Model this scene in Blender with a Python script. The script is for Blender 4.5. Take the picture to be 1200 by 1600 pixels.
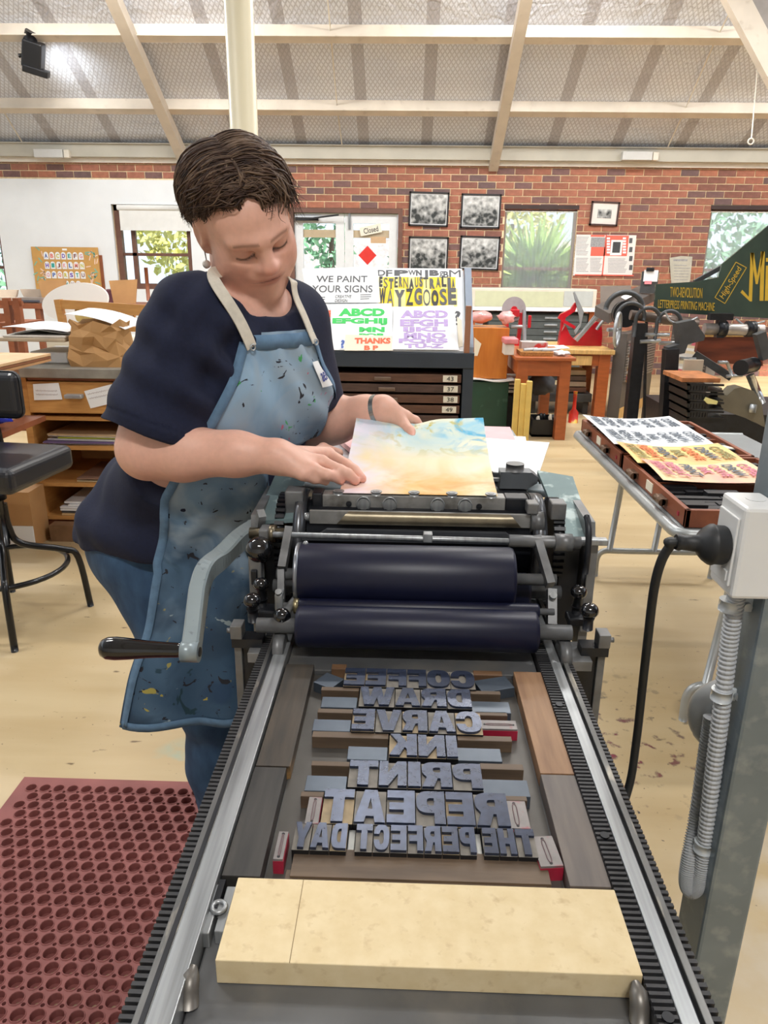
import bpy, bmesh, math, random
import numpy as np
from mathutils import Vector, Matrix, Euler
random.seed(7); np.random.seed(7)
SC = bpy.context.scene
for o in list(bpy.data.objects): bpy.data.objects.remove(o)

# ------------------------------------------------------------------ camera
FPX, CAMZ = 1155.0, 1.40
YAW, PITCH, ROLL = math.radians(1.5), math.radians(18.3), math.radians(0.7)
cam = bpy.data.cameras.new('camera'); camo = bpy.data.objects.new('camera', cam)
SC.collection.objects.link(camo); SC.camera = camo
cam.sensor_fit = 'VERTICAL'; cam.sensor_height = 32.0; cam.lens = FPX/1600.0*32.0
cam.clip_start = 0.02; cam.clip_end = 200
_f = Vector((-math.sin(YAW)*math.cos(PITCH), math.cos(YAW)*math.cos(PITCH), -math.sin(PITCH)))
_r = Vector((math.cos(YAW), math.sin(YAW), 0)); _u = _r.cross(_f)
R_ = _r*math.cos(ROLL)+_u*math.sin(ROLL); U_ = _u*math.cos(ROLL)-_r*math.sin(ROLL)
camo.matrix_world = Matrix(((R_.x,U_.x,-_f.x,0),(R_.y,U_.y,-_f.y,0),(R_.z,U_.z,-_f.z,CAMZ),(0,0,0,1)))
CP = Vector((0,0,CAMZ))
def ray(x, y): return R_*((x-600)/FPX)+U_*((800-y)/FPX)+_f
def atY(x, y, Y): d = ray(x,y); return CP+d*(Y/d.y)
def atZ(x, y, Z): d = ray(x,y); return CP+d*((Z-CAMZ)/d.z)

# ------------------------------------------------------------------ world, sun, lamps, exposure
W = bpy.data.worlds.new('world'); SC.world = W; W.use_nodes = True
bg = W.node_tree.nodes['Background']; bg.inputs[0].default_value = (0.86,0.93,1.0,1); bg.inputs[1].default_value = 1.7
sun = bpy.data.lights.new('sun','SUN'); sun.energy = 9.0; sun.angle = 0.02; sun.color = (1,.96,.88)
suno = bpy.data.objects.new('sun', sun); SC.collection.objects.link(suno)
suno.rotation_euler = Vector((-.60,.45,-.66)).to_track_quat('-Z','Y').to_euler(); suno.location = (0,14,8)
def area(name, loc, size, power, color=(1,.97,.92), target=None, sy=None):
    l = bpy.data.lights.new(name,'AREA'); l.energy = power; l.size = size; l.color = color
    if sy: l.shape='RECTANGLE'; l.size_y = sy
    o = bpy.data.objects.new(name,l); SC.collection.objects.link(o); o.location = loc
    d = (Vector(target)-Vector(loc)) if target else Vector((0,0,-1))
    o.rotation_euler = d.to_track_quat('-Z','Y').to_euler(); return o
# unseen strip lamps in the roof; the last is added front fill
LC=(1.0,.985,.96)
for x_,y_,z_,pw_,ty_ in ((-2.4,2.3,3.9,55,0),(1.8,2.6,3.9,65,0),(-.40,4.15,3.9,42,0),(-3.6,6.0,3.9,105,0),(1.1,6.3,4.1,95,0),(3.4,5.6,3.9,95,0),(-2.8,7.3,4.3,95,3.2),(1.2,7.5,4.3,95,3.2),(5.0,7.3,4.3,95,3.2),(.3,-1.2,3.9,100,0)):
    area('unseen_roof_lamp',(x_,y_,z_),1.2,pw_,LC,target=(x_,y_+ty_+.001,0.9),sy=.16)
    area('added_roof_uplight',(x_,y_,z_+.07),1.2,pw_*.05,LC,target=(x_,y_+.001,9),sy=.16)  # weak upward lamps added to brighten the foil roof
VS = SC.view_settings; VS.view_transform = 'Standard'; VS.look = 'None'; VS.gamma = 1; VS.exposure = -0.2
VS.use_curve_mapping = False

# ------------------------------------------------------------------ helpers
ORG = {}
def link(o): SC.collection.objects.link(o); return o
def tag(o, label=None, cat=None, group=None, kind=None):
    if label: o['label'] = label
    if cat: o['category'] = cat
    if group: o['group'] = group
    if kind: o['kind'] = kind
    return o
def thing(name, label, cat, loc=(0,0,0), group=None, rz=0.0):
    o = link(bpy.data.objects.new(name, None)); o.empty_display_size = .05
    o.location = loc; o.rotation_euler = (0,0,rz); ORG[o.name] = Vector(loc)
    return tag(o, label, cat, group)
def smoothstep(x): x = np.clip(x,0,1); return x*x*(3-2*x)
_tc = {}
def text_geo(s, bold=0.0, spacing=1.0, lead=1.0, align='LEFT', shear=0.0):
    k = (s,bold,spacing,lead,align,shear)
    if k in _tc: return _tc[k]
    cu = bpy.data.curves.new('t','FONT'); cu.body = s; cu.offset = bold; cu.resolution_u = 3
    cu.space_character = spacing; cu.space_line = lead; cu.align_x = align; cu.shear = shear; cu.fill_mode = 'FRONT'
    o = bpy.data.objects.new('t',cu); me = bpy.data.meshes.new_from_object(o)
    bm = bmesh.new(); bm.from_mesh(me); bmesh.ops.remove_doubles(bm, verts=bm.verts, dist=1e-5)
    v = [tuple(x.co[:2]) for x in bm.verts]; bm.verts.index_update()
    f = [[y.index for y in x.verts] for x in bm.faces]
    e = [(l.vert.index, l.link_loop_next.vert.index) for ed in bm.edges if len(ed.link_faces)==1 for l in ed.link_loops]
    bm.free(); bpy.data.objects.remove(o); bpy.data.curves.remove(cu); bpy.data.meshes.remove(me)
    _tc[k] = (np.array(v) if v else np.zeros((0,2)), f, e); return _tc[k]
def _arc(cx,cy,rx,ry,a0,a1,n=10,e=1.0):
    o=[]
    for k in range(n+1):
        a=math.radians(a0+(a1-a0)*k/n); c,s=math.cos(a),math.sin(a); o.append((cx+rx*math.copysign(abs(c)**e,c),cy+ry*math.copysign(abs(s)**e,s)))
    return o
GLY={'E':[[(0,0),(1,0),(1,.24),(.4,.24),(.4,.39),(.92,.39),(.92,.61),(.4,.61),(.4,.76),(1,.76),(1,1),(0,1)]],
'F':[[(0,0),(.4,0),(.4,.36),(.92,.36),(.92,.60),(.4,.60),(.4,.76),(1,.76),(1,1),(0,1)]],
'T':[[(.31,0),(.69,0),(.69,.74),(1,.74),(1,1),(0,1),(0,.74),(.31,.74)]],'I':[[(0,0),(1,0),(1,1),(0,1)]],
'H':[[(0,0),(.37,0),(.37,.38),(.63,.38),(.63,0),(1,0),(1,1),(.63,1),(.63,.62),(.37,.62),(.37,1),(0,1)]],
'N':[[(0,0),(.32,0),(.32,.48),(.66,0),(1,0),(1,1),(.68,1),(.68,.52),(.34,1),(0,1)]],
'K':[[(0,0),(.37,0),(.37,.28),(.44,.38),(.63,0),(1.0,0),(.69,.60),(.98,1),(.62,1),(.37,.62),(.37,1),(0,1)]],
'V':[[(.29,0),(.71,0),(1,1),(.66,1),(.5,.34),(.34,1),(0,1)]],'Y':[[(.31,0),(.69,0),(.69,.38),(1,1),(.65,1),(.5,.64),(.35,1),(0,1),(.31,.38)]],
'W':[[(.15,0),(.43,0),(.5,.40),(.57,0),(.85,0),(1,1),(.77,1),(.70,.42),(.61,1),(.39,1),(.30,.42),(.23,1),(0,1)]],
'A':[[(0,0),(.33,0),(.37,.18),(.63,.18),(.67,0),(1,0),(.71,1),(.29,1)],[(.42,.40),(.58,.40),(.5,.74)]],
'O':[_arc(.5,.5,.5,.5,0,355,36,.75),_arc(.5,.5,.13,.28,0,350,20,.8)],
'C':[[(1,.62)]+_arc(.5,.5,.5,.5,18,342,34,.75)+[(1,.38),(.65,.38)]+_arc(.5,.5,.15,.28,-28,-332,22,.8)+[(.65,.62)]],
'D':[[(0,0)]+_arc(.52,.5,.48,.5,-90,90,16,.75)+[(0,1)],[(.38,.23)]+_arc(.47,.5,.16,.27,-90,90,10,.8)+[(.38,.77)]],
'P':[[(0,0),(.38,0),(.38,.32)]+_arc(.55,.66,.45,.34,-90,90,14,.75)+[(0,1)],[(.38,.55)]+_arc(.5,.665,.13,.115,-90,90,8,.8)+[(.38,.78)]],
'R':[[(0,0),(.38,0),(.38,.34),(.47,.34),(.61,0),(1.0,0),(.84,.38)]+_arc(.55,.69,.45,.31,-40,90,12,.75)+[(0,1)],[(.38,.57)]+_arc(.5,.675,.13,.105,-90,90,8,.8)+[(.38,.78)]]}
def glyph_geo(ch):
    k=('glyph',ch)
    if k in _tc: return _tc[k]
    cu=bpy.data.curves.new('g','CURVE'); cu.dimensions='2D'; cu.fill_mode='BOTH'
    for c in GLY[ch]:
        s=cu.splines.new('POLY'); s.points.add(len(c)-1); s.use_cyclic_u=True
        for q,r in zip(s.points,c): q.co=(r[0],r[1],0,1)
    o=bpy.data.objects.new('g',cu); me=bpy.data.meshes.new_from_object(o); bm=bmesh.new(); bm.from_mesh(me); bmesh.ops.remove_doubles(bm,verts=bm.verts,dist=1e-5)
    for f in bm.faces:
        f.normal_update()
        if f.normal.z<0: f.normal_flip()
    v=[tuple(x.co[:2]) for x in bm.verts]; bm.verts.index_update(); f=[[y.index for y in x.verts] for x in bm.faces]
    e=[(l.vert.index,l.link_loop_next.vert.index) for ed in bm.edges if len(ed.link_faces)==1 for l in ed.link_loops]
    bm.free(); bpy.data.objects.remove(o); bpy.data.curves.remove(cu); bpy.data.meshes.remove(me); _tc[k]=(np.array(v),f,e); return _tc[k]
class MB:
    def __init__(s): s.v=[]; s.f=[]; s.m=[]; s.sm=[]
    def add(s, vs, fs, mi=0, smooth=False):
        b=len(s.v); s.v.extend(tuple(v) for v in vs)
        for f in fs: s.f.append([b+i for i in f]); s.m.append(mi); s.sm.append(smooth)
        return s
    def box(s, a, b, mi=0, top=None, rot=None, bev=0.0, org=None):
        x0,y0,z0=[min(p,q) for p,q in zip(a,b)]; x1,y1,z1=[max(p,q) for p,q in zip(a,b)]
        if bev>0:
            bm=bmesh.new(); bmesh.ops.create_cube(bm,size=1)
            for v in bm.verts: v.co=Vector(((x0+x1)/2+v.co.x*(x1-x0),(y0+y1)/2+v.co.y*(y1-y0),(z0+z1)/2+v.co.z*(z1-z0)))
            bmesh.ops.bevel(bm,geom=bm.edges[:],offset=bev,segments=2 if bev<.018 else 5,profile=.5,affect='EDGES')
            bm.verts.index_update(); vs=[v.co.copy() for v in bm.verts]; fs=[[v.index for v in f.verts] for f in bm.faces]; bm.free()
            if rot: vs=s._rot(vs,rot,org or ((x0+x1)/2,(y0+y1)/2,(z0+z1)/2))
            return s.add(vs,fs,mi,False)
        vs=[(x0,y0,z0),(x1,y0,z0),(x1,y1,z0),(x0,y1,z0),(x0,y0,z1),(x1,y0,z1),(x1,y1,z1),(x0,y1,z1)]
        if rot: vs=s._rot(vs,rot,org or ((x0+x1)/2,(y0+y1)/2,(z0+z1)/2))
        s.add(vs,[(3,2,1,0),(0,1,5,4),(1,2,6,5),(2,3,7,6),(3,0,4,7)],mi)
        return s.add(vs,[(4,5,6,7)],mi if top is None else top)
    @staticmethod
    def _rot(vs, rot, c):
        M=Euler(rot).to_matrix(); c=Vector(c); return [M@(Vector(v)-c)+c for v in vs]
    def obox(s, c, ax, ay, az, mi=0):
        c=Vector(c);ax=Vector(ax);ay=Vector(ay);az=Vector(az)
        vs=[c-ax-ay-az,c+ax-ay-az,c+ax+ay-az,c-ax+ay-az,c-ax-ay+az,c+ax-ay+az,c+ax+ay+az,c-ax+ay+az]
        return s.add(vs,[(3,2,1,0),(0,1,5,4),(1,2,6,5),(2,3,7,6),(3,0,4,7),(4,5,6,7)],mi)
    def bar(s, p, q, w, h, up=(0,0,1), mi=0):
        p=Vector(p);q=Vector(q);d=(q-p);L=d.length;d.normalize();up=Vector(up)
        x=d.cross(up)
        if x.length<1e-4: x=d.cross(Vector((1,0,0)))
        x.normalize(); z=x.cross(d)
        return s.obox((p+q)/2,x*w/2,d*L/2,z*h/2,mi)
    def cyl(s, p, q, r0, r1=None, n=20, mi=0, cap=True, smooth=True):
        r1=r0 if r1 is None else r1; return s.tube([p,q],[r0,r1],n,mi,cap,smooth)
    def tube(s, pts, rs, n=12, mi=0, cap=True, smooth=True, closed=False):
        P=[Vector(p) for p in pts]; m=len(P)
        if not hasattr(rs,'__len__'): rs=[rs]*m
        t=[]
        for i in range(m):
            a=P[(i-1)%m] if (i>0 or closed) else P[i]; b=P[(i+1)%m] if (i<m-1 or closed) else P[i]
            d=(b-a); t.append(d.normalized() if d.length>1e-9 else Vector((0,0,1)))
        u=t[0].cross(Vector((0,0,1)));
        if u.length<1e-3: u=t[0].cross(Vector((1,0,0)))
        u.normalize(); vs=[]
        for i in range(m):
            u=(u-t[i]*u.dot(t[i])); u.normalize(); w=t[i].cross(u)
            for k in range(n):
                a=2*math.pi*k/n; vs.append(P[i]+(u*math.cos(a)+w*math.sin(a))*rs[i])
        fs=[]; mm=m if closed else m-1
        for i in range(mm):
            j=(i+1)%m
            for k in range(n): fs.append((i*n+k,j*n+k,j*n+(k+1)%n,i*n+(k+1)%n)[::-1])
        s.add(vs,fs,mi,smooth)
        if cap and not closed:
            b=len(s.v)-len(vs)
            s.f.append([b+k for k in range(n)]); s.m.append(mi); s.sm.append(False)
            s.f.append([b+(m-1)*n+k for k in range(n)][::-1]); s.m.append(mi); s.sm.append(False)
        return s
    def sphere(s, c, r, n=20, mi=0, scale=(1,1,1), half=False, rot=None):
        c=Vector(c); vs=[]; fs=[]; k=n//2
        for i in range(k+1):
            th=math.pi*i/k*(.5 if half else 1)
            for j in range(n):
                a=2*math.pi*j/n; p=Vector((math.sin(th)*math.cos(a)*scale[0],math.sin(th)*math.sin(a)*scale[1],math.cos(th)*scale[2]))*r
                if rot: p=Euler(rot).to_matrix()@p
                vs.append(c+p)
        for i in range(k):
            for j in range(n): fs.append((i*n+j,(i+1)*n+j,(i+1)*n+(j+1)%n,i*n+(j+1)%n))
        return s.add(vs,fs,mi,True)
    def lathe(s, prof, p, d=(0,0,1), n=24, mi=0):
        p=Vector(p); d=Vector(d).normalized()
        return s.tube([p+d*h for h,_ in prof],[max(r,1e-5) for _,r in prof],n,mi,True,True)
    def prism(s, poly, c, ux, uy, depth, mi=0):
        c=Vector(c);ux=Vector(ux);uy=Vector(uy); n=ux.cross(uy).normalized()*depth
        a=[c+ux*x+uy*y for x,y in poly]; b=[p+n for p in a]; k=len(a)
        fs=[tuple(range(k))[::-1],tuple(range(k,2*k))]+[(i,(i+1)%k,k+(i+1)%k,k+i) for i in range(k)]
        return s.add(a+b,fs,mi)
    def text(s, t, c, ux, uy, w, h, depth=.0006, bold=0.0, mi=0, mirror=False, keep=False, spacing=1.0, lead=1.0, align='LEFT', shear=0.0):
        # fits the glyph outline into a box w x h whose lower left corner is c
        v,f,e=glyph_geo(t[1:]) if t[0]=='~' else text_geo(t,bold,spacing,lead,align,shear)
        if len(v)==0: return s
        lo=v.min(0); hi=v.max(0); sz=np.maximum(hi-lo,1e-6); sx=w/sz[0]; sy=h/sz[1]
        if keep: sx=sy=min(sx,sy)
        c=Vector(c);ux=Vector(ux);uy=Vector(uy);n=ux.cross(uy).normalized()*depth
        fl=-1 if mirror else 1; a=[]
        for x,y in v:
            X=(x-lo[0])*sx
            if mirror: X=sz[0]*sx-X
            a.append(c+ux*X+uy*((y-lo[1])*sy))
        k=len(a); b=[p+n for p in a]
        fs=[[k+i for i in (q if not mirror else q[::-1])] for q in f]+[((i,j,k+j,k+i) if not mirror else (j,i,k+i,k+j)) for i,j in e]
        return s.add(b and (a+b),fs,mi)
    def grid(s, fn, nu, nv, mi=0, smooth=True):
        vs=[fn(i/nu,j/nv) for j in range(nv+1) for i in range(nu+1)]
        fs=[(j*(nu+1)+i,j*(nu+1)+i+1,(j+1)*(nu+1)+i+1,(j+1)*(nu+1)+i) for j in range(nv) for i in range(nu)]
        return s.add(vs,fs,mi,smooth)
    def sheet(s, fn, nu, nv, t=.0006, mi=0):
        g=MB().grid(fn,nu,nv); V=[Vector(v) for v in g.v]
        nrm=[Vector((0,0,0)) for _ in V]
        for f in g.f:
            n=(V[f[1]]-V[f[0]]).cross(V[f[2]]-V[f[0]])
            for i in f: nrm[i]+=n
        T=[v+(n.normalized()*t if n.length>0 else Vector((0,0,t))) for v,n in zip(V,nrm)]
        s.add(T,g.f,mi,True); s.add(V,[f[::-1] for f in g.f],mi,True)
        w=nu+1; rim=[i for i in range(nu)]+[j*w+nu for j in range(nv)]+[nv*w+i for i in range(nu,0,-1)]+[j*w for j in range(nv,0,-1)]
        k=len(rim)
        return s.add([V[i] for i in rim]+[T[i] for i in rim],[(i,(i+1)%k,k+(i+1)%k,k+i) for i in range(k)],mi)
    def mesh(s, name, mats, off=Vector((0,0,0))):
        me=bpy.data.meshes.new(name)
        me.from_pydata([tuple(Vector(v)-off) for v in s.v],[],s.f)
        for m in (mats if isinstance(mats,(list,tuple)) else [mats]): me.materials.append(m)
        me.polygons.foreach_set('material_index',s.m); me.polygons.foreach_set('use_smooth',s.sm); me.update()
        return me
    def build(s, name, mats, parent=None, local=False, loc=None, label=None, cat=None, group=None, kind=None):
        if parent is not None:
            off=Vector((0,0,0)) if local else ORG[parent.name]
        elif loc is not None: off=Vector(loc)
        else:
            a=np.array([tuple(v) for v in s.v]); off=Vector(((a[:,0].min()+a[:,0].max())/2,(a[:,1].min()+a[:,1].max())/2,a[:,2].min()))
        o=link(bpy.data.objects.new(name,s.mesh(name,mats,off)))
        if parent is not None: o.parent=parent; ORG[o.name]=ORG[parent.name]
        else: o.location=off; ORG[o.name]=off
        return tag(o,label,cat,group,kind)
def mirx(o): return o

# ------------------------------------------------------------------ materials
MT = {}
def sr(c):
    if isinstance(c,str): c=[int(c[i:i+2],16)/255 for i in (0,2,4)]
    return tuple((x/12.92 if x<=.04045 else ((x+.055)/1.055)**2.4) for x in c[:3])+(1,)
def mat(name, col, rough=.5, metal=0.0, var=.12, scale=12.0, stretch=(1,1,1), bump=0.0, col2=None, detail=4, spec=.5, coat=0.0, rvar=0.0, trans=0.0, sheen=0.0, dirt=None, dscale=6, dlo=.55, dhi=.7, rnd=0.0):
    if name in MT: return MT[name]
    m=bpy.data.materials.new(name); m.use_nodes=True; N=m.node_tree.nodes; L=m.node_tree.links; b=N['Principled BSDF']
    c=sr(col); b.inputs['Roughness'].default_value=rough; b.inputs['Metallic'].default_value=metal
    b.inputs['Specular IOR Level'].default_value=spec; b.inputs['Coat Weight'].default_value=coat
    if sheen: b.inputs['Sheen Weight'].default_value=sheen
    tc=N.new('ShaderNodeTexCoord'); mp=N.new('ShaderNodeMapping'); mp.inputs['Scale'].default_value=stretch; L.new(tc.outputs['Object'],mp.inputs[0])
    nz=N.new('ShaderNodeTexNoise'); nz.inputs['Scale'].default_value=scale; nz.inputs['Detail'].default_value=detail; L.new(mp.outputs[0],nz.inputs['Vector'])
    c2=sr(col2) if col2 else tuple(min(1,x*(1+var)) for x in c[:3])+(1,); c1=c if col2 else tuple(x*(1-var) for x in c[:3])+(1,)
    r=N.new('ShaderNodeValToRGB'); r.color_ramp.elements[0].position=.32; r.color_ramp.elements[1].position=.68
    r.color_ramp.elements[0].color=c1; r.color_ramp.elements[1].color=c2; L.new(nz.outputs[0],r.inputs[0]); out=r.outputs[0]
    if dirt:
        n2=N.new('ShaderNodeTexNoise'); n2.inputs['Scale'].default_value=dscale; n2.inputs['Detail'].default_value=6; L.new(mp.outputs[0],n2.inputs['Vector'])
        r2=N.new('ShaderNodeValToRGB'); r2.color_ramp.elements[0].position=dlo; r2.color_ramp.elements[1].position=dhi
        r2.color_ramp.elements[0].color=(0,0,0,1); r2.color_ramp.elements[1].color=(1,1,1,1); L.new(n2.outputs[0],r2.inputs[0])
        mx=N.new('ShaderNodeMixRGB'); L.new(r2.outputs[0],mx.inputs[0]); L.new(out,mx.inputs[1]); mx.inputs[2].default_value=sr(dirt); out=mx.outputs[0]
    if rnd:
        oi=N.new('ShaderNodeObjectInfo'); hs=N.new('ShaderNodeHueSaturation'); ma=N.new('ShaderNodeMapRange')
        ma.inputs['To Min'].default_value=1-rnd; ma.inputs['To Max'].default_value=1+rnd; L.new(oi.outputs['Random'],ma.inputs[0]); L.new(ma.outputs[0],hs.inputs['Value']); L.new(out,hs.inputs['Color']); out=hs.outputs[0]
    L.new(out,b.inputs['Base Color'])
    if rvar:
        ma=N.new('ShaderNodeMapRange'); ma.inputs['To Min'].default_value=max(.02,rough-rvar); ma.inputs['To Max'].default_value=min(1,rough+rvar); L.new(nz.outputs[0],ma.inputs[0]); L.new(ma.outputs[0],b.inputs['Roughness'])
    if bump:
        bp=N.new('ShaderNodeBump'); bp.inputs['Strength'].default_value=bump; bp.inputs['Distance'].default_value=.002; L.new(nz.outputs[0],bp.inputs['Height']); L.new(bp.outputs[0],b.inputs['Normal'])
    if trans: b.inputs['Transmission Weight'].default_value=trans
    MT[name]=m; return m
def glass(name, col=(.95,.98,1), rough=0.0):
    if name in MT: return MT[name]
    m=bpy.data.materials.new(name); m.use_nodes=True; N=m.node_tree.nodes; L=m.node_tree.links; N.remove(N['Principled BSDF'])
    t=N.new('ShaderNodeBsdfTransparent'); t.inputs[0].default_value=col+(1,); g=N.new('ShaderNodeBsdfGlossy'); g.inputs['Roughness'].default_value=.02
    mx=N.new('ShaderNodeMixShader'); mx.inputs[0].default_value=.06; L.new(t.outputs[0],mx.inputs[1]); L.new(g.outputs[0],mx.inputs[2]); L.new(mx.outputs[0],N['Material Output'].inputs[0])
    MT[name]=m; return m
# ================================================================== the room
YW = 10.70
def rect(x0,y0,x1,y1,Y=YW):
    a=atY(x0,y0,Y); b=atY(x1,y1,Y); c=atY(x0,y1,Y); d=atY(x1,y0,Y)
    return ((a.x+c.x)/2,(b.x+d.x)/2,(c.z+b.z)/2,(a.z+d.z)/2)
M_white=mat('white_paint','e9edf0',.6,var=.03,scale=3)
M_trim=mat('trim_cream','ddd6c8',.5,var=.05)
M_steel=mat('roof_steel_cream','d3c8b8',.5,var=.08,scale=4,dirt='a5947f',dscale=9,dlo=.62,dhi=.9)
M_darkwood=mat('dark_jarrah','5a3a30',.5,var=.2,scale=20,stretch=(1,1,.1))
M_mortar=mat('mortar','e8d2ac',.9,var=.12,scale=30,bump=.3)
M_black=mat('black_plastic','17181b',.4,var=.1)
# floor: worn cream sheet vinyl with grain, scuffs and ink stains
def floor_mat():
    m=mat('floor_vinyl','b9a27a',.45,var=.05,scale=2.0,stretch=(.6,3.2,1),rvar=.06,col2='c4b08a',dirt='a58c62',dscale=1.1,dlo=.5,dhi=.9)
    N=m.node_tree.nodes; L=m.node_tree.links; b=N['Principled BSDF']; src=b.inputs['Base Color'].links[0].from_socket
    tc=N.new('ShaderNodeTexCoord')
    def layer(src,scale,lo,hi,col,mask=None,st=(1,1,1)):
        mp=N.new('ShaderNodeMapping'); mp.inputs['Scale'].default_value=st; L.new(tc.outputs['Object'],mp.inputs[0])
        n=N.new('ShaderNodeTexNoise'); n.inputs['Scale'].default_value=scale; n.inputs['Detail'].default_value=8; L.new(mp.outputs[0],n.inputs['Vector'])
        r=N.new('ShaderNodeValToRGB'); r.color_ramp.elements[0].position=lo; r.color_ramp.elements[1].position=hi; r.color_ramp.elements[0].color=(0,0,0,1); r.color_ramp.elements[1].color=(1,1,1,1); L.new(n.outputs[0],r.inputs[0])
        fac=r.outputs[0]
        if mask:
            vm=N.new('ShaderNodeVectorMath'); vm.operation='DISTANCE'; L.new(tc.outputs['Object'],vm.inputs[0]); vm.inputs[1].default_value=mask[:3]
            mr=N.new('ShaderNodeMapRange'); mr.inputs['From Min'].default_value=mask[3]; mr.inputs['From Max'].default_value=mask[3]*.3; L.new(vm.outputs['Value'],mr.inputs[0])
            mu=N.new('ShaderNodeMath'); mu.operation='MULTIPLY'; L.new(fac,mu.inputs[0]); L.new(mr.outputs[0],mu.inputs[1]); fac=mu.outputs[0]
        mx=N.new('ShaderNodeMixRGB'); L.new(fac,mx.inputs[0]); L.new(src,mx.inputs[1]); mx.inputs[2].default_value=sr(col); return mx.outputs[0]
    src=layer(src,14,.68,.74,'6d5a40',st=(1,2.5,1))
    src=layer(src,60,.70,.73,'4a4038')
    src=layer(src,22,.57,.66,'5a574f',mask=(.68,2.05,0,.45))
    src=layer(src,22,.60,.66,'7c2a3c',mask=(.66,1.95,0,.3))
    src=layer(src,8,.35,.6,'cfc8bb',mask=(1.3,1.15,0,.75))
    src=layer(src,3,.45,.55,'58b4b4',mask=(-.62,1.84,0,.13))
    L.new(src,b.inputs['Base Color']); return m
M_floor=floor_mat()
MB().box((-7.5,-4,-.1),(8.5,YW+.2,0)).build('floor',M_floor,loc=(0,0,0),kind='structure')

# openings of the back wall
W_far=rect(-60,338,8,480); W_l=rect(181,320,300,452); D_=rect(462,333,620,600); W_2=rect(786,326,898,452); W_3=rect(1103,327,1245,452)
D_=(D_[0],D_[1],0.0,D_[3])
OPEN=[W_far,W_l,D_,W_2,W_3]
ZT=2.80
def wall_boxes(B,x0,x1,z0,z1,y0,y1,holes):
    xs=sorted(set([x0,x1]+[v for h in holes for v in h[:2] if x0<v<x1])); zs=sorted(set([z0,z1]+[v for h in holes for v in h[2:] if z0<v<z1]))
    for a,b in zip(xs,xs[1:]):
        for c,d in zip(zs,zs[1:]):
            mx,mz=(a+b)/2,(c+d)/2
            if any(h[0]<mx<h[1] and h[2]<mz<h[3] for h in holes): continue
            B.box((a,y0,c),(b,y1,d))
B=MB(); wall_boxes(B,-7.5,8.5,0,ZT,YW+.010,YW+.20,OPEN)
wall_back=B.build('wall_back',M_mortar,loc=(0,YW,0),kind='structure')
# bricks
def brick_mat(name,src):
    m=bpy.data.materials.new(name); m.use_nodes=True; N=m.node_tree.nodes; L=m.node_tree.links; b=N['Principled BSDF']; b.inputs['Roughness'].default_value=.8
    if src=='obj': o=N.new('ShaderNodeObjectInfo').outputs['Random']
    else: o=N.new('ShaderNodeNewGeometry').outputs['Random Per Island']
    r=N.new('ShaderNodeValToRGB'); r.color_ramp.interpolation='CONSTANT'
    cols=['96624f','a26a56','855a4e','a96e56','775a57','9a6855','a06856','835a50','a46b56','6e5857']
    for i,c in enumerate(cols):
        e=r.color_ramp.elements[i] if i<2 else r.color_ramp.elements.new(0)
        e.color=sr(c)
    for i,e in enumerate(r.color_ramp.elements): e.position=i/len(cols)
    L.new(o,r.inputs[0])
    tc=N.new('ShaderNodeTexCoord'); n=N.new('ShaderNodeTexNoise'); n.inputs['Scale'].default_value=18; n.inputs['Detail'].default_value=5; L.new(tc.outputs['Object'],n.inputs['Vector'])
    mx=N.new('ShaderNodeMixRGB'); mx.blend_type='MULTIPLY'; mx.inputs[0].default_value=.5; L.new(r.outputs[0],mx.inputs[1])
    r2=N.new('ShaderNodeValToRGB'); r2.color_ramp.elements[0].position=.3; r2.color_ramp.elements[1].position=.65; r2.color_ramp.elements[0].color=(.55,.55,.55,1); r2.color_ramp.elements[1].color=(1.25,1.2,1.2,1); L.new(n.outputs[0],r2.inputs[0]); L.new(r2.outputs[0],mx.inputs[2])
    L.new(mx.outputs[0],b.inputs['Base Color'])
    bp=N.new('ShaderNodeBump'); bp.inputs['Strength'].default_value=.4; bp.inputs['Distance'].default_value=.004; L.new(n.outputs[0],bp.inputs['Height']); L.new(bp.outputs[0],b.inputs['Normal'])
    return m
M_brick=brick_mat('brick_face','obj'); M_brick_s=brick_mat('brick_face_far','isl')
PANEL=rect(-420,279,330,470); PANEL=(PANEL[0],PANEL[1],0,PANEL[3])
def camproj(p):
    d=Vector(p)-CP; z=d.dot(_f); return 600+FPX*d.dot(R_)/z, 800-FPX*d.dot(U_)/z
CH,BL,J=.0862,.2405,.0125
cand=[]
for c in range(int(ZT/CH)+1):
    z0=c*CH; z1=z0+CH-J
    x=-7.5-(BL/2 if c%2 else 0)
    while x<8.5:
        seg=[(x,x+BL-J)]; x+=BL
        for h in OPEN+[PANEL]:
            if z1<=h[2]+.02 or z0>=h[3]-.02: continue
            n=[]
            for a,b in seg:
                if b<=h[0] or a>=h[1]: n.append((a,b)); continue
                if a<h[0]: n.append((a,h[0]-.004))
                if b>h[1]: n.append((h[1]+.004,b))
            seg=n
        for a,b in seg:
            if b-a>.035: cand.append((a,b,z0,min(z1,ZT)))
def vis(c):
    x,y=camproj(((c[0]+c[1])/2,YW,(c[2]+c[3])/2))
    if x<-15 or x>1215 or y<240: return 1e9
    s=0
    if 285<x<455: s+=900              # behind the standing figure
    if x<740 and y>425: s+=700
    if y>452: s+=800
    if x>1030 and y>430: s+=500
    return s+abs(x-800)*.2+abs(y-300)
cand.sort(key=vis)
bmesh_cache={}
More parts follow.
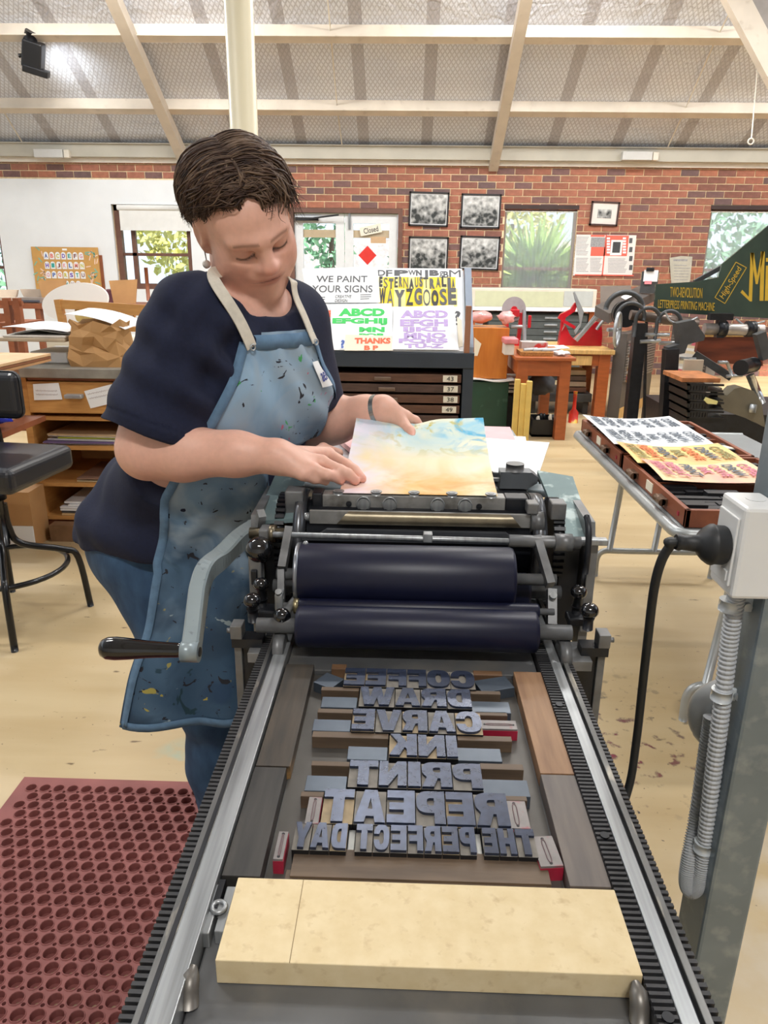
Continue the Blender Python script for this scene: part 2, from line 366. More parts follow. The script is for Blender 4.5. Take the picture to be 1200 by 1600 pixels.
for i,(a,b,z0,z1) in enumerate(cand[:300]):
    k=round(b-a,2),round(z1-z0,3)
    if k not in bmesh_cache:
        q=MB(); w=b-a; h=z1-z0
        q.box((-w/2,0,-h/2),(w/2,.016,h/2)); bmesh_cache[k]=q.mesh('brick',M_brick)
    o=link(bpy.data.objects.new('brick',bmesh_cache[k])); o.parent=wall_back
    o.location=((a+b)/2,random.uniform(-.002,.002),(z0+z1)/2)
B=MB()
for a,b,z0,z1 in cand[300:]: B.box((a,YW+random.uniform(-.002,.002),z0),(b,YW+.016,z1))
B.build('bricks',M_brick_s,wall_back,kind='stuff')
# white rendered panel on the left part of the back wall
B=MB(); wall_boxes(B,PANEL[0],PANEL[1],0,PANEL[3],YW-.035,YW+.012,[W_far,W_l])
B.build('wall_panel_left',M_white,loc=(-5,YW,0),kind='structure')
# side walls
MB().box((-7.7,-4,0),(-7.5,YW+.2,3.2)).build('wall_left',M_white,kind='structure')
MB().box((8.5,-4,0),(8.7,YW+.2,3.2)).build('wall_right',mat('side_brick','8a4c3a',.8,var=.2),kind='structure')

MB().box((-7.7,-4.2,0),(8.7,-4,3.2)).build('wall_front',M_white,kind='structure')
# windows ------------------------------------------------------------
M_glass=glass('pane_glass'); M_alu=mat('door_white','dfe3e6',.4,var=.03)
def window(i,o,fr,mfr,rails=(),mull=(),y=YW+.05,sill=None):
    x0,x1,z0,z1=o; B=MB()
    for a,b in (((x0,z0),(x0+fr,z1)),((x1-fr,z0),(x1,z1)),((x0,z1-fr),(x1,z1)),((x0,z0),(x1,z0+fr))): B.box((a[0],y,a[1]),(b[0],y+.09,b[1]))
    w=B.build('window_%d'%i,mfr,kind='structure')
    for r in rails:
        zz=z0+(z1-z0)*r; MB().box((x0+fr,y+.02,zz-.02),(x1-fr,y+.07,zz+.02)).build('glazing_bar',mfr,w)
    for r in mull:
        xx=x0+(x1-x0)*r; MB().box((xx-.03,y+.02,z0+fr),(xx+.03,y+.07,z1-fr)).build('mullion',mfr,w)
    MB().box((x0+fr,y+.04,z0+fr),(x1-fr,y+.045,z1-fr)).build('pane',M_glass,w)
    return w
M_frbrown=mat('frame_brown','6b4a3e',.5,var=.15)
window(1,W_far,.06,M_frbrown,rails=(.45,))
window(2,W_l,.075,M_frbrown,rails=(.42,),mull=(.22,))
window(3,W_2,.03,M_frbrown,rails=(.26,))
window(4,W_3,.03,M_frbrown,rails=(.24,))
M_lintel=mat('lintel_dark','3a2a28',.6,var=.2)
for k,(o,n) in enumerate(((W_2,1),(W_3,2))):
    MB().box((o[0]-.01,YW-.012,o[3]-.005),(o[1]+.01,YW+.05,o[3]+.045)).build('trim_%d'%n,M_lintel,kind='structure')
# roller blind on the left window
B=MB(); bx0,bx1,bz0,bz1=rect(185,326,300,359,YW-.05)
r=thing('roller_blind','white roller blind pulled a third down the left window','blind',((bx0+bx1)/2,YW-.05,bz0))
M_blind=mat('blind_white','e4e5e2',.7,var=.03)
MB().cyl((bx0,YW-.05,bz1+.01),(bx1,YW-.05,bz1+.01),.035,n=14).build('roller',M_blind,r)
MB().box((bx0+.02,YW-.056,bz0),(bx1-.02,YW-.05,bz1)).build('fabric',M_blind,r)
MB().box((bx0+.02,YW-.062,bz0-.012),(bx1-.02,YW-.046,bz0+.012)).build('bottom_bar',M_blind,r)
# net curtains
def curtain_mat():
    m=bpy.data.materials.new('net_curtain'); m.use_nodes=True; N=m.node_tree.nodes; L=m.node_tree.links; N.remove(N['Principled BSDF'])
    d=N.new('ShaderNodeBsdfTranslucent'); d.inputs[0].default_value=(.92,.94,.95,1); e=N.new('ShaderNodeBsdfDiffuse'); e.inputs[0].default_value=(.9,.92,.93,1)
    t=N.new('ShaderNodeBsdfTransparent'); a=N.new('ShaderNodeMixShader'); a.inputs[0].default_value=.4; L.new(d.outputs[0],a.inputs[1]); L.new(e.outputs[0],a.inputs[2])
    b=N.new('ShaderNodeMixShader'); b.inputs[0].default_value=.62; L.new(a.outputs[0],b.inputs[1]); L.new(t.outputs[0],b.inputs[2]); L.new(b.outputs[0],N['Material Output'].inputs[0]); return m
M_net=curtain_mat()
def curtain(o,label):
    x0,x1,z0,z1=o; c=thing('net_curtain',label,'curtain',((x0+x1)/2,YW+.02,z0),'white net curtains')
    fn=lambda u,v: (x0+.01+(x1-x0-.02)*u, YW+.022+.012*math.sin(u*62+math.sin(v*5))+.006*math.sin(u*23+2), z0+.02+(z1-z0-.05)*v)
    MB().grid(fn,90,6).build('cloth',M_net,c)
    MB().cyl((x0,YW+.03,z1-.035),(x1,YW+.03,z1-.035),.008,n=8).build('rail',M_trim,c)
curtain(W_2,'white net curtain over the window beside the four framed photographs')
curtain(W_3,'white net curtain over the window behind the green painted sign')
# glazed double door
x0,x1,z0,z1=D_; B=MB(); y=YW+.03
for a,b in (((x0-.06,0),(x0,z1+.06)),((x1,0),(x1+.06,z1+.06)),((x0,z1),(x1,z1+.06))): B.box((a[0],YW-.03,a[1]),(b[0],YW+.12,b[1]))
B.build('trim_3',M_frbrown,kind='structure')
xm=(x0+x1)/2-.02
for n,(a,b) in enumerate(((x0,xm),(xm,x1))):
    B=MB(); s=.12
    for p,q in (((a+.004,.01),(a+s,z1-.01)),((b-s,.01),(b-.004,z1-.01)),((a+s,z1-.13),(b-s,z1-.01)),((a+s,.01),(b-s,.35)),((a+s,1.02),(b-s,1.12))): B.box((p[0],y,p[1]),(q[0],y+.05,q[1]))
    d=B.build('door_%d'%(n+1),M_alu,kind='structure')
    MB().box((a+s,y+.02,.35),(b-s,y+.026,z1-.13)).build('pane',M_glass,d)
    MB().box((a+s,y+.03,z1-.31),(b-s,y+.034,z1-.21)).build('frosted_band',mat('tan_band','d8b890',.6,var=.05),d)
    if n==0:
        MB().box((a+.02,YW-.05,z1-.10),(a+.34,YW+.03,z1-.06)).bar((a+.2,YW-.06,z1-.08),(a+.62,YW-.1,z1-.03),.03,.02).build('door_closer',M_black,d)
        MB().cyl((b-.05,YW-.02,1.0),(b-.05,YW-.02,1.25),.012).build('pull_handle',M_black,d)
    else:
        MB().box((a+.055,YW+.0,z1-.2),(a+.085,YW+.03,z1+.0)).build('bolt',mat('zinc','8f9498',.35,.8,var=.1),d)
p=atY(574,399,YW-.0); B=MB(); s=.125
B.prism([(0,-s),(s,0),(0,s),(-s,0)],(p.x,YW+.028,p.z),(1,0,0),(0,0,1),.006)
B.build('warning_diamond',mat('red_vinyl','d8332c',.4,var=.05),label='red diamond sticker on the right glass door leaf',cat='sticker')
q=rect(562,352,596,366); B=MB(); B.box((q[0],YW+.02,q[2]),(q[1],YW+.028,q[3]),rot=(0,-.2,0))
s=B.build('closed_sign',mat('sign_cream','e8e4d4',.5,var=.04),label='small hanging Closed sign on the right glass door',cat='sign')
B=MB(); a=.2; ux=Vector((math.cos(a),0,math.sin(a))); uy=Vector((-math.sin(a),0,math.cos(a)))
B.text('Closed',Vector((q[0]+.06,YW+.0195,(q[2]+q[3])/2-.055)),ux,uy,.2,.07,depth=.001,bold=.01).build('lettering',mat('ink_dark','2c2a2c',.6,var=.05),s)
q=rect(579,370,603,380); MB().box((q[0],YW+.02,q[2]),(q[1],YW+.026,q[3])).build('door_notice',mat('kraft','c8a884',.7,var=.05),label='small brown notice card on the glass door above the red diamond',cat='notice')
# alcove under windows is plain brick

# roof ---------------------------------------------------------------
TA=math.tan(math.radians(29)); CA=math.cos(math.radians(29)); SA=math.sin(math.radians(29))
RZ=2.86
def roofz(Y): return RZ+(YW-Y)*TA
def atRoof(x,y,off=0.0):
    d=ray(x,y); t=(RZ-off+YW*TA-CAMZ)/(d.z+d.y*TA); return CP+d*t
def foil_mat():
    m=bpy.data.materials.new('foil_insulation'); m.use_nodes=True; N=m.node_tree.nodes; L=m.node_tree.links; b=N['Principled BSDF']
    b.inputs['Roughness'].default_value=.45; b.inputs['Metallic'].default_value=.25
    tc=N.new('ShaderNodeTexCoord'); sp=N.new('ShaderNodeSeparateXYZ'); L.new(tc.outputs['Object'],sp.inputs[0])
    def M(op,a,bb=None,c=None):
        n=N.new('ShaderNodeMath'); n.operation=op
        for i,v in enumerate((a,bb,c)):
            if v is None: continue
            if isinstance(v,(int,float)): n.inputs[i].default_value=v
            else: L.new(v,n.inputs[i])
        return n.outputs[0]
    X,Yy=sp.outputs[0],sp.outputs[1]
    def diag(s,cell):
        t=M('ADD',M('DIVIDE',X,cell),M('MULTIPLY',M('DIVIDE',Yy,cell),s)); fr=M('FRACT',t); return M('LESS_THAN',M('ABSOLUTE',M('SUBTRACT',fr,.5)),.16)
    w=M('MAXIMUM',diag(.6,.052),diag(-.6,.052))
    # seam bands every 0.81 m
    fr=M('FRACT',M('DIVIDE',M('ADD',X,.19),.81)); band=M('LESS_THAN',M('ABSOLUTE',M('SUBTRACT',fr,.5)),.085)
    n=N.new('ShaderNodeTexNoise'); n.inputs['Scale'].default_value=1.6; n.inputs['Detail'].default_value=6; L.new(tc.outputs['Object'],n.inputs['Vector'])
    r=N.new('ShaderNodeValToRGB'); r.color_ramp.elements[0].position=.3; r.color_ramp.elements[1].position=.7; r.color_ramp.elements[0].color=sr('dde3f0'); r.color_ramp.elements[1].color=sr('eef2fb'); L.new(n.outputs[0],r.inputs[0])
    m1=N.new('ShaderNodeMixRGB'); L.new(band,m1.inputs[0]); L.new(r.outputs[0],m1.inputs[1]); m1.inputs[2].default_value=sr('bfbfc6')
    m2=N.new('ShaderNodeMixRGB'); L.new(M('MULTIPLY',w,.42),m2.inputs[0]); L.new(m1.outputs[0],m2.inputs[1]); m2.inputs[2].default_value=sr('94949c')
    L.new(m2.outputs[0],b.inputs['Base Color'])
    n2=N.new('ShaderNodeTexNoise'); n2.inputs['Scale'].default_value=5; n2.inputs['Detail'].default_value=5; n2.inputs['Distortion'].default_value=1.2; L.new(tc.outputs['Object'],n2.inputs['Vector'])
    bp=N.new('ShaderNodeBump'); bp.inputs['Strength'].default_value=.6; bp.inputs['Distance'].default_value=.06; L.new(n2.outputs[0],bp.inputs['Height']); L.new(bp.outputs[0],b.inputs['Normal'])
    return m
YR=3.2
B=MB(); SKY=(-1.9,-.05,5.15,6.5)     # roof opening out of view, added for bluish sheen on the type: x0,x1,y0,y1
xs_=[-8,SKY[0],SKY[1],9]; ys_=[YR,SKY[2],SKY[3],YW+.3]
for i_ in range(3):
    for j_ in range(3):
        if i_==1 and j_==1: continue
        a_,b_,c_,d_=xs_[i_],xs_[i_+1],ys_[j_],ys_[j_+1]; B.add([(a_,d_,roofz(d_)),(b_,d_,roofz(d_)),(b_,c_,roofz(c_)),(a_,c_,roofz(c_))],[(0,1,2,3)])
B.add([(-8,YR,roofz(YR)),(9,YR,roofz(YR)),(9,-4.5,roofz(YR)-(YR+4.5)*TA),(-8,-4.5,roofz(YR)-(YR+4.5)*TA)],[(0,1,2,3)])
B.build('ceiling',foil_mat(),loc=(0,YW,RZ),kind='structure')
MB().add([(SKY[0],SKY[3],roofz(SKY[3])+.03),(SKY[1],SKY[3],roofz(SKY[3])+.03),(SKY[1],SKY[2],roofz(SKY[2])+.03),(SKY[0],SKY[2],roofz(SKY[2])+.03)],[(0,1,2,3)]).build('window_5',M_glass,kind='structure')  # pane over the added roof opening
def rp(x,Y,d): # point at depth d under the roof plane
    return Vector((x,Y-d*SA*0,roofz(Y)-d/CA))
for k,(py,h) in enumerate(((48,.115),(164,.115))):
    c=atRoof(600,py+2,off=.05); Yp=c.y
    MB().obox((.5,Yp,roofz(Yp)-.07),(8.2,0,0),(0,.035*CA,-.035*SA),(0,.07*SA*.3,.065)).obox((.5,Yp-.03,roofz(Yp)-.125),(8.2,0,0),(0,.05,-.02),(0,.0,.006)).build('roof_purlin',M_steel,label=('long cream steel purlin, the upper one under the foil roof','long cream steel purlin, the lower one nearer the brick wall')[k],cat='beam',group='roof purlins')
# rafters
for xa,ya,lab in ((288,236,'cream steel rafter running down behind the woman\'s head'),(771,262,'cream steel rafter ending above the four framed photographs')):
    p=atY(xa,ya,YW-.05); X=p.x
    a=Vector((X,YW-.02,roofz(YW)-.19)); b=Vector((X,3.3,roofz(3.3)-.19))
    MB().bar(a,b,.12,.13,up=(0,SA,CA)).build('roof_rafter',M_steel,label=lab,cat='beam',group='roof rafters')
a=atY(1118,-60,7.4); b=atY(1240,170,7.4)
MB().bar(a,b,.17,.1,up=(0,-1,0)).build('diagonal_brace',M_steel,label='thick cream diagonal beam at the upper right corner',cat='beam')
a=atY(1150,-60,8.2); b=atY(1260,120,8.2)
MB().bar(a,b,.2,.1,up=(0,-1,0)).build('diagonal_brace',mat('beam_grey','8b8580',.6,var=.1),label='grey diagonal beam behind the thick one at the upper right corner',cat='beam')  # even grey, darker than the cream beam in front
# eaves beam and white trim over the wall
z0=atY(600,250,YW-.08).z
MB().box((-7.5,YW-.16,z0),(8.5,YW,z0+.15)).box((-7.5,YW-.19,z0+.15),(8.5,YW,z0+.165)).build('eaves_beam',mat('eaves_grey','b9b5a8',.5,var=.08,scale=3),label='long grey-cream eaves beam running along the top of the brick wall',cat='beam')
MB().box((-7.5,YW-.06,z0-.055),(8.5,YW+.0,z0)).build('trim_4',mat('trim_white','ece7dd',.5,var=.04),kind='structure')
for x,lab in ((77,'grey emergency light box on the eaves beam above the white wall'),(995,'grey emergency light box on the eaves beam above the red brick')):
    p=atY(x,240 if x<500 else 244,YW-.2); t=thing('emergency_light',lab,'light',(p.x,YW-.2,p.z-.05),'emergency light boxes')
    MB().box((p.x-.19,YW-.24,p.z-.05),(p.x+.19,YW-.16,p.z+.05),bev=.006).build('housing',mat('light_grey','c9c9c6',.4,var=.03),t)
    MB().box((p.x+.20,YW-.23,p.z-.05),(p.x+.27,YW-.16,p.z+.045),bev=.006).build('end_box',M_trim,t)
# conduits and cords under the roof
def cord(pts,r,name,label,cat,m):
    MB().tube(pts,r,8).build(name,m,label=label,cat=cat)
cord([atRoof(505,-60,.06),atRoof(512,0,.06),atRoof(527,170,.06),atRoof(537,246,.06)],.008,'conduit','thin pale conduit down the roof above the glass doors','conduit',M_trim)
cord([atRoof(1160,-20,.06),atRoof(1117,65,.06),atRoof(1070,172,.06),atRoof(1036,246,.06)],.008,'conduit','thin pale conduit down the roof near the right emergency light','conduit',M_trim)
cord([atRoof(-20,140,.06),atRoof(8,178,.06),atRoof(49,246,.06)],.008,'conduit','thin pale conduit down the roof at the far left','conduit',M_trim)
t=thing('pull_cord','white pull cord with a ring hanging at the right under the roof','cord',tuple(atY(1173,222,7.6)))
a=atY(1188,60,7.6); b=atY(1174,216,7.6)
MB().tube([a,(a+b)/2,b],.006,8).build('string',M_trim,t)
c=atY(1173,221,7.6); MB().tube([c+Vector((math.cos(k*math.pi/6)*.025,0,math.sin(k*math.pi/6)*.025)) for k in range(12)],.007,8,closed=True).build('ring',M_trim,t)
# black flood lamp on the upper purlin
c=atY(52,84,9.0); t=thing('flood_lamp','black flood lamp clamped under the roof at the upper left, lighting the foil','lamp',tuple(c))
MB().box((c.x-.1,c.y-.09,c.z-.14),(c.x+.1,c.y+.09,c.z+.12),rot=(.3,.25,.2),bev=.015).build('housing',M_black,t)
MB().cyl((c.x-.02,c.y,c.z+.1),(c.x+.03,c.y-.05,c.z+.2),.075,.06,n=18).build('bracket_knob',M_black,t)
MB().box((c.x-.12,c.y-.06,c.z-.2),(c.x+.14,c.y+.06,c.z-.13),rot=(.3,.25,.2),bev=.01).build('lamp_front',M_black,t)
MB().cyl((c.x-.16,c.y,c.z-.02),(c.x-.09,c.y,c.z-.01),.02,n=10).build('side_knob',M_black,t)
l=bpy.data.lights.new('flood_lamp_light','SPOT'); l.energy=60; l.spot_size=1.7; l.spot_blend=1; l.color=(.92,.97,1); l.shadow_soft_size=.05
lo=link(bpy.data.objects.new('flood_lamp_light',l)); lo.location=c+Vector((.1,.05,-.2)); tg=atRoof(110,100)-lo.location; lo.rotation_euler=tg.to_track_quat('-Z','Y').to_euler()
# round cream column
cc=atY(377,105,4.0); t=thing('round_column','tall round cream steel column rising behind the woman','column',(cc.x+.03,4.0,0))
M_cream=mat('column_cream','d6cdb0',.4,var=.06,scale=3,stretch=(1,1,.1),coat=.4)
x=cc.x+.0; MB().cyl((x,4,0),(x,4,roofz(4)),.068,n=36).build('shaft',M_cream,t); MB().box((x-.12,3.88,0),(x+.12,4.12,.02)).build('base_plate',M_cream,t)

# outside: courtyard, garden wall and planting ------------------------
M_paving=mat('paving','b9c4c6',.8,var=.1)
MB().box((-14,YW+.2,-.12),(14,26,-.02)).build('courtyard_ground',M_paving,kind='structure',loc=(0,18,0))
MB().box((-3.2,16.2,0),(3.6,16.4,1.95)).build('courtyard_wall',mat('court_brick','d4c2c0',.8,var=.2,scale=14),label='pale brick courtyard wall seen through the glass doors',cat='wall')
MB().box((-2.9,14.0,0),(1.0,14.6,.95)).build('courtyard_planter',mat('planter_teal','b4ecec',.6,var=.08),label='pale turquoise planter box outside the glass doors',cat='planter')
def leaf_mat(n,c,c2):
    m=mat(n,c,.5,var=.3,scale=3,col2=c2); b=m.node_tree.nodes['Principled BSDF']; b.inputs['Transmission Weight'].default_value=0; b.inputs['Subsurface Weight'].default_value=0; return m
G1=leaf_mat('leaf_bright','6f9a3c','c4dc78'); G2=leaf_mat('leaf_teal','3f7a58','9fd0a4'); G3=leaf_mat('leaf_yellow','b8b448','eeeaa0')
M_bark=mat('bark','6a5244',.9,var=.2)
def bush(name,label,c,r,m,n,ls,trunk=.8,spiky=False):
    t=thing(name,label,'tree',(c[0],c[1],0),'trees and shrubs outside the windows'); B=MB(); rs=np.random.RandomState(int(abs(c[0]*37+c[1]*11)))
    for i in range(n):
        d=rs.normal(size=3); d/=np.linalg.norm(d)
        if spiky:
            p=Vector(c); e=p+Vector(d)*r*rs.uniform(.6,1); s=Vector(np.cross(d,rs.normal(size=3))).normalized()*ls*.16
            B.add([p-s,p+s,(p+e)/2+s,e,(p+e)/2-s],[(0,1,2,3,4)])
        else:
            p=Vector(c)+Vector((d[0]*r[0],d[1]*r[1],d[2]*r[2]))*rs.uniform(.35,1)**.6
            a=Vector(rs.normal(size=3)).normalized()*ls; b=a.cross(Vector(rs.normal(size=3))).normalized()*ls*.45
            B.add([p-a,p+b,p+a,p-b],[(0,1,2,3)])
    B.build('foliage',m,t); MB().tube([(c[0],c[1],-.02),(c[0]+.05,c[1],c[2])],[.07,.04],8).build('trunk',M_bark,t)
bush('garden_tree','leafy yellow-green tree outside the left window',(-3.7,13.4,2.0),(1.0,.7,1.0),G3,900,.10)
bush('garden_tree','dark leafy shrub low outside the left window',(-3.0,11.8,.8),(.7,.45,.6),G1,700,.08)
bush('garden_tree','leafy tree at the far left window edge',(-6.6,13.2,1.7),(1.2,.7,1.3),G2,700,.10)
bush('garden_tree','green hanging branches outside the glass doors',(-1.35,13.4,1.9),(.45,.4,.7),G2,300,.09)
bush('garden_tree','pale shrub beyond the right glass door leaf',(.2,15.2,1.4),(.6,.4,.5),G2,300,.10)
bush('cordyline_plant','spiky green cordyline plant outside the curtained middle window',(2.0,12.3,1.25),1.15,G1,520,.28,spiky=True)
bush('garden_tree','yellow-green tree top behind the spiky plant',(1.9,14.9,2.2),(1.0,.5,.8),G3,600,.10)
bush('garden_tree','teal shrub outside the far right window',(5.2,13.2,1.5),(1.2,.6,1.2),G2,800,.10)
# ================================================================== proof press
M_iron=mat('press_iron','717273',.42,.35,var=.3,scale=25,rvar=.12,dirt='6e6a64',dscale=30,dlo=.55,dhi=.8)
M_irond=mat('press_iron_dark','1d1f24',.4,.2,var=.3,scale=25,rvar=.1)
M_bear=mat('bearer_steel','9a9d9f',.34,.6,var=.2,scale=8,stretch=(20,.6,1),rvar=.1)
M_ledge=mat('rail_ledge','6f6f6e',.4,.8,var=.25,scale=20,stretch=(3,.6,1),dirt='b9b2a4',dscale=30,dlo=.58,dhi=.75)
M_bed=mat('bed_steel','6a6b6c',.42,.45,var=.25,scale=9,rvar=.15,dirt='837f78',dscale=14,dlo=.5,dhi=.8)
M_blackiron=mat('black_enamel','101216',.22,.2,var=.15,coat=.4)
M_roller=mat('ink_roller_rubber','10132a',.40,0,var=.08,scale=30,spec=.35)
M_paintgrey=mat('grey_enamel','94a5a8',.4,.1,var=.08,scale=10,dirt='c5d0d0',dscale=25,dlo=.6,dhi=.75)
M_crank=mat('crank_enamel','8d999d',.35,.2,var=.08,scale=14,dirt='4b5054',dscale=35,dlo=.66,dhi=.72)
M_brassd=mat('dull_brass','7a715f',.35,.85,var=.2,scale=30)
M_knob=mat('knob_bakelite','0b0c0f',.10,0,var=.05,coat=.6)
M_cover=mat('cover_enamel','7f9496',.3,.3,var=.12,scale=14,dirt='c2d2d2',dscale=30,dlo=.56,dhi=.66)
M_rackd=mat('rack_iron','343436',.5,.2,var=.25,scale=30)
press=thing('proof_press','black and grey iron hand-cranked cylinder proof press carrying a bed of wood type','printing press',(.027,.95,0))
BZ,TZ=.857,.880           # bed and type-high planes
Y0,Y1=.20,1.72
bed=MB().box((-.158,Y0,BZ-.05),(.194,Y1,BZ),bev=.002).build('bed',M_bed,press)
MB().box((-.158,Y0+.11,BZ),(.176,Y0+.118,BZ+.0006)).build('bed_seam',M_irond,bed)
for x,y in ((300,1535),(995,1560)):
    p=atZ(x,y,BZ+.012); p.y-=.005; MB().tube([(p.x,p.y-.006,BZ+.002),(p.x,p.y-.002,BZ+.014),(p.x,p.y+.004,BZ+.019),(p.x,p.y+.012,BZ+.020)],[.0075,.0075,.007,.003],14).build('stop_peg',mat('worn_steel','77736d',.4,.6,var=.2),bed)
p=atZ(342,1420,.872)
MB().box((p.x-.012,p.y-.026,BZ),(p.x-.002,p.y+.026,.873),bev=.001).build('lockup_bar',M_bear,bed)
MB().box((p.x+.001,p.y-.022,BZ),(p.x+.0095,p.y+.026,.871),bev=.001).build('lockup_bar',M_bear,bed)
b_=MB().tube([(p.x+math.cos(k*math.pi/8)*.0058,p.y+math.sin(k*math.pi/8)*.0058,.874) for k in range(16)],.0022,8,closed=True).cyl((p.x,p.y,.866),(p.x,p.y,.873),.004).build('lockup_bolt',M_bear,bed)
MB().box((-.158,.494,BZ),(-.1525,.525,.874)).build('side_clamp',M_irond,bed)
def rack(x0,x1,z,y0,y1,pitch,tooth,h,name,mt):
    B=MB(); B.box((x0,y0,z-.03),(x1,y1,z-h)); y=y0
    while y<y1-tooth: B.box((x0,y,z-h-.001),(x1,y+tooth,z)); y+=pitch
    return B.build(name,mt,press)
MB().box((-.178,Y0,BZ-.05),(-.159,Y1,TZ),bev=.0008).build('bearer_rail',M_bear,press)
MB().box((-.189,Y0,BZ-.05),(-.1782,Y1,TZ-.0015),bev=.0008).build('rail_ledge',M_ledge,press)
MB().box((-.1835,Y0,TZ-.001),(-.1795,Y1,TZ-.0005)).build('oil_groove',M_irond,press)
rack(-.2005,-.1892,TZ-.004,Y0,Y1,.0066,.0036,.005,'gear_rack',M_rackd)
rack(.1945,.2105,TZ-.001,Y0,Y1,.0062,.0030,.004,'gear_rack',M_rackd)
MB().box((.211,Y0,BZ-.05),(.2245,Y1,TZ),bev=.0008).build('bearer_rail',M_bear,press)
MB().box((.2245,Y0,BZ-.05),(.2288,Y1,TZ-.007)).build('oil_groove',M_irond,press)
MB().box((.2288,Y0,BZ-.05),(.2355,Y1,TZ-.001),bev=.0008).build('rail_ledge',M_ledge,press)
rack(.2357,.2435,TZ-.005,Y0,Y1,.0069,.0038,.005,'gear_rack',M_rackd)
for x,y in ((881,1101),(945,1305),(1052,1590)):
    p=atZ(x,y,TZ); MB().cyl((.2025,p.y,TZ-.004),(.2025,p.y,TZ+.0006),.0045,n=12).build('rack_screw',M_irond,press)
# stand
MB().box((-.13,.32,.10),(.19,1.62,BZ-.05),bev=.01).build('cabinet_base',mat('base_green_grey','5c6668',.5,.1,var=.1),press)
MB().box((-.16,.28,0),(.22,1.66,.10),bev=.01).build('plinth',M_irond,press)

# carriage: side frames
for s,x0,x1 in ((-1,-.243,-.229),(1,.293,.307)):
    MB().prism([(1.10,.80),(1.34,.80),(1.34,1.00),(1.27,1.025),(1.12,1.02),(1.10,.97)],(x0,0,0),(0,1,0),(0,0,1),x1-x0).build('side_frame',M_iron,press)
    xi=-.229 if s<0 else .293
    MB().box((xi-.006*s-(.03 if s>0 else 0),1.12,.80),(xi-.006*s+(.03 if s<0 else 0),1.3,.99)).build('frame_web',M_irond,press)
# enamel covers above the gears
MB().add([(-.24,1.13,1.006),(-.176,1.13,1.012),(-.176,1.33,1.048),(-.232,1.33,1.045),(-.24,1.13,1.000),(-.176,1.13,1.005),(-.176,1.33,1.040),(-.232,1.33,1.038)],[(0,1,2,3),(7,6,5,4),(0,4,5,1),(1,5,6,2),(2,6,7,3),(3,7,4,0)]).build('gear_cover',M_cover,press)
MB().add([(.262,1.115,.992),(.307,1.115,.992),(.307,1.30,1.045),(.246,1.32,1.05),(.262,1.115,.986),(.307,1.115,.986),(.307,1.30,1.038),(.246,1.32,1.043)],[(0,1,2,3),(7,6,5,4),(0,4,5,1),(1,5,6,2),(2,6,7,3),(3,7,4,0)]).build('gear_cover',M_cover,press)
MB().box((-.193,1.15,1.0),(-.163,1.185,1.052),bev=.003).build('cover_hinge_block',M_iron,press)
MB().box((.238,1.13,1.018),(.262,1.16,1.046),bev=.002).build('cover_hinge_block',M_iron,press)
# impression cylinder with end rings, gears, gripper bar
CY,CZ,CR=1.185,.962,.080
cyl=MB().cyl((-.155,CY,CZ),(.208,CY,CZ),.068,n=48).build('impression_cylinder',M_irond,press)
for a,b in ((-.176,-.156),(.209,.232)):
    B=MB(); B.cyl((a,CY,CZ),(b,CY,CZ),CR,n=64); B.cyl((a+.003,CY,CZ),(b-.003,CY,CZ),CR+.0012,n=64)
    B.build('cylinder_ring',mat('ring_steel','6c6e72',.3,.8,var=.15),cyl)
def gear(x0,x1,r,n,name):
    B=MB(); B.cyl((x0,CY,CZ),(x1,CY,CZ),r,n=48)
    for k in range(n):
        a=2*math.pi*k/n; c=(((x0+x1)/2),CY+math.cos(a)*r,CZ+math.sin(a)*r)
        B.obox(c,((x1-x0)/2,0,0),(0,-math.sin(a)*.003,math.cos(a)*.003),(0,math.cos(a)*.005,math.sin(a)*.005))
    return B.build(name,M_irond,press)
gear(-.207,-.192,.070,40,'drive_gear'); gear(.244,.262,.070,40,'drive_gear')
M_grip=mat('gripper_steel','8c8b88',.4,.3,var=.2,scale=30,dirt='5a5752',dscale=25,dlo=.5,dhi=.7)
gb=MB().box((-.132,1.158,1.016),(.168,1.186,1.045),bev=.0015).build('gripper_bar',M_grip,press)
for k,x in enumerate((405+1195,)): pass
for px in (568,609,684,727):
    p=atY(px,783,1.155); MB().tube([(p.x+math.cos(q*math.pi/9)*.0108,1.156,1.031+math.sin(q*math.pi/9)*.0118) for q in range(18)],.0016,8,closed=True).cyl((p.x,1.159,1.031),(p.x,1.153,1.031),.0098).build('gripper_disc',M_bear,gb)
for px in (529,588,647,706,767):
    p=atY(px,770,1.168); MB().cyl((p.x,1.166,1.044),(p.x,1.166,1.050),.0095,n=20).cyl((p.x,1.166,1.049),(p.x,1.166,1.0508),.0055,n=14).build('gripper_knob',M_bear,gb)
for px in (545,749):
    p=atY(px,785,1.157); MB().cyl((p.x,1.159,1.030),(p.x,1.1555,1.030),.0048,n=14).box((p.x-.004,1.1548,1.0295),(p.x+.004,1.1556,1.0305)).build('screw',M_irond,gb)
MB().box((.008,1.150,1.0185),(.048,1.158,1.0205)).build('gripper_tab',M_bear,gb)
MB().box((-.149,1.158,1.010),(-.132,1.19,1.047),bev=.002).build('bar_end_block',M_irond,press)
MB().box((.168,1.158,1.010),(.205,1.19,1.045),bev=.002).build('bar_end_block',M_irond,press)
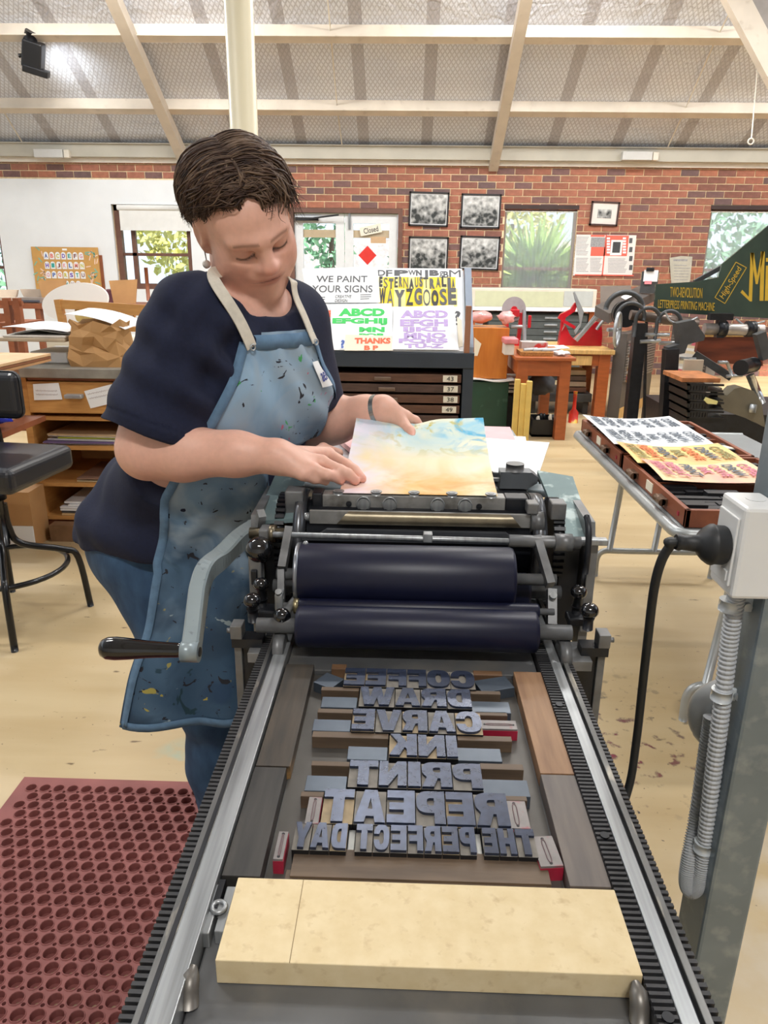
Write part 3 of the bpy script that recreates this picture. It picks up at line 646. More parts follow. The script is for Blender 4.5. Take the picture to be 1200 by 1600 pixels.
# wiper bar with curved brass guide
wb=MB().box((-.150,1.128,1.004),(.206,1.134,1.027),bev=.001).build('wiper_bar',M_grip,press)
def brass(u,v):
    x=-.095+.275*u; a=-.5+1.9*v; taper=(1-min(1,u/.05))*.5+(max(0,u-.93)/.07)*.7
    return (x+ (v-.5)*.02*(1 if u<.5 else -1)*(1 if (u<.06 or u>.93) else 0), 1.128-.010*math.cos(a)-.002, 1.012+.0125*math.sin(a)+.003)
MB().sheet(brass,24,8,t=.001).build('sheet_guide',M_brassd,wb)
MB().cyl((-.158,1.131,1.015),(-.15,1.131,1.015),.007,n=14).build('pivot',M_bear,wb)
MB().cyl((.206,1.131,1.014),(.226,1.131,1.014),.017,n=18).build('pivot_boss',M_iron,wb)
MB().box((.198,1.12,1.03),(.216,1.145,1.048),bev=.002).build('latch_block',M_iron,wb)
# dark scraper strip and tie rods
B=MB(); B.prism([(-.160,.992),(-.135,.993),(-.12,1.003),(.165,1.003),(.175,.995),(.222,.990),(.222,.984),(-.160,.984)],(0,1.105,0),(1,0,0),(0,0,1),-.008); B.build('scraper_strip',mat('strip_grey','55585d',.4,.5,var=.15),press)
MB().cyl((-.20,1.075,1.004),(.29,1.075,1.000),.0046,n=16).build('tie_rod',M_bear,press)
MB().cyl((.165,1.075,1.002),(.275,1.075,1.001),.0095,n=16).cyl((.235,1.075,1.001),(.262,1.075,1.001),.0135,n=16).build('rod_sleeve',M_iron,press)
MB().box((.033,1.068,.998),(.047,1.083,1.012),bev=.001).build('rod_collar',M_bear,press)
# rollers
def roller(name,x0,x1,y,z,r,shaft,sx0,sx1,capm=M_iron):
    e=min(.006,r*.3); B=MB(); B.tube([(x0,y,z),(x0+e*.3,y,z),(x0+e,y,z),(x1-e,y,z),(x1-e*.3,y,z),(x1,y,z)],[r-e,r-e*.3,r,r,r-e*.3,r-e],56)
    o=B.build(name,M_roller,press); MB().cyl((sx0,y,z),(sx1,y,z),shaft,n=18).build('shaft',M_iron,o); return o
rd=roller('ink_drum',-.1585,.170,1.040,.953,.048,.009,-.19,.235)
MB().cyl((-.159,1.040,.953),(-.153,1.040,.953),.0485,n=56).build('drum_rim',mat('rim_steel','8b8e94',.3,.8,var=.1),rd)
MB().sphere((-.146,1.047,1.0005),.0045,12).build('drum_pin',M_bear,rd)
rr=roller('rider_roller',-.151,.203,.988,.9245,.0118,.005,-.185,.225)
MB().cyl((-.157,.988,.9245),(-.1495,.988,.9245),.0115,n=20).build('brass_end',mat('brass_end','a89b78',.3,.8,var=.1),rr)
roller('form_roller',-.148,.195,.950,.911,.0300,.011,-.205,.243)
roller('rear_form_roller',-.158,.205,1.088,.911,.0300,.011,-.205,.255)
# roller hangers (angled levers left and right)
def lever(pts,w,t,name):
    o=None
    for a,b in zip(pts,pts[1:]): 
        q=MB().bar(a,b,t,w,up=(0,-.5,.6)).build(name,M_iron,press)
lever([(-.176,1.085,1.010),(-.180,1.03,.965)],.018,.012,'roller_hanger'); lever([(-.181,1.028,.962),(-.176,.99,.93)],.015,.010,'roller_hanger')
lever([(.208,1.08,1.006),(.223,1.02,.953)],.018,.012,'roller_hanger'); lever([(.224,1.015,.948),(.222,.985,.905)],.018,.013,'roller_hanger')
MB().box((-.184,.978,.918),(-.172,1.0,.947),bev=.003).build('hanger_clamp',M_bear,press)
MB().cyl((-.178,.983,.945),(-.178,.979,.951),.005,n=10).build('hanger_screw',M_bear,press)
MB().cyl((.223,1.0,.942),(.223,.994,.949),.0055,n=10).build('hanger_screw',M_bear,press)
# front corner brackets with ball knobs
for s,xo,xi in ((-1,-.247,-.2),(1,.303,.262)):
    cx=(xo+xi)/2
    MB().box((xo-s*.002,.956,.870),(xi,.982,.884)).build('corner_bracket',M_irond,press)
    MB().box((xo-s*.001,.955,.884),(xo-s*.018,.980,.905),bev=.001).build('bearing_block',M_iron,press)
    MB().box((xo-s*.004,.962,.74),(xo-s*.015,.988,.870),bev=.001).build('outer_plate',M_iron,press)
    MB().box((xo-s*.016,.968,.74),(xo-s*.042,.986,.868)).build('inner_plate',M_irond,press)
    MB().box((xo-s*.028,.94,.855),(xi-s*.03,1.0,.871),bev=.001).build('cross_plate',M_iron,press)
    MB().cyl((xo+s*.006,.966,.893),(xo-s*.002,.966,.893),.004,n=8).build('bracket_bolt',M_iron,press)
    MB().cyl((xi-s*.02,.945,.877),(xi-s*.036,.945,.877),.022,n=28).cyl((xi-s*.021,.945,.877),(xi-s*.035,.945,.877),.0228,n=28).build('trolley_wheel',M_iron,press)
    MB().box((xo-s*.02,1.0,.895),(xi-s*.012,1.03,.908),bev=.003).build('bracket_arm',M_irond,press)
for px,py,Y,r,zb in ((394,939,.968,.0128,.908),(408,914,1.02,.0122,.90),(904,926,1.02,.0125,.90),(921,955,.968,.0133,.908)):
    p=atY(px,py,Y); k=MB().lathe([(0,.006),(.012,.0065),(.02,.009)],(p.x,Y,zb)).tube([(p.x,Y,zb),(p.x,Y,p.z-.004)],[.0075,.0068],14).build('knob_stem',M_irond,press)
    MB().sphere((p.x,Y,p.z+.001),r,24,scale=(1,1,.86)).build('ball_knob',M_knob,k)
for px,py,Y,r in ((405,859,1.065,.0215),(441,963,.955,.0125)):
    p=atY(px,py,Y); k=MB().tube([(p.x,p.y,p.z),(p.x+.012,Y+.05,p.z+.004)],[.007,.006],12).build('knob_stem',M_iron,press)
    MB().sphere((p.x,Y,p.z),r,28).build('ball_knob',M_knob,k)
MB().cyl((-.24,1.09,1.0),(-.185,1.09,1.0),.009,n=14).cyl((-.208,1.09,1.0),(-.198,1.09,1.0),.014,n=14).build('trip_shaft',M_brassd,press)
MB().box((-.222,1.07,.985),(-.208,1.10,1.012),bev=.002).build('trip_clamp',M_iron,press)
MB().box((-.236,1.05,.86),(-.216,1.075,.985),bev=.002).build('trip_lever',M_iron,press)
MB().box((-.232,1.045,.93),(-.222,1.052,.955),bev=.002).build('lever_slot',M_irond,press)
MB().bar((-.222,1.10,1.03),(-.236,1.13,.975),.012,.016).build('pawl',M_bear,press)
MB().box((.262,1.075,.996),(.318,1.09,1.006),bev=.002).build('trip_tab',M_bear,press)
MB().tube([(.283+.0*k,1.085-.03*math.sin(k*.35),.995+.055*math.cos(k*.35)-.01) for k in range(7)],.005,8).build('curved_pawl',M_irond,press)
MB().box((.292,1.09,.84),(.308,1.12,1.0),bev=.002).build('frame_post',M_iron,press)
MB().cyl((.287,1.088,.935),(.293,1.086,.935),.014,n=20).build('frame_boss',M_irond,press)
MB().box((-.19,1.02,.84),(.25,1.12,.866)).build('carriage_floor',M_irond,press)
# crank
ax=[Vector((-.222,1.165,.975)),Vector((-.240,1.155,.980)),atY(372,846,1.125),atY(345,872,1.095),atY(322,892,1.06),atY(312,920,1.035),atY(308,945,1.015),atY(303,985,.985),atY(298,1020,.955)]
hw=[.020,.021,.0175,.0165,.017,.0175,.016,.0145,.0145]
ck=press
B=MB(); L_=[];n=len(ax)
def catmull(P,m=6):
    P=[Vector(p) for p in P]; o=[]
    for i in range(len(P)-1):
        a=P[max(i-1,0)];b=P[i];c=P[i+1];d=P[min(i+2,len(P)-1)]
        for k in range(m):
            t=k/m; o.append(.5*((2*b)+(c-a)*t+(2*a-5*b+4*c-d)*t*t+(3*b-a-3*c+d)*t**3))
    o.append(P[-1]); return o
C=catmull(ax); HW=np.interp(np.linspace(0,n-1,len(C)),range(n),hw)
vs=[]
for i,p in enumerate(C):
    d=(C[min(i+1,len(C)-1)]-C[max(i-1,0)]).normalized(); sx=Vector((1,0,0)); sx=(sx-d*sx.dot(d)).normalized(); nn=sx.cross(d).normalized()
    hx=.0125; hn=HW[i]; e=.003
    for a,b in ((-hx+e,-hn),(hx-e,-hn),(hx,-hn+e),(hx,hn-e),(hx-e,hn),(-hx+e,hn),(-hx,hn-e),(-hx,-hn+e)): vs.append(p+sx*a+nn*b)
k=8; fs=[(i*k+j,i*k+(j+1)%k,(i+1)*k+(j+1)%k,(i+1)*k+j) for i in range(len(C)-1) for j in range(k)]
fs+=[tuple(range(k))[::-1],tuple((len(C)-1)*k+j for j in range(k))]
B.add(vs,fs,0,False); crank=B.build('crank_arm',M_crank,press)
e=C[-1]; MB().cyl((e.x-.013,e.y,e.z+.002),(e.x+.013,e.y,e.z+.002),.0155,n=24).build('arm_end',M_crank,crank)
MB().cyl((e.x+.013,e.y,e.z+.002),(e.x+.0145,e.y,e.z+.002),.007,n=16).build('end_screw',M_irond,crank)
MB().lathe([(0,.0105),(.006,.0110),(.03,.0118),(.052,.0130),(.078,.0158),(.098,.0172),(.111,.0165),(.119,.0125),(.1225,.006),(.1232,.001)],(e.x-.012,e.y,e.z+.004),(-1,0,0),n=28).build('crank_handle',M_knob,crank)
MB().cyl((-.258,1.160,.978),(-.225,1.160,.978),.019,n=24).build('crank_hub',M_crank,crank)
MB().sphere((-.251,1.142,.992),.004,10).build('hub_pin',M_iron,crank)
# feed board behind the cylinder
M_fb=mat('feedboard_grey','8e9aa0',.45,.1,var=.08)
MB().box((-.24,1.36,.985),(.285,1.92,1.0),bev=.003).build('feed_board',M_fb,press)
for x in (-.2,.24): MB().box((x-.015,1.6,.80),(x+.015,1.66,.985)).build('board_bracket',M_iron,press)
gz=1.012; gx,gy=atY(808,752,1.36).x,1.36
g=MB().prism([(-.034,-.014),(.018,-.014),(.036,-.002),(.036,.010),(.024,.018),(-.034,.018)],(gx,gy+.02,gz+.008),(1,0,0),(0,0,1),.034).build('side_guide',mat('guide_grey','767b80',.35,.4,var=.12),press)
MB().cyl((gx-.006,gy,gz+.026),(gx-.006,gy,gz+.040),.017,n=22).build('guide_knob',M_iron,g)
MB().cyl((gx+.034,gy,gz+.012),(gx+.052,gy,gz+.012),.007,n=14).cyl((gx+.042,gy,gz+.012),(gx+.056,gy,gz+.012),.0115,n=18).build('adjust_screw',M_iron,g)
MB().box((gx-.062,gy-.012,gz-.008),(gx-.048,gy-.006,gz+.026),bev=.001).build('guide_plate',M_brassd,g)
MB().bar((gx-.06,gy,gz+.008),(gx-.02,gy,gz+.008),.008,.006).build('guide_rod',M_bear,g)
MB().box((gx-.075,1.30,.975),(gx+.02,1.42,1.003),bev=.004).build('guide_base',M_irond,press)

# ------------------------------------------------------------------ lockup on the bed
M_mdf=mat('mdf_board','cdb990',.7,var=.05,scale=60,col2='d6c49e',dirt='b8a07a',dscale=90,dlo=.58,dhi=.8)
b=thing('mdf_board','pale wooden board laid across the press bed in front of the type','board',(.027,.478,BZ))
MB().box((-.140,.437,BZ+.0005),(.1938,.5205,TZ+.0015),bev=.0008).build('panel',M_mdf,b)
MB().box((-.0815,.437,TZ+.0014),(-.0810,.5205,TZ+.0018)).build('pencil_line',mat('pencil','7d6a4c',.8),b)
def wood(n,c,c2,st=(1,.12,1),d=None,**k): return mat(n,c,.55,var=.2,scale=60,stretch=st,col2=c2,bump=.25,dirt=d,dscale=20,**k)
Wk=[wood('plank_left_far','2e2a25','4a4035',d='a07a48',dlo=.54,dhi=.62),wood('plank_left_near','262524','3f3c38'),wood('plank_right_far','7a5a40','9a7858',d='6d5650',dlo=.5,dhi=.66),wood('plank_right_near','5a5451','716861',d='936f58',dlo=.54,dhi=.68)]
for i,(x0,x1,y0,y1,lab) in enumerate(((-.1565,-.118,.684,.905,'worn brown wooden furniture plank on the left of the bed, far one'),(-.1572,-.122,.528,.682,'dark grey wooden furniture plank on the left of the bed, near one'),(.157,.1942,.685,.900,'orange-brown wooden furniture plank on the right of the bed, far one'),(.157,.1942,.529,.683,'grey wooden furniture plank on the right of the bed, near one'))):
    MB().box((x0,y0,BZ+.0005),(x1,y1,.8755),bev=.0006).build('furniture_plank',Wk[i],label=lab,cat='wood block')
# galley base sheet under the form
MB().box((-.121,.535,BZ+.0003),(.155,.905,BZ+.002)).build('form_base',mat('galley','55524e',.45,.4,var=.2,scale=15),label='grey metal galley plate lying under the rows of type',cat='plate')
MB().box((-.1215,.523,BZ+.0004),(.152,.5345,BZ+.0016)).build('blue_tape',mat('tape_blue','2f6fb0',.6,var=.1),label='strip of blue tape on the bed beside the board',cat='tape')
M_face=mat('type_face_ink','343c50',.27,.42,var=.25,scale=130,spec=.7,rnd=.15); M_side=mat('type_side_black','0e0e11',.5,var=.2)
M_counter=mat('type_counter','6f6a62',.6,var=.25,scale=60)
M_counter2=mat('type_counter_tan','8d7c60',.6,var=.25,scale=60)
def type_row(word,ys,edges,tops=TZ,bold=.085,spc=None):
    # edges: pixel x boundaries measured left to right, letters right to left
    n=len(word); y0,y1=ys
    for i,ch in enumerate(word):
        a,b=edges[n-1-i]
        if ch==' ': continue
        m=(y0+y1)/2
        ordn=['first','second','third','fourth','fifth','sixth','seventh','eighth','ninth','tenth','eleventh','twelfth','thirteenth','fourteenth','fifteenth'][i]
        t=thing('type_block','inked wood type block, reversed letter %s, %s from right in %s row'%(ch,ordn,word),'type block',((a+b)/2,m,BZ+.002),'wood type letters in the form')
        MB().box((a+.0003,y0,BZ+.002),(b-.0003,y1,.8768),mi=0,top=1).build('block',[M_side,M_counter2 if random.random()<.3 else M_counter],t)
        MB().text('~'+ch,(a+.0006,y0+.0008,.8766),(1,0,0),(0,1,0),b-a-.0012,y1-y0-.0016,depth=tops-.8766+random.uniform(-.0004,.0002),bold=bold,mirror=True).build('letter_face',M_face,t)
def zx(x,y): return atZ(x,y,TZ).x
def edges(row_y,xs):   # consecutive or explicit pairs
    return [(zx(a,row_y),zx(b,row_y)) for a,b in xs]
def A(x): return 460+x/3.158
type_row('COFFEE',(.849,.892),edges(1057,[(A(245),A(351)),(A(351),A(455)),(A(455),A(555)),(A(555),A(652)),(A(652),A(768)),(A(768),A(888))]))
type_row('DRAW',(.803,.845),edges(1089,[(A(319),A(495)),(A(497),A(622)),(A(624),A(750)),(A(752),A(872))]))
type_row('CARVE',(.750,.794),edges(1126,[(A(283),A(398)),(A(400),A(530)),(A(532),A(658)),(A(660),A(793)),(A(795),A(924))]))
type_row('INK',(.703,.744),edges(1164,[(A(467),A(607)),(A(609),A(745)),(A(747),A(805))]))
def Bq(x): return 380+x/2.069
type_row('PRINT',(.651,.693),edges(1209,[(Bq(340),Bq(437)),(Bq(438),Bq(530)),(Bq(531),Bq(575)),(Bq(576),Bq(675)),(Bq(676),Bq(772))]))
type_row('REPEAT',(.596,.645),edges(1261,[(Bq(255),Bq(358)),(Bq(359),Bq(462)),(Bq(463),Bq(557)),(Bq(558),Bq(654)),(Bq(655),Bq(747)),(Bq(748),Bq(857))]))
type_row('THE PERFECT DAY',(.560,.5945),edges(1310,[(Bq(160),Bq(217)),(Bq(218),Bq(281)),(Bq(282),Bq(336)),(0,0),(Bq(362),Bq(419)),(Bq(420),Bq(474)),(Bq(475),Bq(530)),(Bq(531),Bq(583)),(Bq(584),Bq(641)),(Bq(642),Bq(697)),(Bq(698),Bq(752)),(0,0),(Bq(773),Bq(822)),(Bq(823),Bq(880)),(Bq(881),Bq(945))]))
for k,(a,b) in enumerate(((337,361),(753,772))):
    MB().box((zx(Bq(a),1310),.559,BZ+.002),(zx(Bq(b),1310),.594,.872),bev=.0008).build('spacer',mat('spacer_metal','9a9a96',.4,.6,var=.15),label=('metal word spacer between the words PERFECT and DAY','metal word spacer between the words THE and PERFECT')[k],cat='spacer')
# furniture between the rows: (x0,y0,x1,y1 in the lockup crop), kind
M_mfur=mat('metal_furniture','4c5560',.33,.4,var=.1,scale=40); M_wfur=wood('wood_furniture','5b4230','7a5c40',st=(.15,1,1))
M_wlight=wood('wood_furniture_pale','4a3c30','6a5846',st=(.15,1,1)); M_red=mat('quoin_red','9c1f38',.45,var=.2,scale=40); M_quoin=mat('quoin_top','7f7a78',.45,.3,var=.15,scale=50,dirt='8f5058',dscale=60,dlo=.56,dhi=.7)
def fur(x0,y0,x1,y1,kind,label,z=.8735,rz=0):
    pa=atZ(380+x0/2.069,1010+y1/2.069,z); pb=atZ(380+x1/2.069,1010+y0/2.069,z); X0,X1,Ya,Yb=pa.x,pb.x,pa.y,pb.y
    if kind=='q':
        t=thing('locking_quoin',label,'quoin',((X0+X1)/2,(Ya+Yb)/2,BZ+.002),'red locking quoins',rz=rz); c=Vector(((X0+X1)/2,(Ya+Yb)/2,0)); w=(X1-X0)/2; h=(Yb-Ya)/2
        MB().box((-w,-h,0),(w,h,z-BZ-.0045)).build('body',M_red,t,local=True)
        MB().box((-w+.0004,-h+.0004,z-BZ-.0046),(w-.0004,h-.0004,z-BZ-.002)).build('top_plate',M_quoin,t,local=True)
        lx,ly=(w*.34,h*.72) if h>w else (w*.72,h*.34)
        pts=[(lx*.5*math.cos(a)+(0 if h>w else (lx*.55 if math.cos(a)>0 else -lx*.55)),ly*.5*math.sin(a)+(0 if h<=w else (ly*.55 if math.sin(a)>0 else -ly*.55)),z-BZ-.0018) for a in np.linspace(0,2*math.pi,24,endpoint=False)]
        MB().tube(pts,.0006,6,closed=True).build('track_groove',mat('groove','6d5a5c',.5,.3),t,local=True)
        for sgn in (-1,1): 
            q=(0,sgn*h*.8) if h>w else (sgn*w*.8,0)
            MB().cyl((q[0],q[1],z-BZ-.003),(q[0],q[1],z-BZ-.0016),.0015,n=10).build('key_hole',M_side,t,local=True)
        return
    m={'m':M_mfur,'w':M_wfur,'l':M_wlight}[kind]; nm={'m':'metal_furniture','w':'wood_furniture','l':'wood_furniture'}[kind]
    w=(X1-X0)/2; h=(Yb-Ya)/2; o=MB().box((-w,-h,0),(w,h,z-BZ-.002),bev=.0005).build(nm,m,loc=(0,0,0),label=label,cat='metal block' if kind=='m' else 'wood block')
    o.location=((X0+X1)/2,(Ya+Yb)/2,BZ+.002); o.rotation_euler=(0,0,rz)
fur(238,92,315,128,'m','slanted metal block left of the COFFEE row',rz=-.55)
fur(758,104,862,140,'m','slanted metal block right of the COFFEE row',rz=.32)
fur(285,58,335,72,'w','short brown wood strip behind the left end of the COFFEE row')
fur(745,80,835,92,'w','brown wood strip behind the right end of the COFFEE row')
for r,L in (('DRAW',[((252,133,375,141,'l'),(250,165,370,196,'m')),((735,145,830,153,'l'),(738,180,858,213,'m'))]),
            ('CARVE',[((240,203,355,213,'l'),(222,238,350,272,'m')),((752,213,852,222,'l'),(771,240,881,266,'q'))]),
            ('INK',[((222,280,470,292,'l'),(335,326,467,365,'m')),((693,291,866,303,'l'),(694,331,830,369,'m'))]),
            ('PRINT',[((220,373,345,384,'l'),(197,420,337,466,'m')),((768,381,903,396,'l'),(775,433,917,482,'m'))]),
            ('REPEAT',[((185,470,262,484,'l'),(197,487,257,573,'q')),((845,484,915,497,'l'),(850,500,911,588,'q'))])):
    for side,pr in zip(('left','right'),L):
        for bx in pr:
            nm={'l':'thin wood strip','m':'bluish metal furniture block','q':'red-sided locking quoin with a grooved metal top'}[bx[4]]
            z=.8745
            fur(bx[0],bx[1],bx[2],bx[3],bx[4],'%s at the %s end of the %s row'%(nm,side,r),z=z)
fur(95,598,148,688,'q','red-sided locking quoin at the left end of the PERFECT DAY row',z=.876)
fur(954,614,1006,710,'q','red-sided locking quoin tilted at the right end of the PERFECT DAY row',z=.876,rz=.10)
fur(150,676,975,742,'l','wide grey-brown wood furniture strip below the PERFECT DAY row',z=.872)
fur(128,748,974,778,'l','narrow grey-brown wood strip beside the pale board',z=.870)
p0=atY(562,1027,.98); p1=atY(729,1027,.98)
MB().box((p0.x,.925,BZ+.001),(p1.x,.955,.8625),bev=.001).build('furniture_strip',mat('strip_tan','77726c',.5,.2,var=.15),label='flat grey strip lying in the shadow under the front roller',cat='metal block')
MB().box((-.158,.908,BZ+.0002),(.193,.985,BZ+.008),bev=.001).build('head_bar',M_bed,label='wide steel head bar across the bed behind the COFFEE row',cat='metal block')
# ================================================================== furniture and things around the shop
def fbx(x0,y0,x1,y1,Y): return rect(x0,y0,x1,y1,Y)
def bx(B,x0,y0,x1,y1,Y,dep,mi=0,bev=0,**k):
    r=rect(x0,y0,x1,y1,Y); return B.box((r[0],Y,r[2]),(r[1],Y+dep,r[3]),mi,bev=bev,**k)
M_oak=mat('oak_honey','b98448',.5,var=.2,scale=10,stretch=(1,1,6),col2='c99556',detail=6)
M_pine=mat('pine','cfa768',.5,var=.15,scale=10,stretch=(6,1,1))
M_redwood=mat('redwood_table','a8592c',.4,var=.12,scale=8,stretch=(1,1,5),coat=.2)
M_chairwood=mat('chair_wood','8a5034',.5,var=.2,scale=8)
M_papr=mat('white_paper','eceef0',.7,var=.02,scale=5)
M_papr2=mat('cream_paper','e8e0cc',.7,var=.04,scale=5)
M_card=mat('cardboard','b98d5c',.75,var=.08,scale=6)
M_kraft=mat('kraft_bag','b58a58',.75,var=.08,scale=8,bump=.3)
M_vinyl=mat('black_vinyl','22242a',.38,var=.1,scale=6,coat=.15)
M_tube=mat('black_tube','1c1d20',.3,.5,var=.1,coat=.3)
M_ink=mat('print_ink','2b2b2e',.6,var=.05)
M_steelgrey=mat('cabinet_slate','3a424c',.5,.2,var=.1,scale=5)
M_dkgrey=mat('machine_grey','4a4c4e',.5,.3,var=.15)
M_zinc=mat('zinc_steel','b4b9bd',.35,.6,var=.12,scale=12)
def put(B,name,m,label,cat,group=None): return B.build(name,m,label=label,cat=cat,group=group)

# ---- swivel stool at the left
sx,sy=-1.60,2.72; st=thing('swivel_stool','black vinyl swivel stool with a tubular foot ring at the left edge','stool',(sx,sy,0))
MB().box((sx-.23,sy-.21,.605),(sx+.235,sy+.21,.705),bev=.03,rot=(0,0,-.12)).build('seat',M_vinyl,st)
bk=MB().box((sx-.30,sy+.10,.82),(sx+.115,sy+.155,1.005),bev=.035,rot=(0,0,-.1)).build('backrest',M_vinyl,st)
MB().tube([(sx-.06,sy+.16,.62),(sx-.06,sy+.21,.7),(sx-.06,sy+.18,.88)],.014,10).build('back_post',M_tube,st)
MB().cyl((sx,sy,.33),(sx,sy,.605),.032,n=18).cyl((sx,sy,.52),(sx,sy,.60),.045,n=18).build('column',M_tube,st)
MB().tube([(sx+.235*math.cos(a),sy+.235*math.sin(a),.235) for a in np.linspace(0,2*math.pi,40,endpoint=False)],.011,10,closed=True).build('foot_ring',M_tube,st)
for k,a in enumerate((math.radians(28),math.radians(118),math.radians(208),math.radians(298))):
    d=Vector((math.cos(a),math.sin(a),0)); c=Vector((sx,sy,0))
    MB().tube(catmull([c+d*.03+Vector((0,0,.5)),c+d*.035+Vector((0,0,.40)),c+d*.07+Vector((0,0,.325)),c+d*.22+Vector((0,0,.275)),c+d*.275+Vector((0,0,.23)),c+d*.30+Vector((0,0,.0))],5),.0135,10).build('leg',M_tube,st)
# ---- honey oak paper cabinet
x0,x1=-1.95,-1.18; yf,yb=3.70,4.25
cb=thing('paper_cabinet','honey oak paper cabinet with a zinc top, one drawer and open shelves','cabinet',((x0+x1)/2,yf,0))
MB().box((x0-.035,yf-.03,.855),(x1+.03,yb,.905),bev=.004).build('top',mat('zinc_top','9a978e',.45,.4,var=.2,scale=10),cb)
MB().box((x0,yf,0),(x0+.035,yb,.855)).build('side_panel',M_oak,cb); MB().box((x1-.035,yf,0),(x1,yb,.855)).build('side_panel',M_oak,cb)
MB().box((x0,yb-.02,0),(x1,yb,.855)).build('back_panel',M_oak,cb); MB().box((x0+.03,yf+.03,0),(x1-.03,yf+.05,.09)).build('kick_board',M_chairwood,cb)
shz=[.655,.50,.30,.115]
for z in shz: MB().box((x0+.035,yf+.004,z-.02),(x1-.035,yb-.02,z)).build('shelf',M_oak,cb)
dr=MB().box((x0+.04,yf-.012,.675),(x1-.04,yf+.4,.835),bev=.004).build('drawer',M_oak,cb)
MB().box((x0+.045,yf-.004,.840),(x1-.04,yf+.01,.853)).build('drawer_rail',M_chairwood,cb)
MB().box((x0+.24,yf-.05,.755),(x0+.33,yf-.012,.777),bev=.006).build('handle',M_zinc,dr)
def flat(px,Y,off,m,label,cat='paper',name='paper_sheet',t=.0012):
    P=[atY(a,b,Y)+Vector((0,-off,0)) for a,b in px]; n=Vector((0,-t,0)); k=len(P)
    B=MB(); B.add(P+[p+n for p in P],[tuple(range(k)),tuple(range(k,2*k))[::-1]]+[((i+1)%k,i,k+i,k+(i+1)%k) for i in range(k)])
    return put(B,name,m,label,cat)
def note(px,Y,off,label,txt,tx,ink='note_ink_red'):
    o=flat(px,Y,off,M_papr,label,'note','paper_note'); B=MB(); a=atY(*tx[0],Y); 
    
    ux,uy=Vector(tx[1]),Vector(tx[2]); o0=Vector((a.x,Y-off-.0018,a.z))
    for ln in range(2): B.tube([o0+ux*(tx[3]*k/40)+uy*(tx[4]*(.9-ln*.75)+.005*math.sin(k*1.9+ln)*math.sin(k*.45+ln*2)) for k in range(41)],.0006,5)
    B.build('handwriting',mat(ink,'a08a8c',.7),o)
note([(52,600),(92,598),(98,624),(54,625)],yf-.012,.003,'white note with faint handwriting taped to the left of the cabinet drawer','mini paper',((57,617),(1,0,0),(0,0,1),.11,.025))
note([(132,611),(183,598),(183,628),(142,638)],yf-.012,.003,'slanted white note taped to the right of the cabinet drawer','large sheets',((140,624),(.97,0,.22),(-.22,0,.97),.12,.03))
# paper piles on the shelves
rs=np.random.RandomState(3)
def pile(xa,xb,z,n,y0,label,cols,t=.004):
    for i in range(n):
        a=rs.uniform(-.05,.05); w=(xb-xa)*rs.uniform(.72,.93); cx=(xa+xb)/2+rs.uniform(-.03,.03); m=mat('pile_'+cols[i%len(cols)],cols[i%len(cols)],.7,var=.04)
        B=MB(); B.box((cx-w/2,y0+rs.uniform(-.01,.05),z+.0008+i*t),(cx+w/2,y0+.36,z+.0008+i*t+t*.8),rot=(0,0,a)); put(B,'paper_stack',m,'%s, layer %s from the bottom'%(label,['one','two','three','four','five','six','seven','eight'][i]),'paper','papers on the cabinet shelves')
pile(x0+.06,x1-.1,.50,6,yf+.02,'sheaf of mixed papers on the cabinet shelf under the drawer',['e4e4e8','6d5a86','eceef0','c2cf4a','eceef0','b59a78'],.010)
pile(x0+.2,x1-.08,.30,3,yf+.03,'cream paper on the middle cabinet shelf',['e6d7ae','ded0b0','8a6a58'],.008)
pile(x0+.08,x1-.08,.116,6,yf+.01,'white paper on the lowest cabinet shelf',['c9a777','3c3a3c','eceef0','e4e4e6','eceef0','eceef0'],.012)
# things on the cabinet
B=MB(); r=rect(48,546,105,575,3.86); B.box((r[0],3.86,.906),(min(r[1],-1.72),4.16,r[3]-.012),bev=.004); t=put(B,'white_carton',M_papr,'white cardboard carton standing on the zinc cabinet top','box')
def tray(u,v): return (-1.98+.45*u, 3.72+.42*v, 1.035+.0*u)
t=thing('paper_tray','grey-brown folder stack with papers on top of the white carton','tray',(-1.75,3.9,1.02))
pz=atY(60,533,3.78).z
MB().box((-2.06,3.74,pz),(-1.71,4.15,pz+.018),bev=.004).build('folder',mat('folder_tan','b8a890',.6,var=.1),t)
MB().box((-2.03,3.75,pz+.019),(-1.71,4.14,pz+.03),bev=.003).build('folder',mat('folder_grey','cfc9c0',.6,var=.1),t)
MB().sheet(lambda u,v:(-2.0+.30*u,3.76+.4*v,pz+.033+.02*math.sin(u*3)+.012*u),10,4,t=.002).build('sheet',M_papr,t)
MB().sheet(lambda u,v:(-2.05+.36*u,3.80+.4*v,pz+.052+.015*math.sin(u*4+1)),10,4,t=.002).build('sheet',M_papr,t)
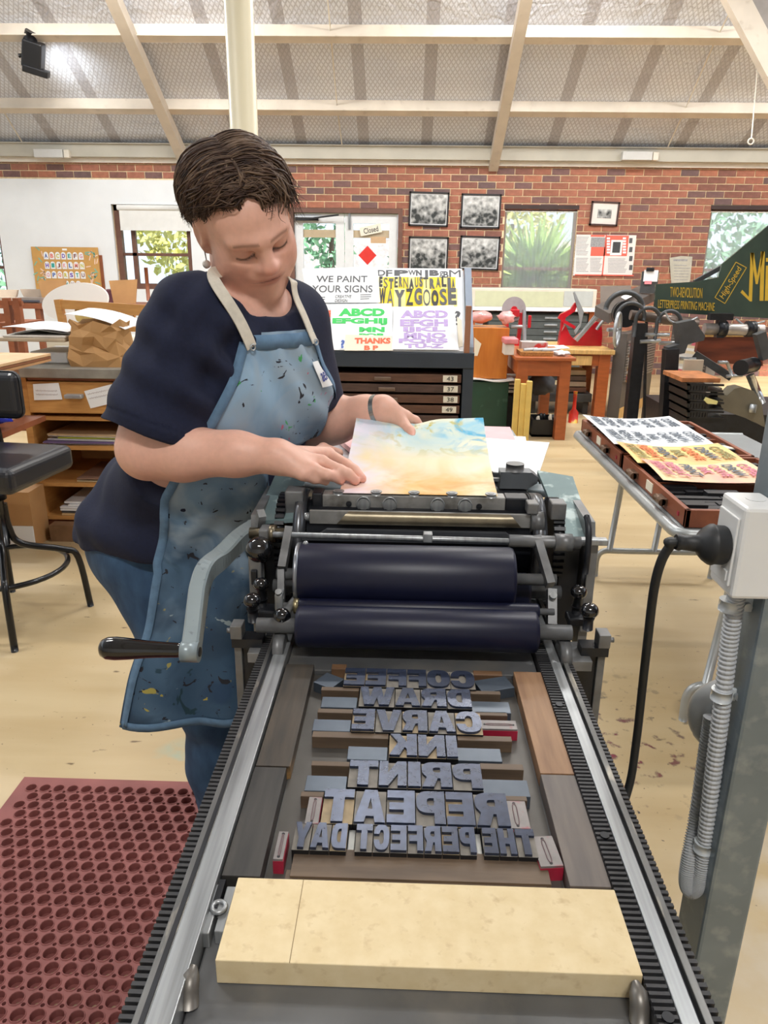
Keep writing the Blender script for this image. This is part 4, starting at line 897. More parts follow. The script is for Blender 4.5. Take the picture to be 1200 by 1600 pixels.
# crumpled brown paper bag
def bagbuild():
    c=atY(155,545,3.80); w=.145; d=.11; z0=.905; h=.215
    B=MB(); rs=np.random.RandomState(11); rings=7; seg=16; vs=[]
    for j in range(rings):
        v=j/(rings-1); sc=1-.10*v
        for i in range(seg):
            a=2*math.pi*i/seg; sq=1/max(abs(math.cos(a)),abs(math.sin(a))); ex=min(sq,1.28)
            jx,jy,jz=rs.normal(0,.010*(v>0),3)
            vs.append((c.x+w*ex*math.cos(a)*sc+jx,3.84+d*ex*math.sin(a)*sc+jy,z0+h*v+jz*1.2))
    fs=[(j*seg+i,j*seg+(i+1)%seg,(j+1)*seg+(i+1)%seg,(j+1)*seg+i) for j in range(rings-1) for i in range(seg)]
    fs.append(tuple(range(seg))[::-1]); b=len(vs); vs.append((c.x+.03,3.84,z0+h*.72)); fs+=[((rings-1)*seg+i,(rings-1)*seg+(i+1)%seg,b) for i in range(seg)]
    tri=[]
    for f in fs:
        if len(f)==4: tri+= [(f[0],f[1],f[2]),(f[0],f[2],f[3])] if (f[0]%2) else [(f[0],f[1],f[3]),(f[1],f[2],f[3])]
        else: tri.append(f)
    B.add(vs,tri,0,False); return B
put(bagbuild(),'paper_bag',M_kraft,'crumpled brown paper bag on the zinc cabinet top','bag')
p=atY(150,520,3.9)
MB().sheet(lambda u,v:(p.x-.10+.30*u,3.78+.3*v,1.158-.07*u*u+.015*v),10,4,t=.002).build('paper_sheet',M_papr,label='loose white sheet draped over the brown paper bag',cat='paper')
# ---- board-topped table at the extreme left with blue bag
t=thing('work_table','tan board-topped work table cut off by the left picture edge','table',(-2.0,3.2,0))
a,b,c,d=atZ(-60,565,.985),atZ(30,590,.985),atZ(47,556,.985),atZ(40,545,.985)
P=[(a.x,3.0),( -1.80,3.0),(-1.715,3.08),(-1.70,3.55),(a.x,3.55)]
for k,(z,m) in enumerate(((.955,'b98d62'),(.968,'8a5a3c'),(.981,'d6b288'))): MB().prism(P,(0,0,z),(1,0,0),(0,1,0),.011).build('board',mat('tb_'+m,m,.6,var=.1),t)
MB().box((-2.2,3.1,0),(-2.13,3.17,.955)).build('leg',M_chairwood,t); MB().box((-2.2,3.40,0),(-2.13,3.47,.955)).build('leg',M_chairwood,t)
MB().box((-2.3,3.08,.675),(-1.74,3.5,.70)).build('shelf',M_chairwood,t); MB().box((-2.3,3.3,.70),(-1.84,3.5,.955)).build('panel',mat('panel_pink','c9a58c',.7,var=.05),t)
def lump(cx,cy,cz,rx,ry,rz,m,name,label,cat,seed=1,amp=.15,n=18):
    B=MB(); B.sphere((0,0,0),1,n); rs=np.random.RandomState(seed); f=rs.normal(0,3,(5,3)); ph=rs.uniform(0,6,5); V=[]
    for v in B.v:
        v=Vector(v); k=1+amp*sum(math.sin(v.dot(Vector(q))*1.6+h) for q,h in zip(f,ph))/2.2
        V.append((cx+v.x*rx*k,cy+v.y*ry*k,cz+v.z*rz*k))
    B.v=V; return put(B,name,m,label,cat)
lump(-1.84,3.17,.762,.08,.06,.04,mat('blue_plastic','2436b8',.3,var=.15),'plastic_bag','shiny blue plastic bag on the shelf at the left edge','bag',4,.3)
t=thing('cardboard_box','brown cardboard box on the floor behind the stool','box',(-1.99,3.60,0)); 
MB().box((-2.10,3.52,0),(-1.89,3.68,.30)).build('body',M_card,t); MB().box((-2.10,3.512,.0),(-1.89,3.519,.12)).build('label_patch',M_papr,t)
MB().box((-1.86,3.62,0),(-1.72,3.69,.09)).build('floor_carton',mat('brown_carton','8a6a4c',.8,var=.2),label='small worn carton at the foot of the paper cabinet',cat='box')
# ---- spool rack and white oval behind the cabinet
t=thing('spool_rack','pale wooden rack holding spools of ribbon behind the paper cabinet','rack',(-1.9,4.6,0))
Yk=4.6; r=rect(90,469,220,486,Yk)
MB().prism([(0,0),(.95,-.045),(.95,-.105),(.42,-.085),(.36,-.06),(0,-.055)],(r[0],Yk+.03,r[3]),(1,0,0),(0,0,1),.03).build('rail',M_oak,t)
for px in (94,):
    q=rect(89,468,98,503,Yk); MB().box((q[0],Yk-.007,q[2]-.1),(q[1],Yk+.041,q[3]),rot=(0,-.08,0)).build('post',M_oak,t)
MB().box((r[0],Yk+.1,1.0),(r[1]+.2,Yk+.13,1.03)).build('rod',M_oak,t)
MB().box((r[0]-.05,Yk-.1,.86),(r[1]+.3,Yk+.35,.96)).build('base_board',M_papr2,t); MB().box((r[0]-.02,Yk,0),(r[1]+.2,Yk+.3,.86)).build('stand',M_chairwood,t)
for k,(px,w,c,n) in enumerate(((135,27,'d8bf7a','yellow'),(164,28,'c47a9c','pink'),(184,10,'caa27a','tan'),(200,18,'e4e0dc','white'))):
    a=atY(px-w/2,491,Yk+.05); b=atY(px+w/2,491,Yk+.05)
    s=thing('ribbon_spool','%s spool on the pale wooden rack'%n,'spool',((a.x+b.x)/2,Yk+.05,a.z-.05),'spools on the rack')
    MB().cyl((a.x,Yk+.05,a.z),(b.x,Yk+.05,a.z),.045,n=20).build('thread',mat('spool_'+n,c,.7,var=.1,scale=60,stretch=(6,1,1)),s); MB().cyl((a.x-.008,Yk+.05,a.z),(b.x+.008,Yk+.05,a.z),.018,n=12).build('core',M_oak,s)
c=atY(117,472,4.9); B=MB(); e=atY(168,452,4.9)
ang=math.radians(11); pts=[(.222*math.cos(q),.115*math.sin(q)) for q in np.linspace(0,2*math.pi,48,endpoint=False)]
B.prism(pts,(c.x,4.9,c.z),(math.cos(ang),0,math.sin(ang)),(-math.sin(ang),0,math.cos(ang)),-.02); put(B,'oval_panel',mat('bright_white','fbfbfb',.4,var=.01),'large white oval panel behind the wooden spool rack','panel')
# ---- long work bench, easels, board against the white wall
t=thing('wooden_bench','dark brown wooden bench in front of the white wall','bench',(-4.2,8.6,0)); Yb=8.2
r=rect(-40,474,70,482,Yb); BTOP=r[3]; MB().box((r[0],Yb,r[2]),(r[1]+2.0,Yb+.7,r[3])).build('top',M_chairwood,t)
for px in (15,60): q=rect(px-4,482,px+4,520,Yb); MB().box((q[0],Yb+.01,0),(q[1],Yb+.08,q[3]-.005)).build('leg',M_chairwood,t)
q=rect(-40,490,12,500,Yb); MB().box((q[0],Yb+.02,q[2]-.1),(q[1],Yb+.05,q[3])).build('rail',M_chairwood,t)
t=thing('wooden_chair','dark brown wooden chair at the left edge by the bench','chair',(-4.25,7.0,0)); Yc=6.3
for px in (8,24): q=rect(px,466,px+9,540,Yc); MB().box((q[0],Yc,0),(q[1],Yc+.06,q[3])).build('leg',M_chairwood,t)
q=rect(0,470,33,477,Yc); MB().box((q[0]-.2,Yc+.013,q[2]),(q[1]-.004,Yc+.047,q[3])).build('back_rail',M_chairwood,t); q=rect(-10,505,25,512,Yc); MB().box((q[0],Yc+.008,q[2]),(q[1]-.003,Yc+.5,q[3])).build('seat',M_chairwood,t)
def typewriter(px,py,w,lab,m):
    q=atY(px,py,8.35); q.z=BTOP+.003; t=thing('typewriter',lab,'typewriter',(q.x,8.35,q.z),'old typewriters on the bench'); s=w
    MB().prism([(-.5*s,0),(.5*s,0),(.44*s,.16*s),(-.5*s,.16*s)],(q.x,8.6,q.z),(1,0,0),(0,0,1),.3).build('body',m,t)
    MB().prism([(-.62*s,.16*s),(.46*s,.16*s),(.55*s,.42*s),(-.72*s,.42*s)],(q.x,8.62,q.z),(1,0,0),(0,0,1),.04).build('paper_rest',mat('taupe_card','a89888',.7,var=.05),t)
    MB().box((q.x-.3*s,8.28,q.z+.01),(q.x+.36*s,8.33,q.z+.09*s)).build('keyboard',mat('key_slate','4c4e58',.5,var=.2),t)
typewriter(50,476,.32,'grey typewriter with a raised paper rest on the bench left of the oval',mat('tw_grey','8a8078',.5,var=.1)); typewriter(-9,478,.30,'beige typewriter half outside the left picture edge',mat('tw_beige','b5a898',.5,var=.1))
for px,lab in ((85,'brown cardboard flap standing behind the white oval panel'),(196,'brown cardboard flap standing under the left window')):
    q=rect(px-16,440 if px<100 else 453,px+16,474,8.5); B=MB(); B.prism([(-.14,0),(.11,0),(.15,.26),(-.17,.24)],((q[0]+q[1])/2,8.5,q[2]),(1,0,0),(0,0,1),-.012); put(B,'cardboard_flap',M_card,lab,'cardboard')
q=rect(166,452,176,476,8.5); put(MB().box((q[0],8.5,q[2]),(q[1],8.6,q[3]),bev=.01),'dark_case',mat('maroon_case','5a3038',.5,var=.1),'small maroon case beside the white oval panel','case')
q=rect(228,418,232,470,8.3); put(MB().cyl(((q[0]+q[1])/2,8.3,q[2]),((q[0]+q[1])/2,8.3,q[3]),.02,n=10),'wooden_dowel',M_chairwood,'upright dark wooden post in front of the left window','post')
# alphabet board leaning on the bench
q=rect(52,386,155,446,10.62); ab=thing('alphabet_board','kraft brown alphabet board with white letter tags against the white wall','board',((q[0]+q[1])/2,10.62,q[2]))
MB().box((q[0],10.62,q[2]-.1),(q[1],10.645,q[3])).build('panel',mat('alpha_kraft','c89a58',.7,var=.04),ab)
MB().box((q[0]-.005,10.647,q[2]-.1),(q[1]+.04,10.662,q[3]-.1)).build('backing_board',M_chairwood,ab)
ac=['3a5fb0','e07a6a','c9c24a','6a3ab0','3aa8a0','8a5a5a','e0a0b0']; rows=['ABCDEFG','HIJKLMN','OPQRSTU','VWXYZ']
tw=(q[1]-q[0])
for r_,row in enumerate(rows):
    for c_,chh in enumerate(row):
        X=q[0]+tw*(.215+.088*c_+(.09 if r_==3 else 0)); Z=q[3]-.115-.125*r_
        w=.066; h=.095; arch=[(-w/2,-h/2),(w/2,-h/2)]+[(w/2*math.cos(a),h*.15+w/2*math.sin(a)*1.1) for a in np.linspace(0,math.pi,8)]
        tg=MB().prism(arch,(X,10.6185,Z),(1,0,0),(0,0,1),.003).build('letter_tag',M_papr,ab)
        MB().text(chh,(X-.02,10.6145,Z-.028),(1,0,0),(0,0,1),.042,.055,depth=.002,bold=.03).build('letter',mat('alpha_%d'%((r_*3+c_)%7),ac[(r_*3+c_)%7],.6),tg)
MB().box((q[0]+tw*.47,10.617,q[3]-.045),(q[0]+tw*.54,10.621,q[3]-.02)).build('heading',M_papr,ab)
rs=np.random.RandomState(5); B=MB(); B2=MB()
for k in range(34):
    u=rs.uniform(.02,.98); v=rs.uniform(.03,.95)
    if .17<u<.83: u=rs.choice([rs.uniform(.02,.16),rs.uniform(.84,.98)])
    MB().box((q[0]+tw*u-.035,10.617,q[3]-v*.5-.007),(q[0]+tw*u+.035,10.621,q[3]-v*.5+.007),rot=(0,rs.uniform(-1.5,1.5),0)).build('confetti_shape',mat('conf_pink','e6c8b4',.7) if k%2 else mat('conf_teal','7ab8a4',.7),ab)

# ---- type cabinet with poster display
Yf=3.9; X0,X1=-.47,.356
tcb=thing('type_cabinet','slate grey type cabinet with wooden letter cases and a sloping poster rack on top','cabinet',(-.05,Yf,0))
zt=.985
MB().box((X0,Yf,0),(X0+.05,Yf+.55,zt)).build('side_panel',M_steelgrey,tcb); MB().box((X1-.055,Yf,0),(X1,Yf+.55,zt)).build('side_panel',M_steelgrey,tcb)
MB().box((X0,Yf-.005,.905),(X1,Yf+.55,zt),bev=.004).build('top_frame',M_steelgrey,tcb); MB().box((X0,Yf+.53,0),(X1,Yf+.55,zt)).build('back_panel',M_irond,tcb); MB().box((X0,Yf,0),(X1,Yf+.5,.06)).build('base',M_steelgrey,tcb)
M_case=mat('case_brown','5e4030',.55,var=.3,scale=9,stretch=(1,1,8),col2='7a563e'); M_label=mat('label_cream','e8e2d0',.6,var=.04)
zc=.872; num=['43','37','38','49','52','53','51','50','54','55','57','58','56','60','59','61']; rs=np.random.RandomState(2)
for k in range(15):
    z1=zc-k*.054; off=rs.uniform(-.02,.035); hgt=.042
    if z1<.1: break
    mcol=mat('case_%d'%(k%3),['5e4030','4e3a32','8a6038'][2 if k==4 else k%2],.55,var=.3,scale=9,stretch=(1,1,8))
    d=MB().box((X0+.055,Yf+.0+off*.5,z1-hgt),(X1-.062+min(0,off)*.6,Yf+.5,z1),bev=.002).build('letter_case',mcol,tcb); yy=Yf+off*.5
    hx=-.09+rs.uniform(-.03,.03); MB().box((hx-.045,yy-.014,z1-.035),(hx+.045,yy,z1-.015),bev=.004).build('pull_handle',mat('pull_brown','7a6658',.4,.4),d)
    if k<4:
        lw=.075; lx=X1-.072-lw-rs.uniform(0,.02); l=MB().box((lx,yy-.002,z1-.038),(lx+lw,yy+.001,z1-.004)).build('label_card',M_label,d)
        MB().text(num[k],(lx+.02,yy-.0028,z1-.032),(1,0,0),(0,0,1),.035,.022,depth=.0012,bold=-.005).build('number',M_ink,d)
# poster rack plane
Ys0,Ys1=Yf+.01,Yf+.42; zs0=zt+.006; zs1=atY(741,423,Ys1).z
pn=Vector((0,-(zs1-zs0),(Ys1-Ys0))).normalized(); pup=Vector((0,Ys1-Ys0,zs1-zs0)).normalized()
def atS(x,y,off=0.0):
    d=ray(x,y); o=Vector((0,Ys0,zs0))+pn*off; t=(o-CP).dot(pn)/d.dot(pn); return CP+d*t
MB().add([(X0,Ys0,zs0-.012),(X1-.045,Ys0,zs0-.012),(X1-.045,Ys1,zs1-.012),(X0,Ys1,zs1-.012),(X0,Ys0,zs0),(X1-.045,Ys0,zs0),(X1-.045,Ys1,zs1),(X0,Ys1,zs1)],[(3,2,1,0),(0,1,5,4),(1,2,6,5),(2,3,7,6),(3,0,4,7),(4,5,6,7)]).build('display_slope',mat('slope_white','e2e6ea',.6,var=.03),tcb)
MB().prism([(Ys0-.01,zt),(Ys1+.02,zt),(Ys1+.02,zs1+.015),(Ys1-.03,zs1+.015),(Ys0-.01,zt+.03)],(X1-.04,0,0),(0,1,0),(0,0,1),.035).build('rack_cheek',mat('cheek_grey','8b96a6',.45,.2,var=.06),tcb)
q=rect(725,478,736,550,Yf-.005); MB().box((q[0]+.005,Yf-.006,zt),(q[1]-.002,Yf+.02,q[3]),bev=.002).build('end_stop',mat('stop_wood','9a6a50',.5,var=.1),tcb)
def poster(px,lvl,m,label):
    P=[atS(a,b,.002+.004*lvl) for a,b in px]; n=pn*.0012; k=len(P); B=MB(); B.add(P+[p+n for p in P],[tuple(range(k))[::-1],tuple(range(k,2*k))]+[(i,(i+1)%k,k+(i+1)%k,k+i) for i in range(k)])
    o=put(B,'poster',m,label,'poster','posters on the sloping rack'); return o
def ptxt(o,s,x0,y0,x1,y1,lvl,m,bold=.02,name='lettering',**k):
    a=atS(x0,y1,.0034+.004*lvl); b=atS(x1,y1,.0034+.004*lvl); c=atS(x0,y0,.0034+.004*lvl)
    ux=(b-a).normalized(); uy=(c-a); uy=(uy-ux*uy.dot(ux)).normalized()
    B=MB(); B.text(s,a,ux,uy,(b-a).length,(c-a).length,depth=.0008,bold=bold,**k); return B.build(name,m,o)
M_yel=mat('ink_yellow','ecd428',.6,var=.06); M_grn=mat('ink_green','35c65a',.6,var=.05); M_lil=mat('ink_lilac','b79fd2',.6,var=.12,scale=60); M_org=mat('ink_orange','f0643c',.6,var=.1); M_greyink=mat('ink_grey','55565a',.6,var=.1,scale=50)
W1=poster([(588,549),(588,419),(722,420),(724,549)],0,M_papr,'poster with WESTERN AUSTRALIA WAYZGOOSE set in yellow and black wood type')
for i,(ch,a,b,c,d,bo) in enumerate((('D',590,422,602,431,.02),('F',603,422,613,432,.02),('P',616,422,638,431,.06),('W',638,422,650,430,.02),('N',650,422,659,431,.05),('J',660,422,669,436,.03),('B',671,422,686,431,.06),('g',687,424,693,434,0),('B',693,424,701,434,.02),('M',702,422,720,433,.0))): ptxt(W1,ch,a,b,c,d,0,M_greyink,bo)
for j,(s,y0,y1,xs) in enumerate((('ESTERNAUSTRALIA',434,450,[592,599,607,616,623,630,639,648,655,662,671,681,690,699,706,712]),('WAYZGOOSE',452,478,[592,604,616,634,647,661,674,687,700,715]))):
    for i,ch in enumerate(s):
        a,b=xs[i],xs[i+1]-1; dy=(-2,0,1,-1)[i%4]
        ptxt(W1,'.' if False else '\u2588' if False else 'I',a-.2,y0-1,b+.6,y1+1,0,M_yel,.5,name='ink_panel') if False else None
        P=[atS(a-.4,y1+1,.0032),atS(b+.6,y1+1,.0032),atS(b+.6,y0-1,.0032),atS(a-.4,y0-1,.0032)]
        MB().add(P+[p+pn*.0006 for p in P],[(4,5,6,7),(0,1,5,4),(1,2,6,5),(2,3,7,6),(3,0,4,7)]).build('yellow_block',M_yel if (i+j)%3 else mat('ink_yellow_pale','f2ea9a',.6),W1)
        ptxt(W1,ch,a+.4,y0+dy,b-.4,y1+dy,.5,M_greyink if i%3 else M_ink,(.05,.0,.07,.02)[i%4])
ptxt(W1,'?',711,486,720,502,0,M_greyink,.04); ptxt(W1,'_',711,505,719,508,0,M_ink,.05)
W0=poster([(480,473),(472,420),(590,417),(594,473)],1,M_papr,'poster reading WE PAINT YOUR SIGNS')
ptxt(W0,'WE PAINT',494,431,574,441,1,M_greyink,.012); ptxt(W0,'YOUR SIGNS',487,446,582,457,1,M_greyink,.012); ptxt(W0,'CREATIVE\nDESIGN',523,461,549,472,1,M_greyink,.01,shear=.2)

B=MB()
for xa,ya in ((491,464),(563,460)):
    for k in range(3):
        q0,q1,q2,q3=[atS(a,b,.0076) for a,b in ((xa,ya+3.2*k+1.3),(xa+17-3*(k==2),ya+3.2*k+.8),(xa+17-3*(k==2),ya+3.2*k-.2),(xa,ya+3.2*k+.3))]; B.add([q0,q1,q2,q3]+[v_+pn*.0006 for v_ in (q0,q1,q2,q3)],[(4,5,6,7),(0,1,5,4),(1,2,6,5),(2,3,7,6),(3,0,4,7)])
B.build('small_print',M_greyink,W0)
W2=poster([(470,547),(466,476),(512,476),(516,547)],1,M_papr,'white poster with green and orange letters half behind the woman')
ptxt(W2,'D',490,482,500,491,1,M_grn,.06); ptxt(W2,'U',494,497,504,506,1,M_grn,.05); ptxt(W2,'E\nB',508,485,518,508,1,M_org,.08)
W3=poster([(516,547),(517,476),(612,474),(615,547)],2,M_papr,'poster with ABCD EFGHIJ MN in bright green capitals')
for s,a,b,c,d in (('ABCD',529,482,601,494),('EFGHIJ',519,497,605,508),('MN',561,511,601,519),('PQR',561,521,603,527)): ptxt(W3,s,a,b,c,d,2,M_grn,.055)
W5=poster([(538,548),(540,523),(612,525),(614,548)],3,M_papr2,'cream card reading THANKS in orange and pink letters')
ptxt(W5,'THANKS',554,528,610,537,3,M_org,.05); ptxt(W5,'B P',569,540,591,547,3,M_org,.05)
W4=poster([(612,546),(616,480),(709,477),(717,547)],3,M_papr,'poster with a lilac alphabet A to Z in slab letters')
for s,a,b,c,d in (('ABCD',626,485,700,497),('EFGH',625,499,700,510),('IJKL',630,511,696,520),('MNO',631,520,697,529),('PQRS',623,529,700,537),('TU-Z',632,537,694,544)): ptxt(W4,s,a,b,c,d,3,M_lil,.05)
W6=poster([(531,545),(533,528),(540,528),(540,546)],2.5,M_papr,'sliver of poster with a blue character beside the THANKS card'); ptxt(W6,'?',532,531,538,544,2.7,mat('ink_blue','4a66b0',.6),.05)
poster([(716,543),(714,495),(721,500),(723,541)],.6,M_papr2,'narrow cream sheet behind the right edge of the lilac alphabet')

# ---- pictures and notices on the brick wall
def photo_mat(i):
    m=bpy.data.materials.new('photo_print_%d'%i); m.use_nodes=True; N=m.node_tree.nodes; L=m.node_tree.links; b=N['Principled BSDF']; b.inputs['Roughness'].default_value=.5
    tc=N.new('ShaderNodeTexCoord'); mp=N.new('ShaderNodeMapping'); mp.inputs['Location'].default_value=(i*3.7,0,i*1.3); L.new(tc.outputs['Object'],mp.inputs[0])
    n=N.new('ShaderNodeTexNoise'); n.inputs['Scale'].default_value=14; n.inputs['Detail'].default_value=5; L.new(mp.outputs[0],n.inputs['Vector'])
    v=N.new('ShaderNodeTexVoronoi'); v.inputs['Scale'].default_value=16; L.new(mp.outputs[0],v.inputs['Vector'])
    sp=N.new('ShaderNodeSeparateXYZ'); L.new(tc.outputs['Generated'],sp.inputs[0])
    g=N.new('ShaderNodeMapRange'); g.inputs['From Min'].default_value=.35; g.inputs['From Max'].default_value=.75; g.inputs['To Min'].default_value=-.20; g.inputs['To Max'].default_value=.06; L.new(sp.outputs[2],g.inputs[0])
    a=N.new('ShaderNodeMath'); L.new(n.outputs[0],a.inputs[0]); L.new(g.outputs[0],a.inputs[1]); mu=N.new('ShaderNodeMath'); mu.operation='MULTIPLY_ADD'; L.new(v.outputs['Distance'],mu.inputs[0]); mu.inputs[1].default_value=.35; L.new(a.outputs[0],mu.inputs[2])
    r=N.new('ShaderNodeValToRGB'); r.color_ramp.elements[0].position=.40; r.color_ramp.elements[1].position=.95; r.color_ramp.elements[0].color=(.02,.025,.025,1); r.color_ramp.elements[1].color=(.75,.76,.75,1); L.new(mu.outputs[0],r.inputs[0]); L.new(r.outputs[0],b.inputs['Base Color']); return m
M_frame=mat('frame_black','1d1a1c',.4,var=.1)
def framed(px,label,mfr,fw,mount=0,i=0,rot=0):
    (xa,ya,xb,yb)=px; q=rect(xa,ya,xb,yb); y=YW-.03; t=thing('framed_photograph',label,'picture',((q[0]+q[1])/2,y,(q[2]+q[3])/2),'framed photographs on the brick wall'); t.rotation_euler=(0,rot,0)
    w=(q[1]-q[0])/2; h=(q[3]-q[2])/2; B=MB()
    for a,b in (((-w,-h),(-w+fw,h)),((w-fw,-h),(w,h)),((-w,h-fw),(w,h)),((-w,-h),(w,-h+fw))): B.box((a[0],0,a[1]),(b[0],.03,b[1]))
    B.build('frame',mfr,t,local=True)
    if mount: MB().box((-w+fw,.012,-h+fw),(w-fw,.02,h-fw)).build('mount',mat('mount_cream','e6dcd6',.7,var=.03),t,local=True)
    k=fw+mount+.012; MB().box((-w+k,.009,-h+k),(w-k,.013,h-k)).build('print',photo_mat(i),t,local=True)
    if not mount: MB().box((-w+fw,.014,-h+fw),(w-fw,.02,h-fw)).build('mount',M_papr,t,local=True)
framed((639,300,701,354),'black framed old photograph of a factory floor, upper left of the four',M_frame,.022,0,1,.02)
framed((720,303,782,357),'black framed old photograph of a workshop crew, upper right of the four',M_frame,.022,0,2,.01)
framed((638,370,700,424),'black framed old photograph of long tables, lower left of the four',M_frame,.022,0,3,.01)
framed((718,369,780,422),'black framed old photograph of a crowded workroom, lower right of the four',M_frame,.022,0,4,.02)
framed((922,315,966,353),'small brown framed picture with a wide mount right of the curtained window',mat('frame_brown2','4a3430',.4,var=.1),.022,.06,5,.03)
t=thing('notice_poster','red and white printing poster with text columns pinned to the brick','poster',tuple(atY(945,400,YW-.01)))
q=rect(898,367,991,431,YW-.01); MB().box((q[0],YW-.012,q[2]),(q[1],YW-.008,q[3])).build('sheet',mat('poster_offwhite','e6e2e0',.7,var=.03),t)
M_pred=mat('poster_red','e46a58',.6,var=.05); M_pg=mat('poster_grey','9a9a9c',.7,var=.2,scale=60)
def wp(x0,y0,x1,y1,m,name,o=.0128):
    r=rect(x0,y0,x1,y1,YW-.01); MB().box((r[0],YW-o-.001,r[2]),(r[1],YW-o+.0015,r[3])).build(name,m,t)
wp(923,367,945,370,M_pred,'colour_panel'); wp(923,386,945,400,M_pred,'colour_panel'); wp(923,371,945,386,M_pg,'picture_panel'); wp(946,368,981,400,M_pred,'colour_panel'); wp(954,375,972,399,mat('poster_white2','efeceb',.7),'picture_panel',.0135); wp(957,378,969,395,M_dkgrey,'press_picture',.0142); wp(898,429,990,431,M_pred,'border_strip'); wp(943,367,945,431,M_pred,'border_strip')
for k in range(6): wp(948,371+k*4.4,953,374+k*4.4,M_papr,'white_dot',.0135); wp(973,371+k*4.4,978,374+k*4.4,M_papr,'white_dot',.0135)
for k in range(4): wp(983,372+k*14,988,380+k*14,M_greyink,'small_picture',.0135)
B=MB()
for (xa,xb,ya,yb) in ((900,920,370,398),(900,920,403,426),(922,941,403,426),(950,980,404,426)):
    y=ya
    while y<yb: r=rect(xa,y,xb-(y*7%5),y+.9,YW-.01); B.box((r[0],YW-.0132,r[2]),(r[1],YW-.0118,r[3])); y+=2.3
B.build('text_columns',M_pg,t)
t=thing('broadside_sheet','aged grey broadside sheet pinned to the brick above the green sign','notice',tuple(atY(1064,420,YW-.012)))
P=[atY(a,b,YW-.012) for a,b in ((1049,446),(1046,403),(1064,400),(1082,401),(1078,440),(1070,446))]; B=MB(); k=len(P); B.add(P+[p+Vector((0,-.003,0)) for p in P],[tuple(range(k)),tuple(range(k,2*k))[::-1]]+[((i+1)%k,i,k+i,k+(i+1)%k) for i in range(k)]); B.build('sheet',mat('aged_paper','b8b5a8',.7,var=.1),t)
B=MB(); r=rect(1052,405,1074,408,YW-.012); B.box((r[0],YW-.0165,r[2]),(r[1],YW-.0148,r[3]))
for k in range(6): r=rect(1053,414+k*4.5,1073+(k*5%6),415+k*4.5,YW-.012); B.box((r[0],YW-.0165,r[2]),(r[1],YW-.0148,r[3]))
B.build('print',M_pg,t)

# ---- long light box and plan chest by the back wall
t=thing('light_box','long cream light box with pale green panels standing under the curtained window','cabinet',(1.6,9.9,0)); Yl=9.9
r=rect(736,451,932,486,Yl); MB().box((r[0],Yl,r[2]),(r[1],Yl+.5,r[3]),bev=.01).build('housing',M_trim,t)
g=rect(742,455,880,479,Yl); MB().box((g[0],Yl-.006,g[2]),(g[1],Yl+.002,g[3])).build('green_panel',mat('pale_green','ccd0b0',.5,var=.04),t)
g=rect(881,455,926,479,Yl); MB().box((g[0],Yl-.006,g[2]),(g[1],Yl+.002,g[3])).build('grey_panel',mat('pale_grey','bfc4c2',.5,var=.05),t)
g=rect(736,480,932,486,Yl); MB().box((g[0],Yl-.012,g[2]),(g[1],Yl+.0,g[3])).build('lip',M_papr,t)
for x in (r[0]+.01,r[1]-.06): MB().box((x,Yl+.05,0),(x+.06,Yl+.12,r[2])).build('leg',M_redwood,t)
t=thing('plan_chest','dark grey steel plan chest of shallow drawers under the light box','cabinet',(1.7,9.95,0)); Yp=9.97
r=rect(760,487,917,560,Yp); MB().box((r[0],Yp,0),(r[1],Yp+.45,.86)).build('body',mat('chest_dark','2e3234',.5,.2,var=.1),t)
for k in range(9):
    z=.84-k*.088; d=MB().box((r[0]+.02,Yp-.012,z-.08),(r[1]-.02,Yp+.3,z)).build('drawer',mat('chest_grey','5c6262',.45,.3,var=.08),t)
    h0=rect(851,500,871,503,Yp-.02); MB().box((h0[0],Yp-.03,z-.05),(h0[1],Yp-.012,z-.025),bev=.003).build('handle',M_zinc,d)
    MB().box((h0[0]-.9,Yp-.016,z-.05),(h0[0]-.8,Yp-.012,z-.02)).build('label_holder',M_zinc,d)

# ---- red tables and what stands on them
def table(name,label,x0,x1,y0,y1,z,th,ap,leg,m,mt=None,cat='table',inset=.03):
    t=thing(name,label,cat,((x0+x1)/2,(y0+y1)/2,0)); MB().box((x0,y0,z-th),(x1,y1,z),bev=.006).build('top',mt or m,t)
    MB().box((x0+inset+leg,y0+inset+.006,z-th-ap),(x1-inset-leg,y0+inset+.026,z-th)).build('apron',m,t); MB().box((x0+inset+leg,y1-inset-.026,z-th-ap),(x1-inset-leg,y1-inset-.006,z-th)).build('apron',m,t)
    MB().box((x0+inset+.006,y0+inset+leg,z-th-ap),(x0+inset+.026,y1-inset-leg,z-th)).build('apron',m,t); MB().box((x1-inset-.026,y0+inset+leg,z-th-ap),(x1-inset-.006,y1-inset-leg,z-th)).build('apron',m,t)
    for X in (x0+inset,x1-inset-leg):
        for Y in (y0+inset,y1-inset-leg): MB().box((X,Y,0),(X+leg,Y+leg,z-th)).build('leg',m,t)
    return t
table('side_table','reddish brown wooden table holding a tray, in front of the red hand presses',.915,1.42,6.28,7.25,.705,.028,.13,.09,M_redwood)
table('oak_table','worn wooden table carrying the red lever press, in front of the plan chest',1.0,2.03,7.35,8.2,.665,.045,.11,.11,M_redwood,M_pine)
q=rect(893,556,925,571,7.37); MB().box((q[0],7.365,q[2]),(q[1],7.385,q[3]),bev=.004).build('table_drawer_front',M_pine,label='small pale drawer front under the worn wooden table',cat='drawer')
